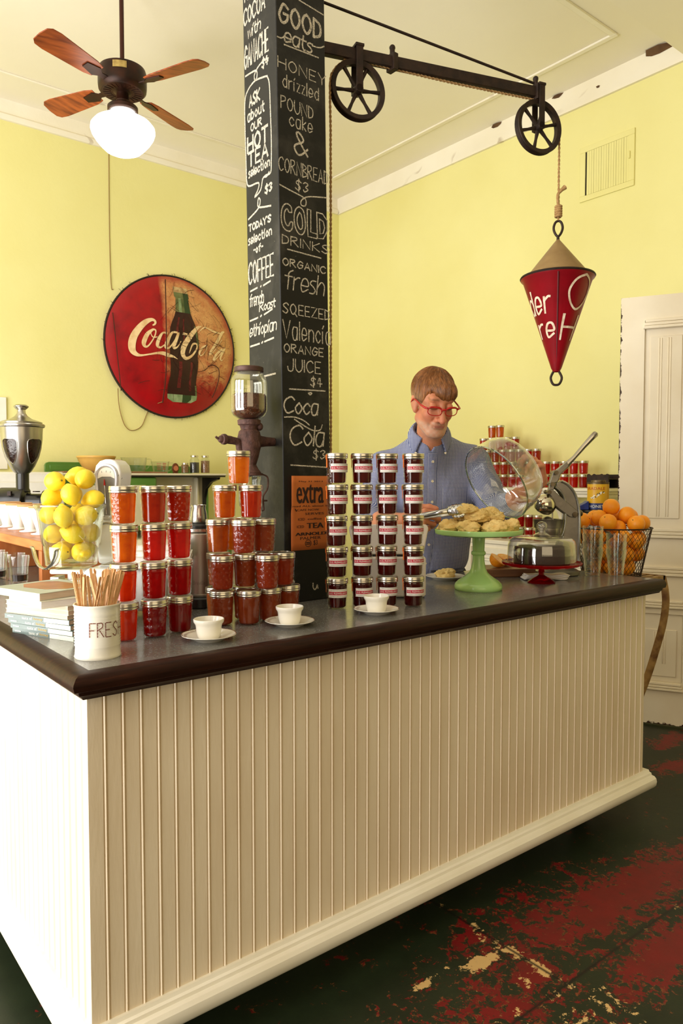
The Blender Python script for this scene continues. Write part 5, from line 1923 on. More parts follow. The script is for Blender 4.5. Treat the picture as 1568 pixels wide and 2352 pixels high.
# ------------------------------------------------------------------ white till screen behind the labelled jars
x_, y_ = at(.158 + .004, 2.53)
pos = thing('till_screen', 'white till with a flared screen seen from behind the labelled jars', 'till', (x_, y_, HC), LAT)
wp = mat('white_plastic', (226, 218, 206), .3, 0, (218, 208, 194), 5)
MB().prism([(-.118, .004), (.118, .004), (.124, .012), (.124, .140), (-.124, .140), (-.124, .012)], -.03, .06, ax='y').build('body', wp, pos, bevel=.006, segs=3)
G = Matrix.Translation((0, 0, .146)) @ rot(R(-14), 0, 0)
MB().prism([(-.118, 0), (.118, 0), (.124, .03), (.136, .085), (.136, .095), (.128, .104), (-.128, .104), (-.136, .095), (-.136, .085), (-.124, .03)], -.012, .004, G, ax='y').build('screen_back', wp, pos, bevel=.004, segs=3)
MB().span(-.09, .09, -.004, .012, .138, .15).build('hinge', M['black'], pos)
MB().span(-.12, .12, -.026, .056, 0, .004).build('foot', M['black'], pos)

# ------------------------------------------------------------------ green cake stand, biscuits
jade = mat('jadeite_glass', (172, 212, 136), .14, 0, (162, 203, 124), 4, spec=.6, sss=.25)
gs = thing('cake_stand', 'jade green glass cake stand piled with biscuits', 'cake stand', (2.085, 1.80, HC))
MB().lathe([(0, .004), (.07, .003), (.083, 0), (.0865, .004), (.087, .012), (.084, .022), (.072, .034), (.05, .048), (.034, .062), (.026, .08), (.022, .105), (.0212, .125), (.0255, .129), (.0265, .1335), (.0255, .138), (.0215, .142), (.022, .165), (.0235, .19), (.022, .196), (0, .197)], 64).build('pedestal', jade, gs)
MB().lathe([(0, .1975), (.08, .198), (.14, .2), (.157, .205), (.160, .212), (.1605, .221), (.159, .2225), (.157, .221), (.156, .214), (.15, .2125), (0, .2115)], 72).build('plate', jade, gs)


def m_biscuit():
    t = NT('baked_biscuit')
    v = t.coord('Object')
    s = t.n('SeparateXYZ')
    t.l(v, s.inputs[0])
    c = t.ramp(t.noise(v, 38, 5, .65), [(.28, lin((246, 220, 150))), (.72, lin((232, 192, 114)))])
    k = t.math('ADD', t.math('MULTIPLY', s.outputs[2], 14), t.math('MULTIPLY', t.noise(v, 24, 5, .7), 1.5))
    c = t.mix(t.ramp(k, [(1.16, (0, 0, 0)), (1.42, (.95, .95, .95))]), c, lin((198, 108, 30)))
    nz = t.math('ADD', t.noise(v, 70, 5, .7), t.math('MULTIPLY', t.noise(v, 22, 3), 1.2))
    return t.done(t.principled(c, .85, 0, .2, normal=t.bump(nz, 1.0, .008)))


mb_ = m_biscuit()


from mathutils import noise as mnoise


def biscuit(seed, sx=.042, sy=.038, sz=.026):
    g = random.Random(seed)
    ph = [(Vector((g.uniform(-1, 1), g.uniform(-1, 1), g.uniform(-1, 1))).normalized(), g.uniform(2.2, 5.5), g.uniform(0, 6), g.uniform(.03, .075)) for _ in range(9)]
    b = MB()
    b.ell((0, 0, 0), 1, 56, 34)
    vs = []
    for p in b.v:
        p = Vector(p)
        q = 1 + sum(am * math.sin(fq * p.dot(d) + o) for d, fq, o, am in ph)
        crack = abs(math.sin(3.1 * p.x + 2.2 * p.y + 1.7 * math.sin(2.5 * p.z + seed) + seed))
        q -= .10 * max(0, 1 - crack * 7)
        q += .20 * mnoise.fractal(p * 2.6 + Vector((seed * 7.1, 0, 0)), .85, 2.0, 6) + .08 * abs(mnoise.noise(p * 9 + Vector((0, seed * 3.3, 0))))
        z = p.z * q * sz
        z = max(z, -sz * .62)
        vs.append((p.x * q * sx, p.y * q * sy, z + sz * .62))
    b.v = vs
    o = b.build('biscuit', mb_, smooth=60)
    return o


PZ = HC + .2115
SB = Matrix.Rotation(LAT, 3, 'Z')
bis = [(-.108, -.02, 0, 1, 'lying at the left edge of the green stand'), (-.052, -.075, 0, 1, 'front left on the green stand'), (.045, -.085, 0, 2, 'front right on the green stand'), (.103, -.03, 0, .9, 'at the right edge of the green stand'),
       (-.02, .02, .0, 1, 'in the middle under the others on the green stand'), (.06, .05, .0, 1, 'behind on the right of the green stand'), (-.075, .06, 0, 1, 'behind on the left of the green stand'),
       (-.008, -.035, .040, 1.25, 'big golden one on top of the pile'), (.05, .0, .042, 1.1, 'right of the topmost biscuit'), (-.04, .045, .038, 1.0, 'at the back on top of the pile')]
for i, (x, y, z_, s_, wh) in enumerate(bis):
    o = biscuit(i + 3, .045 * (1.1 if i == 7 else 1), .04 * (1.1 if i == 7 else 1), .027)
    o.location = Vector(gs.location) + SB @ Vector((x, y, 0)) + Vector((0, 0, .2118 + z_))
    o.rotation_euler = (0, (.06 if z_ else 0), i * 1.3)
    tag(o, 'golden baked biscuit %s' % wh, 'biscuit', 'biscuits on the green cake stand')

pl = thing('plate', 'white side plate with one biscuit, left of the green cake stand', 'plate', (2.19, 2.065, HC), 0)
MB().lathe([(0, .003), (.04, .003), (.046, 0), (.05, .002), (.062, .009), (.0785, .0145), (.0795, .0158), (.078, .0165), (.06, .0115), (.048, .006), (0, .0055)], 56).build('dish', M['china'], pl)
o = biscuit(31, .04, .038, .022)
o.location = (2.195, 2.065, HC + .0075)
tag(o, 'single golden biscuit on the white side plate', 'biscuit')

# ------------------------------------------------------------------ red cake stand with glass cover and chocolate cake
rs = thing('cake_stand', 'ruby red glass pedestal stand with scalloped edge, carrying a covered chocolate cake', 'cake stand', (2.416, 1.765, HC))


def m_ruby():
    t = NT('ruby_glass')
    c = t.ramp(t.noise(t.coord('Object'), 9, 2), [(.3, lin((214, 10, 24))), (.8, lin((190, 4, 18)))])
    p = t.principled(c, .05, 0, .5, trans=.9, ior=1.45)
    d = t.n('BsdfTranslucent')
    t.l(c, d.inputs[0])
    mx_ = t.n('MixShader')
    mx_.inputs[0].default_value = .4
    t.l(p.outputs[0], mx_.inputs[1])
    t.l(d.outputs[0], mx_.inputs[2])
    return t.done(mx_)


ruby = m_ruby()
MB().lathe([(0, .003), (.04, .003), (.054, 0), (.056, .004), (.04, .014), (.02, .024), (.011, .03), (.0105, .04), (.013, .045), (.011, .05), (.012, .066), (0, .068)], 10).build('pedestal', ruby, rs, smooth=20)
scl = lambda r, z, a: r * (1 + .018 * abs(math.cos(a * 9))) if r > .12 else r
MB().lathe([(0, .068), (.03, .068), (.08, .066), (.13, .0665), (.147, .072), (.152, .080), (.150, .082), (.145, .0765), (.128, .0715), (.08, .071), (0, .072)], 108, rfn=scl).build('plate', ruby, rs)
ck = MB().lathe([(0, 0), (.104, 0), (.107, .004), (.107, .06), (.104, .066), (.098, .069), (0, .070)], 56, rfn=lambda r, z, a: r * (1 + .006 * math.sin(11 * a + 30 * z)))
o = ck.build('chocolate_cake', mat('chocolate', (50, 24, 16), .5, 0, (38, 16, 10), 30, bump=.4, bscale=70), loc=(2.416, 1.765, HC + .0722))
tag(o, 'dark chocolate cake under the glass cover on the red stand', 'cake')
dm = thing('cake_cover', 'clear glass cake cover with a ball knob over the chocolate cake', 'cake cover', (2.416, 1.765, HC + .0736))
dglass = glass_mat('cover_glass', (.95, .95, .93), .85, .09)
MB().lathe([(.128, 0), (.1315, 0), (.1318, .04), (.13, .075), (.124, .092), (.112, .102), (.09, .107), (.04, .109), (0, .109), (0, .106), (.04, .106), (.088, .104), (.109, .0995), (.121, .09), (.127, .074), (.1288, .04)], 64, closed=False).build('dome', dglass, dm)
MB().lathe([(0, .109), (.03, .109), (.033, .113), (.024, .119), (.014, .123), (.011, .13), (.0175, .137), (.0205, .146), (.0195, .155), (.013, .163), (.0, .167)], 32).build('knob', glass_mat('knob_glass', (.85, .82, .74), .8, .16), dm)

# ------------------------------------------------------------------ cutting board, halved oranges, cloth
cb = MB().span(0, .22, 0, .16, 0, .034).build('cutting_board', mat('walnut_block', (136, 92, 60), .45, 0, (104, 66, 40), 3, (1.5, 12, 12)), loc=(*at(.585, 3.03), HC), bevel=.004)
cb.rotation_euler = (0, 0, LAT + .1)
tag(cb, 'thick brown wooden cutting board behind the red cake stand', 'cutting board')
op = m_peel('orange_peel', (250, 166, 34), (240, 140, 20))
pulp = mat('orange_pulp', (240, 132, 26), .25, 0, (250, 176, 80), 60)
for i, (x, y, rx, rz, lab) in enumerate(((*at(.655, 3.09), R(38), .9, 'halved orange tilted cut side up on the cutting board'), (*at(.70, 3.15), R(20), .3, 'second orange half lying behind on the cutting board'))):
    t = thing('orange_half', lab, 'orange', (x, y, HC + .034 + (.036 if i == 0 else .0365)), 0, 'orange halves on the cutting board')
    t.rotation_euler = (rx, .15, rz + LAT)
    MB().lathe([(0, -.036), (.012, -.034), (.024, -.027), (.032, -.016), (.0362, 0), (.0335, .0006), (0, .0006)], 30).build('peel', op, t)
    MB().lathe([(0, .0008), (.0325, .0008), (.0318, .002), (0, .003)], 30).build('flesh', pulp, t)
nap = thing('folded_cloth', 'white striped cloths folded flat beside the juice press', 'cloth', (*at(.815, 2.98), HC), LAT)
for k in range(4):
    b = MB()
    n = 14
    vs, fs = [], []
    for j in range(5):
        for i in range(n + 1):
            vs.append((-.085 + .17 * i / n + .004 * k, -.034 + .068 * j / 4, .006 * k + .003 + .0016 * math.sin(i * .9 + k)))
    for j in range(4):
        for i in range(n):
            q = j * (n + 1) + i
            fs.append((q, q + 1, q + n + 2, q + n + 1))
    b.add(vs, fs)
    o = b.build('fold', mat('striped_cotton', (236, 230, 218), .9, 0, (186, 170, 160), 6, (.2, 30, 1), amt=(.5, .62)), nap, smooth=60)
    s_ = o.modifiers.new('thickness', 'SOLIDIFY')
    s_.thickness = .0042

# ------------------------------------------------------------------ stacked tumblers
grp = 'nested tumblers at the right end of the counter'
tp = tumbler_profile(.030, .0425, .113)
proto = MB().lathe(tp, 60, rfn=facet).build('tumbler', cg, smooth=30)
first = True
for (x, y, n, wh) in ((2.762, 1.762, 4, 'taller left stack'), (2.83, 1.695, 3, 'shorter right stack')):
    for k in range(n):
        o = proto if first else proto.copy()
        if not first:
            COL.objects.link(o)
        first = False
        o.location = (x, y, HC + .0315 * k)
        o.rotation_euler = (0, 0, .3 * k)
        tag(o, 'clear facetted tumbler, %s of the %s at the counter end' % (('bottom', 'second', 'third', 'top')[k] if not (n == 3 and k == 2) else 'top', wh), 'glass', grp)

# ------------------------------------------------------------------ rusty stand and wire basket of oranges
rm = mat('rusty_painted_steel', (168, 134, 82), .55, .1, (104, 68, 38), 22, bump=.3, bscale=120)
BXc = Vector((3.085, 1.872, 0))
rst = thing('side_stand', 'rusty metal plant stand with bowed strap legs beside the counter end', 'stand', (3.105, 1.89, 0), 0)
TZp = .938
b = MB()
sq = .165
for (xa, ya), (xb, yb) in (((-sq, -sq), (sq, -sq)), ((sq, -sq), (sq, sq)), ((sq, sq), (-sq, sq)), ((-sq, sq), (-sq, -sq))):
    b.box(((xa + xb) / 2, (ya + yb) / 2, TZp - .012), (abs(xb - xa) + .02, abs(yb - ya) + .02, .024))
for k in range(7):
    b.box((0, -sq + 2 * sq * (k + 1) / 8, TZp - .004), (2 * sq, .02, .006))
b.build('top_frame', rm, rst, bevel=.002)
for sx, sy in ((1, -1), (1, 1), (-1, 1), (-1, -1)):
    P = [(sx * q, sy * q, z_) for q, z_ in ((sq, TZp - .01), (sq + .009, .87), (sq + .012, .80), (sq + .003, .70), (sq - .018, .58), (sq - .042, .46), (sq - .08, .3), (sq - .105, .15), (sq - .11, .05), (sq - .105, .004))]
    MB().tube(catmull(P, 5), .017, 8, flat=.3, up=(sx, -sy, 0)).build('leg', rm, rst)
bk_ = thing('wire_basket', 'dark chicken-wire basket full of oranges on the rusty stand', 'basket', (BXc.x, BXc.y, TZp + .0005), LAT)
wm = mat('rusty_black_wire', (40, 30, 26), .5, .6, (66, 44, 32), 40)
R0, R1, BH = .128, .172, .217
b = MB()
rr_ = lambda z_: R0 + (R1 - R0) * z_ / BH
NW = 44
for sgn in (1, -1):
    for k in range(NW):
        P = []
        for j in range(13):
            z_ = BH * j / 12
            a = 2 * PI * k / NW + sgn * (j / 12) * 2 * PI * 7.5 / NW
            P.append((rr_(z_) * math.cos(a), rr_(z_) * math.sin(a), z_ + .002))
        b.tube(P, .0009, 4)
b.build('wire_mesh', wm, bk_, smooth=60)
b = MB()
for z_, w in ((.002, .0028), (BH, .0034)):
    b.tube([(rr_(z_) * 1.008 * math.cos(2 * PI * k / 60), rr_(z_) * 1.008 * math.sin(2 * PI * k / 60), z_ + .003) for k in range(60)], w, 6, closed=True)
for k in range(6):
    a = 2 * PI * k / 6 + .35
    b.tube([(rr_(0) * 1.012 * math.cos(a), rr_(0) * 1.012 * math.sin(a), .003), (rr_(BH) * 1.012 * math.cos(a), rr_(BH) * 1.012 * math.sin(a), BH + .004)], .0026, 6)
for k in range(5):
    y = -.1 + .05 * k
    b.tube([(-math.sqrt(R0 ** 2 - y * y), y, .003), (math.sqrt(R0 ** 2 - y * y), y, .003)], .0018, 5)
b.build('frame', wm, bk_, smooth=60)
og0 = thing('orange', 'x', 'orange')
MB().lathe([(0, -.0375), (.008, -.0372), (.02, -.0322), (.03, -.0235), (.0365, -.011), (.0385, 0), (.0368, .0115), (.03, .0235), (.02, .032), (.008, .0366), (.003, .0362), (0, .0355)], 30).build('peel', op, og0, smooth=60)
MB().cyl((0, 0, .0355), .0026, .0016, 8).build('stem_scar', mat('orange_stem', (110, 110, 50), .8), og0)
OS = [(-.005, -.01, .296, 'highest on the heap'), (.05, -.03, .268, 'just right of the highest one'), (-.075, -.012, .262, 'at the left of the heap, upper row'), (-.128, -.01, .236, 'poking out at the far left'), (-.048, -.085, .236, 'in front at left above the glasses'),
      (.072, -.088, .230, 'in front at right above the rim'), (.137, -.02, .238, 'at the far right of the heap'), (.095, .03, .262, 'behind at the right of the heap'), (-.055, .065, .258, 'behind at the left of the heap'), (.01, -.05, .235 - .008, 'in the middle, half hidden'), (.03, .07, .262, 'behind in the middle of the heap'),
      (.01, -.118, .176, 'behind the wire in front, upper row'), (.082, -.088, .158, 'behind the wire right of middle, upper row'), (.128, -.012, .168, 'behind the wire at right, upper row'), (-.085, -.088, .172, 'behind the wire at left, upper row'), (-.13, -.005, .172, 'behind the wire at far left, upper row'),
      (.088, -.065, .082, 'behind the wire right of middle, lower row'), (.03, -.1, .1, 'behind the wire in the middle, lower row'), (-.055, -.09, .1, 'behind the wire left of middle, lower row'), (-.112, -.02, .098, 'behind the wire at left, lower row'), (.113, .02, .095, 'behind the wire at right, lower row'),
      (.062, -.06, .0398 - .0005 + .002 + .004, 'on the basket floor at right'), (-.02, -.08, .0455, 'on the basket floor in front'), (-.08, -.02, .0455, 'on the basket floor at left'), (.0, .0, .05, 'on the basket floor in the middle'), (.02, .0, .14, 'hidden in the core of the basket')]
OP = settle([p[:3] for p in OS], .0388, lambda z: R0 + (R1 - R0) * z / BH - .003, .007, BH)
OS = [(*q, p[3]) for p, q in zip(OS, OP)]
for i, (x, y, z_, wh) in enumerate(OS):
    o = og0 if i == 0 else copy_tree(og0)
    o.location = Vector(bk_.location) + SB @ Vector((x, y, z_))
    o.rotation_euler = (1.2 * math.sin(i * 1.7), 1.1 * math.cos(i * 2.9), i)
    s_ = 1 + .02 * math.sin(i * 1.9)
    o.scale = (s_, s_, s_)
    o['label'] = 'orange %s in the wire basket' % wh
    o['group'] = 'oranges in the wire basket'

# ------------------------------------------------------------------ juice press
jx, jy = at(.927, 3.12)
jp = thing('juice_press', 'cast aluminium lever citrus press with raised handle', 'juicer', (jx, jy, HC), LAT)
ca = mat('press_cast_grey', (150, 144, 134), .38, .85, (122, 116, 108), 7, bump=.1, bscale=60)
K = 3.12 / 1703


def q(px, py):
    """local (across, up) from a measured silhouette in units of the press drawing: origin below the column"""
    return ((px - 1291) * K, (1322 - py) * K)


outl = [q(*p) for p in ((1276, 1110), (1286, 1106), (1300, 1113), (1313, 1127), (1322, 1146), (1327, 1170), (1329, 1200), (1329, 1240), (1329, 1300), (1290, 1300), (1285, 1270), (1279, 1252), (1284, 1240), (1292, 1225), (1296, 1205), (1297, 1185), (1297, 1163), (1293, 1143), (1284, 1128), (1274, 1120))]
MB().prism(outl, -.018, .018, ax='y').build('column', ca, jp, bevel=.004, segs=3)
rim = [(p[0], 0, p[1]) for p in outl]
b = MB()
for y in (-.019, .019):
    b.tube([(p[0], y, p[1]) for p in catmull([(r_[0], 0, r_[2]) for r_ in rim[1:9]], 4) for p in [(p[0], p[2])]], .006, 8)
    b.tube([(p[0], y, p[1]) for p in catmull([(r_[0], 0, r_[2]) for r_ in rim[12:20]], 4) for p in [(p[0], p[2])]], .005, 8)
b.build('column_rib', M['steel'], jp)
MB().lathe([(0, 0), (.085, 0), (.092, .004), (.092, .018), (.08, .026), (.04, .034), (.034, .05), (0, .05)], 40, M=Matrix.Translation((q(1280, 0)[0], 0, .0)) @ Matrix.Diagonal((1.05, .8, 1, 1))).build('base', ca, jp)


def plate(pts, y0_, y1_, name, m):
    return MB().prism([q(*p) for p in pts], y0_, y1_, ax='y').build(name, m, jp, bevel=.003)


plate(((1269, 1082), (1280, 1080), (1300, 1062), (1304, 1072), (1286, 1090), (1279, 1108), (1268, 1112), (1260, 1112)), -.014, .014, 'lever_knuckle', ca)
hp2 = [(1278, 1088, .014), (1300, 1070, .014), (1318, 1052, .009), (1340, 1026, .0105), (1358, 1006, .0125), (1366, 998, .0135), (1368, 995, .009)]
b = MB().tube([(q(x, y)[0], 0, q(x, y)[1]) for x, y, r_ in hp2], [r_ for _, _, r_ in hp2], 14, flat=.75, up=(0, 1, 0))
b.build('handle', mat('polished_aluminium', (190, 184, 174), .22, 1, (165, 158, 148), 6), jp)
plate(((1262, 1108), (1274, 1108), (1272, 1124), (1266, 1132), (1258, 1130)), -.01, .01, 'link', ca)
plate(((1256, 1128), (1266, 1124), (1280, 1137), (1326, 1176), (1320, 1190), (1306, 1188), (1284, 1172), (1272, 1162), (1268, 1150)), -.024, -.012, 'press_arm', ca)
plate(((1256, 1128), (1266, 1124), (1280, 1137), (1326, 1176), (1320, 1190), (1306, 1188), (1284, 1172), (1272, 1162), (1268, 1150)), .012, .024, 'press_arm', ca)
M['boltsteel'] = mat('dull_bolt', (120, 108, 88), .35, .9, (84, 74, 60), 40)
for px, py, r_ in ((1273, 1087, .009), (1265, 1113, .009), (1258, 1131, .009), (1317, 1182, .011)):
    x, z_ = q(px, py)
    b = MB()
    b.lathe([(0, -.032), (r_, -.032), (r_, -.026), (r_ * .6, -.024), (r_ * .6, .024), (r_, .026), (r_, .032), (0, .032)], 12, M=Matrix.Translation((x, 0, z_)) @ rot(PI / 2))
    b.build('pivot_bolt', M['boltsteel'], jp)
b = MB()
b.ell((q(1333, 1180)[0], 0, q(1333, 1180)[1]), (.013, .013, .014), 14, 10)
b.build('pivot_bolt', M['boltsteel'], jp)
cx, cz = q(1254, 1158)
MB().lathe([(0, -.040), (.014, -.039), (.028, -.032), (.036, -.016), (.037, -.002), (.033, .014), (.022, .028), (.01, .035), (0, .037)], 36, M=Matrix.Translation((cx, 0, cz)) @ rot(0, R(28), 0) @ Matrix.Diagonal((1.22, 1.22, 1.12, 1))).build('press_cup', mat('polished_chrome', (214, 206, 186), .08, 1, (205, 196, 176), 4), jp)
b = MB().rod((q(1270, 1175)[0], 0, q(0, 1172)[1]), (q(1270, 1175)[0], 0, q(0, 1196)[1]), .0025)
b.build('guide_pin', M['steel'], jp)
sx, sz = q(1259, 1200)
MB().lathe([(0, .0), (.05, -.022), (.056, -.022), (.059, .008), (.061, .012), (.057, .012), (.053, -.016), (.03, -.008), (.03, .0), (.022, .014), (.01, .022), (0, .024)], 44, M=Matrix.Translation((sx, 0, sz))).build('strainer', ca, jp)
MB().lathe([(0, -.065), (.046, -.065), (.05, -.06), (.052, -.024), (0, -.0235)], 40, M=Matrix.Translation((sx, 0, sz))).build('juice_cup', M['brushed'], jp)
b = MB()
b.box(((sx + .06) / 2 + .01, 0, sz - .07), (.1, .03, .012))
b.lathe([(0, sz - .076), (.05, sz - .076), (.052, sz - .0655), (0, sz - .0655)], 30, c=(sx, 0, 0))
b.build('cup_shelf', ca, jp)

# ------------------------------------------------------------------ honey tin on its canister, blue bag
mc_ = thing('metal_canister', 'grey metal canister with a black lid standing at the back by the door', 'canister', (3.776, 2.36 + .02, 0), LAT)
MB().lathe([(0, 0), (.085, 0), (.088, .01), (.085, .02), (.085, .6), (.088, .61), (.085, .62), (.085, 1.19), (0, 1.19)], 36).build('body', mat('galvanised', (122, 114, 100), .4, .7, (98, 90, 80), 9), mc_)
MB().lathe([(0, 1.19), (.1, 1.19), (.104, 1.196), (.1, 1.204), (0, 1.205)], 36).build('lid', M['black'], mc_)
ht = thing('honey_tin', 'yellow and blue tin of honey with red lettering on the canister', 'tin', (3.776, 2.38, 1.2052), LAT)
HR, HH = .0585, .155
MB().lathe([(0, 0), (HR - .001, 0), (HR, .002), (HR, HH - .004), (HR + .0018, HH - .002), (HR + .0018, HH), (HR - .006, HH - .001), (.04, HH + .001), (.04, HH + .012), (0, HH + .013)], 48).build('can', mat('tin_lid_metal', (120, 104, 78), .4, .8, (90, 74, 54), 30), ht)
fh = lambda u, v, h: ((HR + .0008 + h) * math.sin(u), -(HR + .0008 + h) * math.cos(u), v)
b = MB()


def wrap(b, v0, v1, h, u0=-PI, u1=PI, n=48):
    vs, fs = [], []
    for k in range(n + 1):
        u = u0 + (u1 - u0) * k / n
        vs += [fh(u, v0, h), fh(u, v1, h)]
    for k in range(n):
        fs.append((2 * k, 2 * k + 2, 2 * k + 3, 2 * k + 1))
    b.add(vs, fs)


wrap(b, .038, .145, 0)
b.m = 1
wrap(b, .003, .038, 0)
b.m = 2
b.text('BRADALE', fh, -1.55, .32, .113, .129, .0006)
b.m = 3
b.text('HONEY', fh, -1.2, .25, .012, .028, .0006)
bees = random.Random(5)
for k in range(22):
    u, v = -1.0 + 1.2 * k / 22 + bees.uniform(-.1, .1), .065 + .035 * k / 22 + bees.uniform(-.006, .006)
    b.m = 3 if k % 4 else 4
    a = bees.uniform(0, 6)
    b.ribbon([(u * HR + .003 * math.cos(a), v + .003 * math.sin(a)), (u * HR - .003 * math.cos(a), v - .003 * math.sin(a))], .005, lambda x, y, h: fh(x / HR, y, .0006 + .00005 * k))
b.build('printed_label', [mat('tin_yellow', (222, 172, 34), .35, 0, (206, 152, 26), 9), mat('tin_blue', (40, 52, 110), .35), mat('tin_red', (176, 44, 28), .4), mat('tin_white', (240, 236, 220), .4), M['black']], ht, smooth=30)
b = MB()
rows = [[(-.062, .0), (-.064, .050), (-.085, .036), (-.115, .022), (-.15, .008), (-.15, .002), (-.1, .0)]]
b.prism(rows[0], -.035, .03, ax='y')
o = b.build('blue_bag', mat('blue_plastic', (34, 56, 132), .4, 0, (26, 40, 104), 20, bump=.3, bscale=40), loc=(3.776, 2.38, 1.2055), bevel=.004)
o.rotation_euler = (0, 0, LAT)
tag(o, 'crumpled blue bag lying left of the honey tin', 'bag')
# ------------------------------------------------------------------ white hutch along the right wall
hu = thing('hutch', 'white painted hutch with scroll brackets under its jam shelf, along the right wall', 'hutch', (4.84, 3.6, 0))
wp2 = mat('hutch_white', (240, 232, 214), .4, 0, (230, 220, 198), 5)
HY0, HY1 = 2.80 - 3.6, 4.45 - 3.6
b = MB()
b.span(-.33, -.002, HY0, HY1, HS - .022, HS)
b.span(-.315, -.002, HY0 + .015, HY1 - .015, HS - .04, HS - .022)
b.span(-.30, -.002, HY0 + .03, HY1 - .03, HS - .065, HS - .04)
b.build('top_shelf', wp2, hu, bevel=.004)
b = MB().span(-.42, -.002, HY0 - .02, HY1 + .02, HLZ - .03, HLZ)
b.build('lower_shelf', wp2, hu, bevel=.004)
for y in (-.36, .75):
    poly = [(-.02, HS - .065), (-.27, HS - .065), (-.275, HS - .1), (-.24, HS - .14), (-.18, HS - .18), (-.15, HS - .24), (-.17, HS - .29), (-.24, HS - .32), (-.30, HS - .345), (-.33, HS - .37), (-.33, HLZ), (-.02, HLZ)]
    MB().prism(poly, y, y + .035, ax='y').build('scroll_bracket', wp2, hu, bevel=.004)
b = MB().span(-.40, -.002, HY0, HY1, .08, HLZ - .03)
b.span(-.37, -.002, HY0 + .02, HY1 - .02, 0, .08)
b.build('cabinet', wp2, hu, bevel=.003)
for k in range(3):
    y0_, y1_ = HY0 + .03 + k * .53, HY0 + .53 + k * .53
    d = MB()
    d.span(-.415, -.400, y0_, y1_, .12, HLZ - .06)
    d.span(-.425, -.415, y0_, y0_ + .05, .12, HLZ - .06)
    d.span(-.425, -.415, y1_ - .05, y1_, .12, HLZ - .06)
    for z0 in (.12, .62, HLZ - .11):
        d.span(-.425, -.415, y0_ + .05, y1_ - .05, z0, z0 + .05)
    for z0 in (.75, .77):
        d.span(-.421, -.415, y0_ + .05, y1_ - .05, z0, z0 + .01)
    dd = d.build('door', wp2, hu, bevel=.003)
    MB().ell((-.438, y1_ - .03, .6), .014, 12, 8).build('knob', M['brass'], dd)
dk = thing('iron_rack', 'dark scalloped iron rack at the right end of the white hutch shelf', 'rack', (4.66, 2.90, HS + .0005))
b = MB()
b.prism([(-.085, 0), (.085, 0), (.085, .095), (.07, .1), (.05, .088), (.03, .1), (.0, .088), (-.03, .1), (-.05, .088), (-.07, .1), (-.085, .095)], -.07, -.06, ax='x')
b.prism([(-.085, 0), (.085, 0), (.085, .095), (-.085, .095)], .05, .06, ax='x')
b.span(-.06, .05, -.085, .085, .06, .066)
b.span(-.06, .05, -.085, .085, .0, .006)
b.build('body', M['iron'], dk, bevel=.002)

# ------------------------------------------------------------------ vintage green stove at the left wall
sv_ = thing('stove', 'vintage green and white enamel range with high back shelf at the left wall', 'stove', (2.5, WY, 0))
X = lambda x: x - 2.5
wen = mat('ivory_enamel', (232, 224, 200), .25, 0, (222, 212, 184), 4, spec=.6)
b = MB()
b.prism([(X(1.84), 1.425), (X(1.84), 1.49), (X(1.85), 1.508), (X(1.875), 1.515), (X(2.33), 1.515), (X(2.35), 1.51), (X(2.36), 1.50), (X(3.12), 1.49), (X(3.12), 1.425)], -.045, -.02, ax='y')
b.prism([(X(1.875), 1.45), (X(1.875), 1.492), (X(2.3), 1.492), (X(2.3), 1.45)], -.05, -.045, ax='y')
b.build('splashback', M['green'], sv_, bevel=.006)
b = MB().span(X(1.84), X(3.27), -.40, -.02, 1.408, 1.426)
b.build('shelf', wen, sv_, bevel=.006)
MB().span(X(1.85), X(3.26), -.395, -.02, 1.396, 1.408).build('shelf_trim', M['black'], sv_)
b = MB().span(X(1.86), X(2.63), -.38, -.02, .96, 1.395)
b.build('warming_oven', M['green'], sv_, bevel=.018, segs=3)
dd = MB().span(X(1.95), X(2.53), -.392, -.38, 1.0, 1.33).build('oven_door', wen, sv_, bevel=.006)
MB().tube([(X(2.1), -.41, 1.29), (X(2.4), -.41, 1.29)], .01, 8).build('handle', M['steel'], dd)
MB().span(X(2.63), X(3.2), -.10, -.02, .9, 1.395).build('back_panel', wen, sv_)
MB().span(X(3.2), X(3.245), -.12, -.02, .9, 1.395).build('side_trim', M['green'], sv_, bevel=.008)
b = MB()
b.prism([(-.10, 1.395), (-.38, 1.395), (-.37, 1.375), (-.25, 1.35), (-.16, 1.29), (-.125, 1.2), (-.12, 1.1), (-.10, 1.1)], X(3.19), X(3.22), ax='x')
b.build('bracket', M['black'], sv_, bevel=.003)
MB().span(X(3.1), X(3.13), -.16, -.10, 1.0, 1.395).build('pipe', wen, sv_, bevel=.012)
b = MB().span(X(1.86), X(3.24), -.62, -.02, .12, .9)
b.build('body', wen, sv_, bevel=.012)
b = MB()
for x in (1.92, 3.18):
    for y in (-.58, -.08):
        b.cyl((X(x), y, 0), .018, .12, 14, .03)
b.build('legs', M['black'], sv_)
for x0_, x1_ in ((1.92, 2.5), (2.54, 3.18)):
    dd = MB().span(X(x0_), X(x1_), -.635, -.62, .3, .8).build('door', M['green'], sv_, bevel=.006)
    MB().tube([(X(x0_) + .1, -.655, .74), (X(x1_) - .1, -.655, .74)], .01, 8).build('handle', M['steel'], dd)

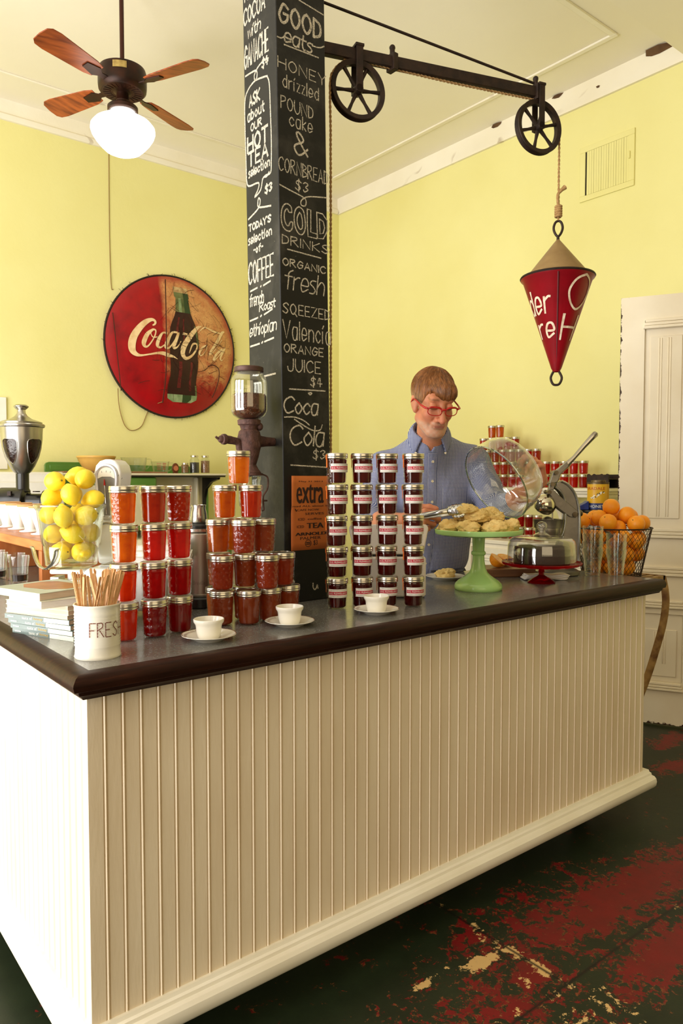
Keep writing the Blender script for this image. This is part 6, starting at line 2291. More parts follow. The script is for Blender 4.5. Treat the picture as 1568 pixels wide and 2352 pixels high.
SZ = 1.4262
tr = MB().span(-.42, .43, -.13, .13, 0, .014).build('wooden_tray', mat('worn_tray', (150, 112, 78), .6, 0, (112, 78, 50), 4, (1, 8, 8)), loc=(2.30, WY - .235, SZ), bevel=.004)
tag(tr, 'thin worn wooden tray on the stove shelf under the bowl', 'tray')
yb = mat('yellow_ware', (226, 180, 96), .25, 0, (214, 164, 80), 6, spec=.6)
bw = thing('mixing_bowl', 'yellow stoneware mixing bowl on the stove shelf behind the lemons', 'bowl', (2.18, WY - .235, SZ + .0142))
MB().lathe([(0, .004), (.07, .003), (.075, 0), (.085, .006), (.115, .045), (.138, .085), (.145, .105), (.150, .108), (.152, .118), (.149, .122), (.142, .118), (.135, .09), (.108, .045), (.078, .012), (0, .012)], 48).build('body', yb, bw)
for nm, x, r0_, r1_, h, lab in (('measuring_jug', 2.50, .082, .1, .115, 'larger clear glass measuring jug on the stove shelf'), ('measuring_jug', 2.73, .058, .072, .1, 'smaller glass measuring jug with red marks on the stove shelf')):
    t = thing(nm, lab, 'jug', (x, WY - .235, SZ + (.0142 if x < 2.6 else 0)), 0, 'glass measuring jugs on the stove shelf')
    b = MB().lathe([(0, .004), (r0_ - .01, .003), (r0_, 0), (r0_ + .003, .006), (r1_, h - .004), (r1_ + .003, h), (r1_ - .001, h), (r1_ - .004, h - .006), (r0_ - .002, .01), (0, .009)], 44, rfn=lambda r, z, a: r * (1 + (.16 * max(0, math.cos(a - PI)) ** 12 if z > h * .8 else 0)))
    b.build('body', cg, t)
    MB().tube(catmull([(r1_ - .002, 0, h - .012), (r1_ + .036, 0, h - .01), (r1_ + .045, 0, h - .035), (r0_ + .03, 0, .028), (r0_ + .005, 0, .022)], 5), .006, 8, flat=.7).build('handle', cg, t)
    if x > 2.6:
        fj = lambda u, v, q_: ((r0_ + (r1_ - r0_) * v / h + .0012) * math.sin(u), -(r0_ + (r1_ - r0_) * v / h + .0012) * math.cos(u), v)
        b = MB()
        for k in range(5):
            b.ribbon([(-.9, .03 + .013 * k), (-.35, .03 + .013 * k)], .003, fj)
            b.ribbon([(-.2, .032 + .013 * k), (.25, .032 + .013 * k)], .005, fj)
        b.build('red_scale', mat('measure_red', (196, 44, 44), .4), t, smooth=0)
ck_ = thing('oven_thermometer', 'small oval brown thermometer standing on the stove shelf', 'thermometer', (2.865, WY - .235, SZ))
b = MB().lathe([(0, -.012), (.032, -.012), (.035, -.006), (.035, .006), (.03, .01), (0, .01)], 30, M=Matrix.Translation((0, 0, .045)) @ rot(PI / 2, 0, 0) @ Matrix.Diagonal((.85, 1.25, 1, 1)))
b.span(-.02, .02, -.014, .014, 0, .008)
b.build('case', mat('copper_brown', (120, 66, 38), .4, .5, (86, 44, 26), 20), ck_)
MB().lathe([(0, .0105), (.022, .0105), (.022, .0115), (0, .0115)], 24, M=Matrix.Translation((0, 0, .045)) @ rot(PI / 2, 0, 0)).build('dial', mat('thermometer_dial', (196, 120, 84), .5), ck_)
for x, r_, h, c, c2, lab in ((2.955, .034, .088, (150, 110, 66), (96, 62, 34), 'small glass jar of granola on the stove shelf'), (3.045, .043, .155, (36, 30, 28), (16, 13, 12), 'tall glass jar of dark beans on the stove shelf'), (3.15, .041, .155, (158, 112, 72), (96, 60, 36), 'tall glass jar of nuts on the stove shelf')):
    t = thing('storage_jar', lab, 'jar', (x, WY - .235, SZ), 0, 'storage jars on the stove shelf')
    MB().lathe([(0, .004), (r_ - .004, .003), (r_ - .002, 0), (r_, .005), (r_, h * .76), (r_ * .72, h * .88), (r_ * .72, h * .97), (r_ * .68, h * .97), (r_ * .68, h * .88), (r_ * .94, h * .76), (r_ * .94, .006), (0, .006)], 36).build('glass', M['jarglass'], t)
    fill = .84 if h < .1 else .62 if c[0] < 60 else .72
    MB().lathe([(0, .007), (r_ * .92, .008), (r_ * .92, h * fill), (0, h * (fill + .02))], 36).build('filling', mat('filling', c, .8, 0, c2, 120, bump=.8, bscale=160), t)
    MB().lathe([(0, h * .97), (r_ * .78, h * .97 - .008), (r_ * .8, h - .002), (r_ * .76, h + .004), (0, h + .005)], 36).build('lid', M['lid'], t)

wc = thing('white_cabinet', 'white enamel cabinet standing left of the green stove', 'cabinet', (1.2, WY - .33, 0))
b = MB().span(-.7, .6, -.3, .3, .06, 1.43)
b.build('body', M['white'], wc, bevel=.02, segs=3)
MB().span(-.68, .58, -.28, .28, 0, .06).build('plinth', M['black'], wc)
dd = MB().span(-.66, .56, -.315, -.3, .12, 1.36).build('door', M['white'], wc, bevel=.008)
MB().tube([(.48, -.34, .8), (.48, -.34, 1.05)], .01, 8).build('handle', M['steel'], dd)

pf = thing('picture_frame', 'white framed picture with brown image on the yellow wall, cut by the left edge', 'picture', (1.33, WY, 1.73))
MB().span(-.24, .24, -.018, 0, -.275, .275).build('frame', M['white'], pf, bevel=.003)
MB().span(-.2, .175, -.02, -.018, -.0, .235).build('print', mat('sepia_print', (148, 120, 108), .6, 0, (92, 70, 62), 7), pf)
b = MB()
for k in range(7):
    b.span(-.18, .16, -.0195, -.018, -.06 - .024 * k, -.056 - .024 * k)
b.build('caption_lines', mat('faded_ink', (196, 186, 168), .7), pf)
# ------------------------------------------------------------------ the man behind the counter
from mathutils.bvhtree import BVHTree
BV_ = lambda V, Q: BVHTree.FromPolygons([tuple(p) for p in V], [tuple(int(i) for i in q) for q in Q])
# shapes are blended distance fields, meshed with surface nets over blocks near the skin
def _cap(p, a, b, r0, r1):
    a, b = np.array(a, float), np.array(b, float)
    ab = b - a
    t = np.clip(((p - a) @ ab) / (ab @ ab), 0, 1)
    return np.linalg.norm(p - a - t[:, None] * ab, axis=1) - (r0 + (r1 - r0) * t)


def _ell(p, c, r):
    q = (p - np.array(c)) / np.array(r)
    k0 = np.linalg.norm(q, axis=1)
    k1 = np.linalg.norm(q / np.array(r), axis=1)
    return k0 * (k0 - 1) / np.maximum(k1, 1e-9)


def _smin(a, b, k):
    h = np.clip(.5 + .5 * (b - a) / k, 0, 1)
    return b + (a - b) * h - k * h * (1 - h)


class Field:
    """ordered list of primitives: ('cap'|'ell', data, frame, blend, sign)"""
    def __init__(s):
        s.p = []

    def cap(s, a, b, r0, r1=None, k=.012, F=None, sub=False):
        s.p.append(('c', (a, b, r0, r0 if r1 is None else r1), F, k, sub))
        return s

    def ell(s, c, r, k=.012, F=None, sub=False, rot_=None):
        if rot_ is not None:
            F2 = Matrix.Translation(c) @ rot_
            F = (F @ F2) if F is not None else F2
            c = (0, 0, 0)
        s.p.append(('e', (c, r if isinstance(r, tuple) else (r,) * 3), F, k, sub))
        return s

    def prep(s):
        s.q = []
        for typ, d, F, k, sub in s.p:
            sc_ = 1.0
            if F is not None:
                sc_ = F.to_scale()[0]
                inv = np.array(F.inverted())
            else:
                inv = None
            pts = [Vector(d[0])] + ([Vector(d[1])] if typ == 'c' else [])
            if F is not None:
                pts = [F @ v for v in pts]
            cen = sum(pts, Vector()) / len(pts)
            rad = (max((v - cen).length for v in pts) + (max(d[2], d[3]) if typ == 'c' else max(d[1])) * sc_)
            s.q.append((typ, d, inv, sc_, k, sub, np.array(cen), rad))

    def ev(s, P, near=None):
        out = None
        for typ, d, inv, sc_, k, sub, cen, rad in (s.q if near is None else near):
            X = P if inv is None else P @ inv[:3, :3].T + inv[:3, 3]
            v = (_cap(X, *d) if typ == 'c' else _ell(X, *d)) * sc_
            if sub:
                out = -_smin(-out, v, k) if out is not None else None
            else:
                out = v if out is None else _smin(out, v, k)
        return out


def mesh_field(field, h, lo, hi, post=None, B=12):
    field.prep()
    lo, hi = np.array(lo, float), np.array(hi, float)
    nb = np.ceil((hi - lo) / (h * B)).astype(int)
    bs = h * B
    diag = bs * .87
    VI, VP, QD = [], [], []
    NX = (nb + 2) * B
    base = np.array([[0, 0, 0], [1, 0, 0], [0, 1, 0], [1, 1, 0], [0, 0, 1], [1, 0, 1], [0, 1, 1], [1, 1, 1]])
    edges = [(0, 1), (2, 3), (4, 5), (6, 7), (0, 2), (1, 3), (4, 6), (5, 7), (0, 4), (1, 5), (2, 6), (3, 7)]
    g = np.stack(np.meshgrid(np.arange(B + 1), np.arange(B + 1), np.arange(B + 1), indexing='ij'), -1).reshape(-1, 3)
    cid = lambda c: ((c[..., 0] + B) * (NX[1] + B) + c[..., 1] + B) * (NX[2] + B) + c[..., 2] + B
    for bx in range(nb[0]):
        for by in range(nb[1]):
            for bz in range(nb[2]):
                o = np.array([bx, by, bz]) * B
                cen = lo + (o + B / 2) * h
                near = [q for q in field.q if np.linalg.norm(q[6] - cen) < q[7] + diag + .14]
                while near and near[0][5]:
                    near = near[1:]
                if not near:
                    continue
                c0 = field.ev(cen[None], near)
                if post is not None:
                    c0 = post(cen[None], c0)
                if abs(c0[0]) > diag + .03:
                    continue
                P = lo + (o + g) * h
                v = field.ev(P, near)
                if post is not None:
                    v = post(P, v)
                v = v.reshape(B + 1, B + 1, B + 1)
                s_ = v < 0
                if s_.all() or not s_.any():
                    continue
                # cells
                cor = [v[c[0]:B + c[0], c[1]:B + c[1], c[2]:B + c[2]] for c in base]
                ins = sum((c < 0).astype(int) for c in cor)
                I = np.argwhere((ins > 0) & (ins < 8))
                cv = np.stack([c[I[:, 0], I[:, 1], I[:, 2]] for c in cor], 1)
                acc, cnt = np.zeros((len(I), 3)), np.zeros(len(I))
                for a, b in edges:
                    m = (cv[:, a] < 0) != (cv[:, b] < 0)
                    t = np.where(m, cv[:, a] / np.where(m, cv[:, a] - cv[:, b], 1), 0)
                    acc += np.where(m[:, None], base[a] + t[:, None] * (base[b] - base[a]), 0)
                    cnt += m
                VI.append(cid(I + o))
                VP.append(lo + (I + o + acc / cnt[:, None]) * h)
                for ax in range(3):
                    d = np.eye(3, dtype=int)[ax]
                    A = s_[:B, :B, :B]
                    Bq = s_[d[0]:B + d[0], d[1]:B + d[1], d[2]:B + d[2]]
                    E = np.argwhere(A != Bq)
                    if not len(E):
                        continue
                    u, w = np.eye(3, dtype=int)[(ax + 1) % 3], np.eye(3, dtype=int)[(ax + 2) % 3]
                    E2 = E + o
                    q = np.stack([cid(E2 - u - w), cid(E2 - w), cid(E2), cid(E2 - u)], 1)
                    fl_ = A[E[:, 0], E[:, 1], E[:, 2]]
                    q[~fl_] = q[~fl_][:, ::-1]
                    QD.append(q)
    VI, VP, QD = np.concatenate(VI), np.concatenate(VP), np.concatenate(QD)
    ids, first = np.unique(VI, return_index=True)
    pos = np.searchsorted(ids, QD)
    pos = np.minimum(pos, len(ids) - 1)
    ok = (ids[pos] == QD).all(1)
    return VP[first], pos[ok]


def np_mesh(name, V, Q, mats, parent=None, relax=1):
    me = bpy.data.meshes.new(name)
    for _ in range(relax):                     # light smoothing
        acc = np.zeros_like(V)
        cnt = np.zeros(len(V))
        for a, b in ((0, 1), (1, 2), (2, 3), (3, 0)):
            np.add.at(acc, Q[:, a], V[Q[:, b]])
            np.add.at(acc, Q[:, b], V[Q[:, a]])
            np.add.at(cnt, Q[:, a], 1)
            np.add.at(cnt, Q[:, b], 1)
        V = V * .5 + acc / np.maximum(cnt, 1)[:, None] * .5
    me.from_pydata(V.tolist(), [], Q.tolist())
    bm = bmesh.new()
    bm.from_mesh(me)
    bd = [e for e in bm.edges if e.is_boundary]
    if bd:
        bmesh.ops.holes_fill(bm, edges=bd, sides=0)
        bm.to_mesh(me)
    bm.free()
    for m in mats:
        me.materials.append(m)
    me.shade_smooth()
    o = bpy.data.objects.new(name, me)
    COL.objects.link(o)
    if parent is not None:
        o.parent = parent
    return o, V


mx, my = at(.375, 3.18)
man = thing('person', 'man in red glasses and blue checked shirt lifting a glass cover behind the counter', 'person', (mx, my, 0), LAT)
HM = Matrix.Translation((-.010, -.205, 1.685)) @ rot(0, 0, R(15)) @ rot(R(22), 0, 0) @ Matrix.Diagonal((1.03, 1.04, 1.04, 1))
SHL, ELL_, WRL = (.197, .035, 1.452), (.275, -.105, 1.228), (.388, -.318, 1.378)
SHR, ELR, WRR = (-.200, -.005, 1.425), (-.255, -.10, 1.195), (-.125, -.350, 1.222)
body = Field()
# trunk and legs (under the clothes)
body.cap((.01, .155, .95), (0, .03, 1.28), .12, .13, k=.05)
body.cap((-.09, .0, 1.40), (.09, .02, 1.40), .075, .075, k=.05)
body.cap((-.005, -.02, 1.44), (-.01, -.165, 1.62), .062, .056, k=.03)
body.ell((-.01, -.045, 1.45), (.07, .055, .05), k=.04)
for sx in (-1, 1):
    body.cap((.01 + sx * .09, .17, .92), (.01 + sx * .11, .14, .50), .085, .056, k=.04)
    body.cap((.01 + sx * .11, .14, .50), (.01 + sx * .12, .17, .09), .055, .038, k=.02)
    body.cap((.01 + sx * .12, .18, .045), (.01 + sx * .14, .02, .035), .036, .03, k=.02)
for S_, E_, W_ in ((SHL, ELL_, WRL), (SHR, ELR, WRR)):
    body.cap(S_, E_, .05, .04, k=.03)
    m = Vector(E_).lerp(Vector(W_), .35)
    body.cap(E_, m, .040, .044, k=.02)
    body.cap(m, W_, .044, .027, k=.02)
# head
h = HM
body.ell((0, .018, .043), (.073, .094, .080), k=.02, F=h)
body.ell((0, -.03, -.03), (.0570, .066, .090), k=.03, F=h)
body.cap((-.047, -.005, -.060), (-.021, -.066, -.099), .020, .018, k=.02, F=h)
body.cap((.047, -.005, -.060), (.021, -.066, -.099), .020, .018, k=.02, F=h)
body.ell((0, -.076, -.100), (.022, .020, .017), k=.016, F=h)
body.cap((-.034, -.081, .034), (.034, -.081, .034), .014, .014, k=.02, F=h)
for sx in (-1, 1):
    body.ell((sx * .036, -.061, -.026), (.020, .024, .021), k=.022, F=h)
    body.ell((sx * .033, -.101, .009), (.018, .015, .0135), k=.014, F=h, sub=True)
    body.ell((sx * .032, -.0815, .008), (.0155, .0145, .0135), k=.004, F=h)
    body.cap((sx * .018, -.093, .0015), (sx * .045, -.087, .0025), .0022, .0018, k=.003, F=h)
    body.cap((sx * .021, -.090, -.040), (sx * .033, -.078, -.068), .003, .003, k=.012, F=h, sub=True)
    # ear
    body.ell((sx * .0715, .012, -.004), (.0080, .020, .034), k=.006, F=h, rot_=rot(R(-12), 0, sx * R(-22)))
    body.ell((sx * .0815, .006, .004), (.0045, .008, .015), k=.004, F=h, sub=True)
    body.ell((sx * .0670, .004, -.031), (.009, .012, .013), k=.006, F=h)
body.cap((0, -.090, .022), (0, -.1185, -.038), .0088, .0125, k=.012, F=h)
for sx in (-1, 1):
    body.ell((sx * .0145, -.1, -.040), (.0095, .012, .009), k=.007, F=h)
    body.ell((sx * .0075, -.113, -.0505), (.0038, .005, .003), k=.003, F=h, sub=True)
body.ell((0, -.083, -.060), (.028, .017, .015), k=.014, F=h)
body.cap((-.019, -.0925, -.0655), (.019, -.0925, -.0655), .0042, .0048, k=.006, F=h)
body.cap((-.014, -.0918, -.0708), (.014, -.0918, -.0708), .0046, .0046, k=.006, F=h)
body.cap((-.026, -.0925, -.0663), (.026, -.0925, -.0663), .0019, .0019, k=.003, F=h, sub=True)


def hand(wrist, u, v, n, curls, thumb, sc_=1.0):
    """palm and five fingers; u: wrist to fingers, v: towards the thumb, n: out of the back of the hand"""
    u, v, n, w = (Vector(x) for x in (u, v, n, wrist))
    u = u.normalized()
    n = (n - u * n.dot(u)).normalized()
    v2 = u.cross(n)
    v = v2 if v2.dot(v) > 0 else -v2
    P = lambda a, b, c: tuple(w + (u * a + v * b + n * c) * sc_)
    body.cap(P(-.01, 0, 0), P(.02, 0, 0), .026 * sc_, .025 * sc_, k=.015)
    for b0, b1 in ((.018, .028), (.006, .010), (-.007, -.008), (-.017, -.025)):
        body.cap(P(.015, b0, 0), P(.082 - .012 * abs(b1 - .008) / .03, b1, .002), .0145 * sc_, .0115 * sc_, k=.012)
    tips = []
    for i, (b, L0, L1, L2, r0) in enumerate(((.0285, .043, .026, .02, .0098), (.0095, .047, .029, .021, .0102), (-.009, .044, .027, .02, .0098), (-.0265, .035, .021, .018, .0086))):
        p = w + (u * (.086 - .010 * abs(i - 1)) + v * b + n * .003) * sc_
        ang = 0
        rr = r0 * sc_
        for j, L in enumerate((L0, L1, L2)):
            ang += curls[i][j]
            d = u * math.cos(ang) - n * math.sin(ang) + v * (.05 * (1 - i) * (1 if j == 0 else 0))
            q = p + d.normalized() * L * sc_
            body.cap(tuple(p), tuple(q), rr, rr * .9, k=.004)
            body.ell(tuple(p + n * .001 * sc_), rr * 1.05, k=.004)
            p, rr = q, rr * .9
        tips.append(p)
    p = w + (u * .018 + v * .022 - n * .006) * sc_
    rr = .0125 * sc_
    for (a, b, c), L in zip(thumb, (.043, .033, .026)):
        d = (u * a + v * b + n * c).normalized()
        q = p + d * L * sc_
        body.cap(tuple(p), tuple(q), rr * 1.1, rr, k=.007)
        p, rr = q, rr * .92
    return tips


AX = Vector((.765, .40, .50)).normalized()          # axis of the lifted glass cover, rim to knob
hand(WRL, (-.30, -.50, .80), (-.57, .747, .27), tuple(AX), ((.7, 1.0, .7), (.75, 1.05, .7), (.85, 1.05, .7), (.95, 1.05, .6)), ((.45, .75, -.45), (.75, .1, -.75), (.6, -.5, -.7)), 1.02)
hand(WRR, (.80, -.55, .10), (.1, .2, .95), (-.45, -.72, .35), ((.75, .9, .5), (.95, 1.1, .6), (1.1, 1.2, .7), (1.2, 1.2, .7)), ((.55, .8, -.3), (.9, .1, -.45), (.95, -.2, -.5)), 1.02)
V, Q = mesh_field(body, .0027, (-.38, -.62, 0), (.52, .40, 1.86))


def m_skin():
    t = NT('skin')
    v = t.coord('Object')
    at_ = t.n('Attribute', attribute_name='tone')
    mot = t.ramp(t.noise(v, 40, 4, .6), [(.3, (.86, .86, .86)), (.7, (1.05, 1.02, 1.0))])
    c = t.mix(1.0, at_.outputs['Color'], mot, 'MULTIPLY')
    return t.done(t.principled(c, .46, 0, .4, sss=.25, normal=t.bump(t.noise(v, 420, 2), .12, .002)))


bo, V = np_mesh('body', V, Q, [m_skin()], man, 1)
# skin tones, stubble, lips and brows, in the head's own coordinates
inv = np.array(HM.inverted())
L = V @ inv[:3, :3].T + inv[:3, 3]
col = np.tile(np.array(lin((206, 138, 104))), (len(V), 1))
rg = np.random.default_rng(3)
nz = rg.random(len(V))


def blend(w, c):
    global col
    w = np.clip(w, 0, 1)[:, None]
    col = col * (1 - w) + np.array(lin(c)) * w


sm = lambda x, a, b: np.clip((x - a) / (b - a), 0, 1)
x_, y_, z_ = np.abs(L[:, 0]), L[:, 1], L[:, 2]
face = sm(-y_, -.03, .02) * sm(z_, -.17, -.12) * (np.abs(L).max(1) < .2)
blend(face * .5 * np.exp(-((x_ - .045) ** 2 + (z_ + .03) ** 2) / .0005), (206, 116, 92))
blend(face * .6 * np.exp(-(x_ ** 2 + (z_ + .04) ** 2) / .0003) * sm(-y_, .09, .105), (208, 118, 96))
beard = face * sm(-z_, .055, .068) * sm(-y_, -.0, .03)
must = face * np.exp(-((z_ + .0550) / .005) ** 2) * sm(.034 - x_, 0, .008) * sm(-y_, .075, .085)
beard = np.maximum(beard, must)
blend(beard * (.30 + .30 * nz) * (.8 + .3 * np.sin(L[:, 0] * 310) * np.sin(L[:, 2] * 270 + 1)), (200, 184, 164))
blend(must * .25 * (nz < .4), (120, 84, 64))
lips = face * np.exp(-((z_ + .0668) / .0048) ** 2) * sm(.024 - x_, 0, .006) * sm(-y_, .08, .088)
blend(lips * .85, (170, 92, 80))
blend(face * np.exp(-((z_ - .036 + .12 * (x_ - .03) ** 2 / .02) / .0045) ** 2) * sm(x_, .012, .018) * sm(.055 - x_, 0, .01) * sm(-y_, .05, .06) * (.4 + .5 * nz), (120, 80, 52))
blend(face * np.exp(-((z_ - .0005) / .0026) ** 2) * sm(x_, .016, .02) * sm(.048 - x_, 0, .006) * sm(-y_, .07, .078) * .8, (70, 44, 34))
ca_ = bo.data.color_attributes.new('tone', 'FLOAT_COLOR', 'POINT')
ca_.data.foreach_set('color', np.concatenate([col, np.ones((len(V), 1))], 1).ravel())

# hair
hf = Field()
hf.ell((0, .020, .044), (.0815, .104, .0885), k=.01, F=HM)
hf.ell((.012, -.060, .056), (.056, .044, .046), k=.02, F=HM)


def hair_cut(P, v):
    X = P @ inv[:3, :3].T + inv[:3, 3]
    x, y, z = X[:, 0], X[:, 1], X[:, 2]
    front = sm(-y, .030, .072)
    part = sm(-x, .012, .05)                                   # forehead shows on his right
    zf = .014 + .064 * sm(-x, .0, .052) * sm(.072 + x, 0, .010) - .006 * sm(x, .02, .06)
    zs = .012 - .036 * sm(-y, -.02, .035) * (1 - sm(-y, .045, .062)) - .055 * sm(y, .045, .09)
    zc = zs * (1 - front) + zf * front
    ang = np.arctan2(x - .01, -(y - .035))
    rad = np.hypot(x - .01, y - .035)
    st_ = np.sin(ang * 26 + 9 * rad / .1 + 2 * np.sin(ang * 5)) * .5 + np.sin(ang * 53 + 3 * np.sin(ang * 9) + 30 * z) * .35 + np.sin(ang * 11 + 4) * .5
    v = v - .0020 * st_ * sm(rad, .0, .03) + .001 + .007 * np.exp(-np.maximum(z - zc, 0) / .012) * front
    tip = .004 * np.sin(ang * 31 + 1.0) + .003 * np.sin(ang * 67)
    return np.maximum(v, (zc + tip - z) * .8)


HVb = [HM @ Vector((sx * .1, sy * .13, sz)) for sx in (-1, 1) for sy in (-1, 1) for sz in (-.09, .16)]
lo_ = [min(p[i] for p in HVb) for i in range(3)]
hi_ = [max(p[i] for p in HVb) for i in range(3)]
HVv, HQ = mesh_field(hf, .0021, lo_, hi_, hair_cut)


def m_hair():
    t = NT('brown_hair')
    v = t.coord('Object')
    a = t.n('Attribute', attribute_name='tone')
    s = t.noise(t.coord('Object', (1, 1, .35)), 130, 4, .65)
    c = t.mix(1.0, a.outputs['Color'], t.ramp(s, [(.3, (.55, .5, .45)), (.7, (1.2, 1.15, 1.1))]), 'MULTIPLY')
    return t.done(t.principled(c, .42, 0, .4, normal=t.bump(s, .5, .003)))


ho, HVv = np_mesh('hair', HVv, HQ, [m_hair()], man, 1)
HL = HVv @ inv[:3, :3].T + inv[:3, 3]
ang = np.arctan2(HL[:, 0] - .01, -(HL[:, 1] - .035))
k = .5 + .5 * np.sin(ang * 37 + 3 * np.sin(ang * 11))
hc = np.array(lin((146, 92, 46)))[None] * (.75 + .45 * k)[:, None]
gw = (sm(-HL[:, 2], -.055, .0) * sm(np.abs(HL[:, 0]), .05, .07))[:, None] * .75
hc = hc * (1 - gw) + np.array(lin((168, 148, 120)))[None] * gw
a_ = ho.data.color_attributes.new('tone', 'FLOAT_COLOR', 'POINT')
a_.data.foreach_set('color', np.concatenate([hc, np.ones((len(HVv), 1))], 1).ravel())

# locks of hair combed from the crown over the cap of hair
HB = BV_(HL, HQ)
sr = random.Random(17)
b = MB()
for _ in range(1700):
    a0 = sr.uniform(-PI, PI)
    r0_, L_ = sr.uniform(.004, .075), sr.uniform(.035, .085)
    sway = sr.uniform(-.5, .5) + (.35 if abs(a0) < 1.2 else 0)
    P, rs = [], []
    for k_ in range(9):
        f = k_ / 8
        r_ = r0_ + L_ * f
        a = a0 + sway * f * f
        d_ = Vector((math.sin(a) * math.sin(min(r_ / .095, 1.9)), -math.cos(a) * math.sin(min(r_ / .095, 1.9)), math.cos(min(r_ / .095, 1.9))))
        org = Vector((.01, .03, .03))
        hit = HB.ray_cast(org + d_ * .3, -d_)
        if hit[0] is None or (hit[0] - org).length < .03:
            break
        P.append(HM @ (hit[0] + d_ * (.0002 + .0014 * sr.random() * f * (1 - f) * 2)))
        rs.append(.00062 * (1 - .7 * f))
    if len(P) > 3 and max((P[i + 1] - P[i]).length for i in range(len(P) - 1)) < .0135:
        b.tube(P, rs, 4)
for _ in range(420):
    xa = sr.uniform(-.05, .056)
    x1 = xa + sr.uniform(-.006, .014)
    yl = -.09
    zt = sr.uniform(.085, .118)
    zb = .013 + .064 * max(0, min(1, -x1 / .052)) + sr.uniform(-.007, .012) - .006 * (x1 > .03)
    P, rs = [], []
    for k_ in range(9):
        f = k_ / 8
        z = zt + (zb - zt) * f
        x = xa + (x1 - xa) * f + .004 * math.sin(3 * f + xa * 90)
        hit = HB.ray_cast(Vector((x, -.3, z)), Vector((0, 1, 0)))[0]
        if hit is None or hit.y > -.03:
            break
        yl = hit.y
        P.append(HM @ Vector((x, yl - .0004 - .0012 * sr.random(), z)))
        rs.append(.0008 * (1 - .65 * f))
    if len(P) > 3:
        b.tube(P, rs, 4)
mh = [mat('hair_lock_%d' % i, c_, .4, 0, tuple(int(x * .7) for x in c_), 60) for i, c_ in enumerate(((148, 92, 46), (126, 76, 36), (170, 112, 60)))]
n_ = len(b.f)
for i in range(n_):
    b.mi[i] = (i // 34) % 3
lk = b.build('locks', mh, ho, smooth=60)

# glasses
redf = mat('red_acetate', (190, 24, 20), .22, 0, (160, 14, 14), 30, spec=.6)
GT = HM @ Matrix.Translation((0, -.006, .002)) @ rot(R(3), 0, 0)
eg = bpy.data.objects.new('eyeglasses', None)
b = MB()
for sx in (-1, 1):
    ring = []
    for q in range(36):
        a = 2 * PI * q / 36
        cx_, sz_ = math.cos(a), math.sin(a)
        rx_, rz_ = .0252, .0160
        e = .72
        px_ = math.copysign(abs(cx_) ** e, cx_) * rx_
        pz_ = math.copysign(abs(sz_) ** e, sz_) * rz_ * (1.04 if sz_ > 0 else .96)
        ring.append(GT @ Vector((sx * (.0335 + px_), -.1085 + .012 * ((px_ + .0262) / .052) ** 2, pz_)))
    b.tube(ring, [.0018 + .0022 * max(0, math.sin(2 * PI * q / 36)) ** .6 for q in range(36)], 8, closed=True)
    b.tube([GT @ Vector(p) for p in ((sx * .0605, -.0965, .009), (sx * .070, -.09, .0095), (sx * .0765, -.06, .010), (sx * .0795, -.01, .012), (sx * .081, .012, .008), (sx * .080, .03, -.012))], [.0042, .0042, .0036, .0033, .003, .0028], 8)
b.tube([GT @ Vector(p) for p in catmull([(-.0085, -.1085, .008), (-.004, -.113, .0105), (.004, -.113, .0105), (.0085, -.1085, .008)], 4)], .004, 8)
eg = b.build('eyeglasses', redf, man, smooth=60)
for sx in (-1, 1):
    vs = []
    for q in range(24):
        a = 2 * PI * q / 24
        cx_, sz_ = math.cos(a), math.sin(a)
        px_, pz_ = math.copysign(abs(cx_) ** .72, cx_) * .0238, math.copysign(abs(sz_) ** .72, sz_) * .0148
        vs.append(GT @ Vector((sx * (.0335 + px_), -.1085 + .012 * ((px_ + .0262) / .052) ** 2, pz_)))
    MB().add(vs, [tuple(range(24))]).build('lens', glass_mat('lens_glass', (.97, .97, .97), .3, .03), eg, smooth=0)

# shirt
sf = Field()
sf.cap((.012, .172, .93), (.005, .085, 1.16), .145, .146, k=.06)
sf.ell((-.035, .07, 1.13), (.135, .13, .24), k=.07)
sf.ell((.055, .08, 1.13), (.13, .125, .24), k=.07)
sf.ell((-.07, .0, 1.32), (.125, .118, .16), k=.07)
sf.ell((.06, .015, 1.32), (.128, .118, .16), k=.07)
sf.cap((-.165, .0, 1.428), (-.03, -.02, 1.495), .070, .080, k=.05)
sf.cap((.170, .03, 1.446), (.02, -.012, 1.505), .070, .080, k=.05)
sf.cap((-.01, -.03, 1.46), (-.012, -.085, 1.53), .082, .070, k=.05)
for S_, E_, W_, cuff in ((SHL, ELL_, WRL, .30), (SHR, ELR, WRR, .16)):
    S_, E_, W_ = Vector(S_), Vector(E_), Vector(W_)
    sf.cap(tuple(S_), tuple(S_.lerp(E_, .5)), .072, .066, k=.045)
    sf.cap(tuple(S_.lerp(E_, .5)), tuple(E_), .066, .062, k=.02)
    c1 = E_.lerp(W_, cuff)
    sf.cap(tuple(E_), tuple(c1), .062, .056, k=.02)
    for t_ in (.0, .05):
        c2 = E_.lerp(W_, cuff - .10 + t_ * 1.4)
        d = (W_ - E_).normalized()
        sf.ell(tuple(c2), (.059, .059, .014), k=.012, rot_=d.to_track_quat('Z', 'Y').to_matrix().to_4x4())


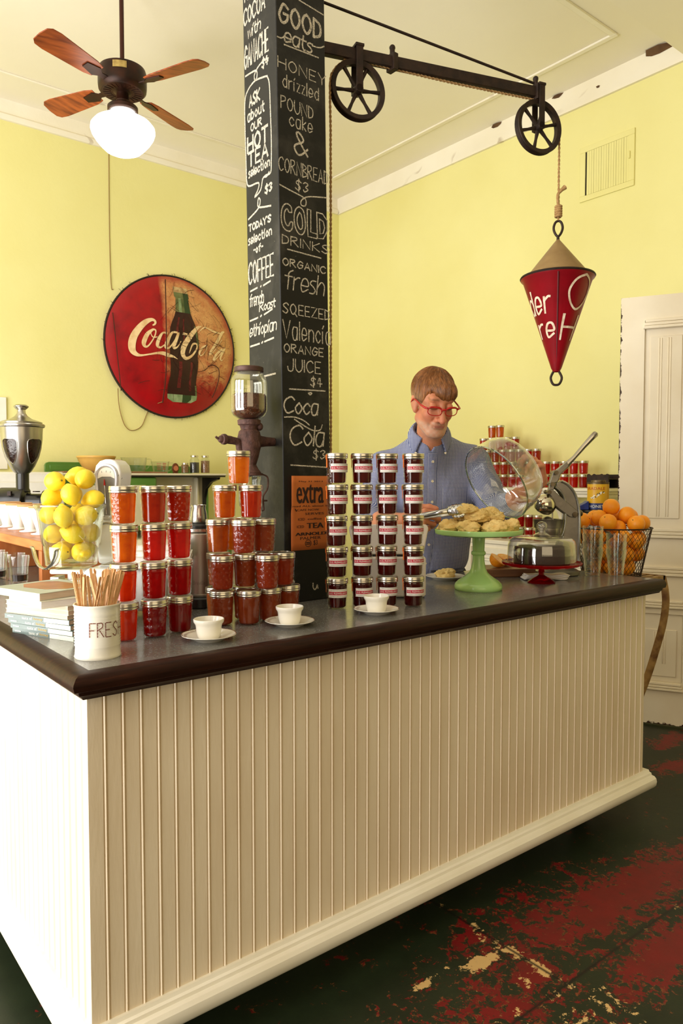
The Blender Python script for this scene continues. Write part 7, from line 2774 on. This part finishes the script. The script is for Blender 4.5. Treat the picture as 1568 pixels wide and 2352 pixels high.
def folds(P, v):
    x, y, z = P[:, 0], P[:, 1], P[:, 2]
    w = .0046 * np.sin(26 * x + 9 * z + 2.2 * np.sin(7 * z + 3 * x)) * np.sin(5 * z + 1.5 + 4 * x)
    w += .0026 * np.sin(48 * z + 20 * x + 3 * np.sin(12 * x)) * np.exp(-((z - 1.02) / .12) ** 2)
    for E_ in (ELL_, ELR):
        d = np.linalg.norm(P - np.array(E_), axis=1)
        w += .0048 * np.sin(85 * (z - .6 * x) + 4 * np.sin(18 * y)) * np.exp(-(d / .10) ** 2)
    for S_ in (SHL, SHR):
        d = np.linalg.norm(P - np.array((S_[0] * .8, S_[1] - .05, S_[2] - .13)), axis=1)
        w += .0045 * np.sin(70 * (x * np.sign(S_[0]) + .6 * z)) * np.exp(-(d / .09) ** 2)
    # open collar: a V cut out of the front of the shirt
    vv = np.maximum(1.492 - z + 1.75 * np.abs(x + .010), y + .09)
    cut = 2.208 - (my + .7805 * y - .6252 * x)              # the belly stays behind the worktop
    out = np.maximum(v + w, -vv * .5)
    return np.where(z < .992, np.maximum(out, cut), out)


SV, SQ = mesh_field(sf, .0042, (-.38, -.45, .90), (.45, .36, 1.62), folds)


def m_gingham():
    t = NT('blue_gingham')
    uv = t.n('UVMap', uv_map='weave')
    s = t.n('SeparateXYZ')
    t.l(uv.outputs[0], s.inputs[0])
    st_ = []
    for i in (0, 1):
        f = t.math('FRACT', t.math('MULTIPLY', s.outputs[i], 1 / .0053))
        st_.append(t.math('SMOOTH_MIN', 1.0, t.math('MULTIPLY', t.math('GREATER_THAN', f, .46), 1.0), .01))
    k = t.math('MULTIPLY', t.math('ADD', st_[0], st_[1]), .5)
    v = t.coord('Object')
    c = t.ramp(k, [(0, lin((208, 207, 208))), (.5, lin((122, 132, 172))), (1, lin((54, 66, 122)))])
    nrm = t.bump(t.noise(t.coord('Object', (1, 1, .6)), 26, 4, .6), .35, .02)
    return t.done(t.principled(c, .8, 0, .2, normal=nrm))


mg = m_gingham()
so, SV = np_mesh('shirt', SV, SQ, [mg], man, 2)


def weave(o, V, arm=True):
    uv = np.stack([V[:, 0], V[:, 2]], 1)
    if arm:
        best = np.full(len(V), .0)
        dt = np.abs(V[:, 0] - .0) - .165
        for S_, E_, W_ in ((SHL, ELL_, WRL), (SHR, ELR, WRR)):
            for a, b_, off in ((S_, E_, 0), (E_, W_, .3)):
                a, b_ = np.array(a), np.array(b_)
                ax_ = (b_ - a) / np.linalg.norm(b_ - a)
                t = (V - a) @ ax_
                q = V - a - t[:, None] * ax_
                d = np.linalg.norm(q, axis=1)
                e1 = np.cross(ax_, [0, 1, .2])
                e1 /= np.linalg.norm(e1)
                e2 = np.cross(ax_, e1)
                th = np.arctan2(q @ e2, q @ e1)
                L_ = np.linalg.norm(b_ - a)
                m = (d < .085) & (t > (.05 if off == 0 else 0)) & (t < L_ + (.0 if off == 0 else .05)) & ((np.abs(V[:, 0]) > .175) | (off > 0))
                uv[m] = np.stack([th[m] * .062, t[m] + off], 1)
    ul = o.data.uv_layers.new(name='weave')
    idx = np.empty(len(o.data.loops), dtype=np.int64)
    o.data.loops.foreach_get('vertex_index', idx)
    ul.data.foreach_set('uv', uv[idx].ravel())


weave(so, SV)
# collar: a stand round the neck and two button-down leaves
CN = Vector((0, -.60, .80))
CE = Vector((0, .80, .60))
CC = Vector((-.010, -.092, 1.556))
rn1, rn2 = .069, .068


def cpt(th, r_, hgt):
    return CC + Vector((1, 0, 0)) * (r_ * rn1 * math.cos(th)) + CE * (r_ * rn2 * math.sin(th)) + CN * hgt


for sx in (-1, 1):
    vs, fs = [], []
    n = 22
    rows = 7
    for i in range(n + 1):
        s_ = i / n
        th = PI / 2 + sx * -1 * (PI * .83) * s_           # from the nape round to the front
        tip_ = max(0, (s_ - .62) / .38)
        for j in range(rows + 1):
            f = j / rows
            top = cpt(th, 1.02, .046 - .012 * s_)
            bot = cpt(th + sx * .18 * tip_, 1.32 + .10 * tip_, .008 - .016 * s_ - .034 * tip_ ** 1.5)
            mid = (top + bot) / 2 + (cpt(th, 1.25, .035) - cpt(th, 1.1, .02)) * .6
            p = (1 - f) ** 2 * top + 2 * f * (1 - f) * mid + f * f * bot
            vs.append(tuple(p))
    for i in range(n):
        for j in range(rows):
            q = i * (rows + 1) + j
            fs.append((q, q + 1, q + rows + 2, q + rows + 1))
    b = MB().add(vs, fs)
    o = b.build('collar', mg, so, smooth=60)
    weave(o, np.array([v.co for v in o.data.vertices]), False)
    sd = o.modifiers.new('thickness', 'SOLIDIFY')
    sd.thickness = .0022
vs, fs = [], []
for i in range(33):
    th = PI / 2 + (i / 32 - .5) * 2 * PI * .86
    vs += [tuple(cpt(th, 1.0, -.02)), tuple(cpt(th, 1.0, .044 - .012 * abs(i / 16 - 1)))]
for i in range(32):
    fs.append((2 * i, 2 * i + 2, 2 * i + 3, 2 * i + 1))
o = MB().add(vs, fs).build('collar_stand', mg, so, smooth=60)
weave(o, np.array([v.co for v in o.data.vertices]), False)
sd = o.modifiers.new('thickness', 'SOLIDIFY')
sd.thickness = .002
# front placket, pocket and buttons laid on the shirt
from mathutils.bvhtree import BVHTree
bv = BVHTree.FromPolygons([tuple(p) for p in SV], [tuple(q) for q in SQ])


def on_shirt(x, z, lift=0.0):
    hit, nrm, _, _ = bv.ray_cast(Vector((x, -.7, z)), Vector((0, 1, 0)))
    if hit is None:
        return Vector((x, -.1, z)), Vector((0, -1, 0))
    return hit + nrm * lift, nrm


cl = lambda z: -.012 + .012 * math.sin(4 * (z - 1.0)) - .02 * max(0, (1.12 - z) / .2)
vs, fs = [], []
zs = [1.486 - .012 * k for k in range(45)]
for z in zs:
    for k in range(5):
        vs.append(tuple(on_shirt(cl(z) - .018 + .009 * k, z, .0022 if 0 < k < 4 else .0012)[0]))
for i in range(len(zs) - 1):
    for k in range(4):
        q = i * 5 + k
        fs.append((q, q + 1, q + 6, q + 5))
o = MB().add(vs, fs).build('placket', mg, so, smooth=60)
weave(o, np.array([v.co for v in o.data.vertices]) + np.array([.002, 0, .002]), False)
vs, fs = [], []
px0, px1, pz0, pz1 = .045, .150, 1.235, 1.345
vs, fs = [], []
NP = 14
for j in range(NP + 1):
    for i in range(NP + 1):
        x = px0 + (px1 - px0) * i / NP
        zb = pz0 + .018 * abs(i / NP * 2 - 1)
        edge = i in (0, NP) or j in (0, NP)
        vs.append(tuple(on_shirt(x, zb + (pz1 - zb) * j / NP, .0008 if edge else .0024)[0]))
for j in range(NP):
    for i in range(NP):
        q = j * (NP + 1) + i
        fs.append((q, q + 1, q + NP + 2, q + NP + 1))
o = MB().add(vs, fs).build('chest_pocket', mg, so, smooth=60)
weave(o, np.array([v.co for v in o.data.vertices]) + np.array([.003, 0, .002]), False)
w = None
bm_ = mat('shell_button', (232, 222, 196), .25, 0, (214, 200, 170), 90)
for z in (1.452, 1.370, 1.285, 1.195, 1.105, 1.025):
    p, nn = on_shirt(cl(z), z, .0035)
    MB().lathe([(0, -.001), (.0052, -.001), (.0058, .0003), (.0052, .0014), (.003, .001), (0, .001)], 14, M=Matrix.Translation(p) @ nn.to_track_quat('Z', 'Y').to_matrix().to_4x4()).build('button', bm_, so)
for sx in (-1, 1):
    th = PI / 2 - sx * PI * .83 + sx * .16
    p = cpt(th, 1.38, -.038)
    q = CE * -.6 + CN * .3 + Vector((sx * -.0, 0, 0))
    hit = Vector((p.x, p.y - .0045, p.z + .004))
    MB().lathe([(0, -.001), (.0046, -.001), (.005, .0003), (.0046, .0014), (0, .001)], 14, M=Matrix.Translation(hit) @ Vector((sx * .15, -1, .25)).to_track_quat('Z', 'Y').to_matrix().to_4x4()).build('button', bm_, so)
# trousers and shoes
tf = Field()
tf.cap((-.05, .165, .93), (.07, .165, .93), .11, .11, k=.05)
for sx in (-1, 1):
    tf.cap((.01 + sx * .085, .17, .90), (.01 + sx * .11, .14, .5), .105, .076, k=.05)
    tf.cap((.01 + sx * .11, .14, .5), (.01 + sx * .12, .17, .10), .076, .062, k=.03)
TV, TQ = mesh_field(tf, .01, (-.3, -.05, .02), (.34, .34, 1.06))
np_mesh('trousers', TV, TQ, [mat('navy_cotton', (40, 42, 56), .85, 0, (32, 34, 46), 60)], man, 1)
for sx in (-1, 1):
    hf2 = Field()
    hf2.cap((.01 + sx * .12, .19, .045), (.01 + sx * .14, -.01, .035), .048, .04, k=.02)
    TV, TQ = mesh_field(hf2, .008, (-.3, -.1, -.02), (.34, .3, .12), lambda P, v: np.maximum(v, -P[:, 2]))
    np_mesh('shoe', TV, TQ, [mat('brown_shoe', (70, 46, 32), .4, 0, (52, 32, 22), 20)], man, 1)

# ------------------------------------------------------------------ what he holds: glass cover and tongs
loc3 = lambda p: Matrix.Translation((mx, my, 0)) @ Matrix.Rotation(LAT, 4, 'Z') @ Vector(p)
cv = thing('glass_cover', 'big clear glass dome cover tilted open in the left hand of the man', 'glass cover', loc3((.192, -.438, 1.364)))
cv.rotation_mode = 'QUATERNION'
AXW = Matrix.Rotation(LAT, 3, 'Z') @ AX
cv.rotation_quaternion = Vector((0, 0, 1)).rotation_difference(AXW)
cgl = glass_mat('dome_glass', (.955, .965, .945), .95, .07)
MB().lathe([(.147, .001), (.1505, .0), (.1535, .002), (.1535, .006), (.1515, .009), (.1495, .05), (.145, .086), (.136, .104), (.120, .114), (.09, .118), (.03, .12), (0, .12), (0, .1165), (.03, .1165), (.089, .1145), (.118, .1105), (.1325, .101), (.1415, .084), (.146, .05), (.148, .009)], 84, closed=False).build('dome', cgl, cv, smooth=60)
MB().tube([(.1515 * math.cos(2 * PI * k / 84), .1515 * math.sin(2 * PI * k / 84), .003) for k in range(84)], .0034, 8, closed=True).build('rim', glass_mat('rim_glass', (.55, .64, .60), .9, .25), cv)
MB().lathe([(0, .12), (.022, .12), (.016, .126), (.011, .134), (.013, .14), (.019, .147), (.020, .155), (.016, .163), (0, .167)], 28).build('knob', glass_mat('dome_knob', (.85, .88, .84), .9, .15), cv)
tg = thing('tongs', 'steel scalloped kitchen tongs in the right hand of the man gripping a biscuit', 'tongs', loc3((-.105, -.40, 1.236)))
T1 = Vector((.066, -.500, 1.268)) - Vector((-.105, -.40, 1.236))
tg.rotation_mode = 'QUATERNION'
t_x = Matrix.Rotation(LAT, 3, 'Z') @ T1.normalized()
t_y = Vector((0, 0, 1)).cross(t_x).normalized()
tg.rotation_quaternion = (Matrix((t_x, t_y, t_x.cross(t_y))).transposed() @ Matrix.Rotation(PI / 2 - .25, 3, 'X')).to_quaternion()
TL = T1.length
for sy in (-1, 1):
    b = MB()
    P = [(-.02, 0, .003 * sy), (.03, 0, .012 * sy), (.10, 0, .018 * sy), (TL - .05, 0, .021 * sy)]
    vs, fs = [], []
    for i, (x, y, z) in enumerate(P):
        w = (.004, .008, .009, .010)[i]
        vs += [(x, -w, z), (x, -w * .6, z + .003 * sy), (x, w * .6, z + .003 * sy), (x, w, z)]
    for i in range(3):
        for k in range(3):
            fs.append((4 * i + k, 4 * i + k + 1, 4 * i + k + 5, 4 * i + k + 4))
    b.add(vs, fs)
    o = b.build('arm', M['steel'], tg)
    sd = o.modifiers.new('thickness', 'SOLIDIFY')
    sd.thickness = .001
    b = MB()
    vs, fs = [], []
    n, r_ = 12, 7
    for i in range(n + 1):
        x = TL - .05 + .062 * i / n
        w = .010 + .011 * math.sin(PI * min(1, .15 + i / n * .72)) * (1 + .14 * math.sin(i * 2.4))
        for j in range(r_):
            f = j / (r_ - 1) * 2 - 1
            vs.append((x, w * f, sy * (.021 + .006 * (1 - f * f) - .010 * (i / n) ** 2 + .0014 * math.cos(i * 2.4))))
    for i in range(n):
        for j in range(r_ - 1):
            q = i * r_ + j
            fs.append((q, q + 1, q + r_ + 1, q + r_))
    o2 = b.add(vs, fs).build('scalloped_tip', M['steel'], o, smooth=60)
    sd = o2.modifiers.new('thickness', 'SOLIDIFY')
    sd.thickness = .001
o = biscuit(44, .036, .034, .021)
p = loc3((.076, -.504, 1.270 - .014))
o.location = p
tag(o, 'golden biscuit gripped by the steel tongs above the green cake stand', 'biscuit')
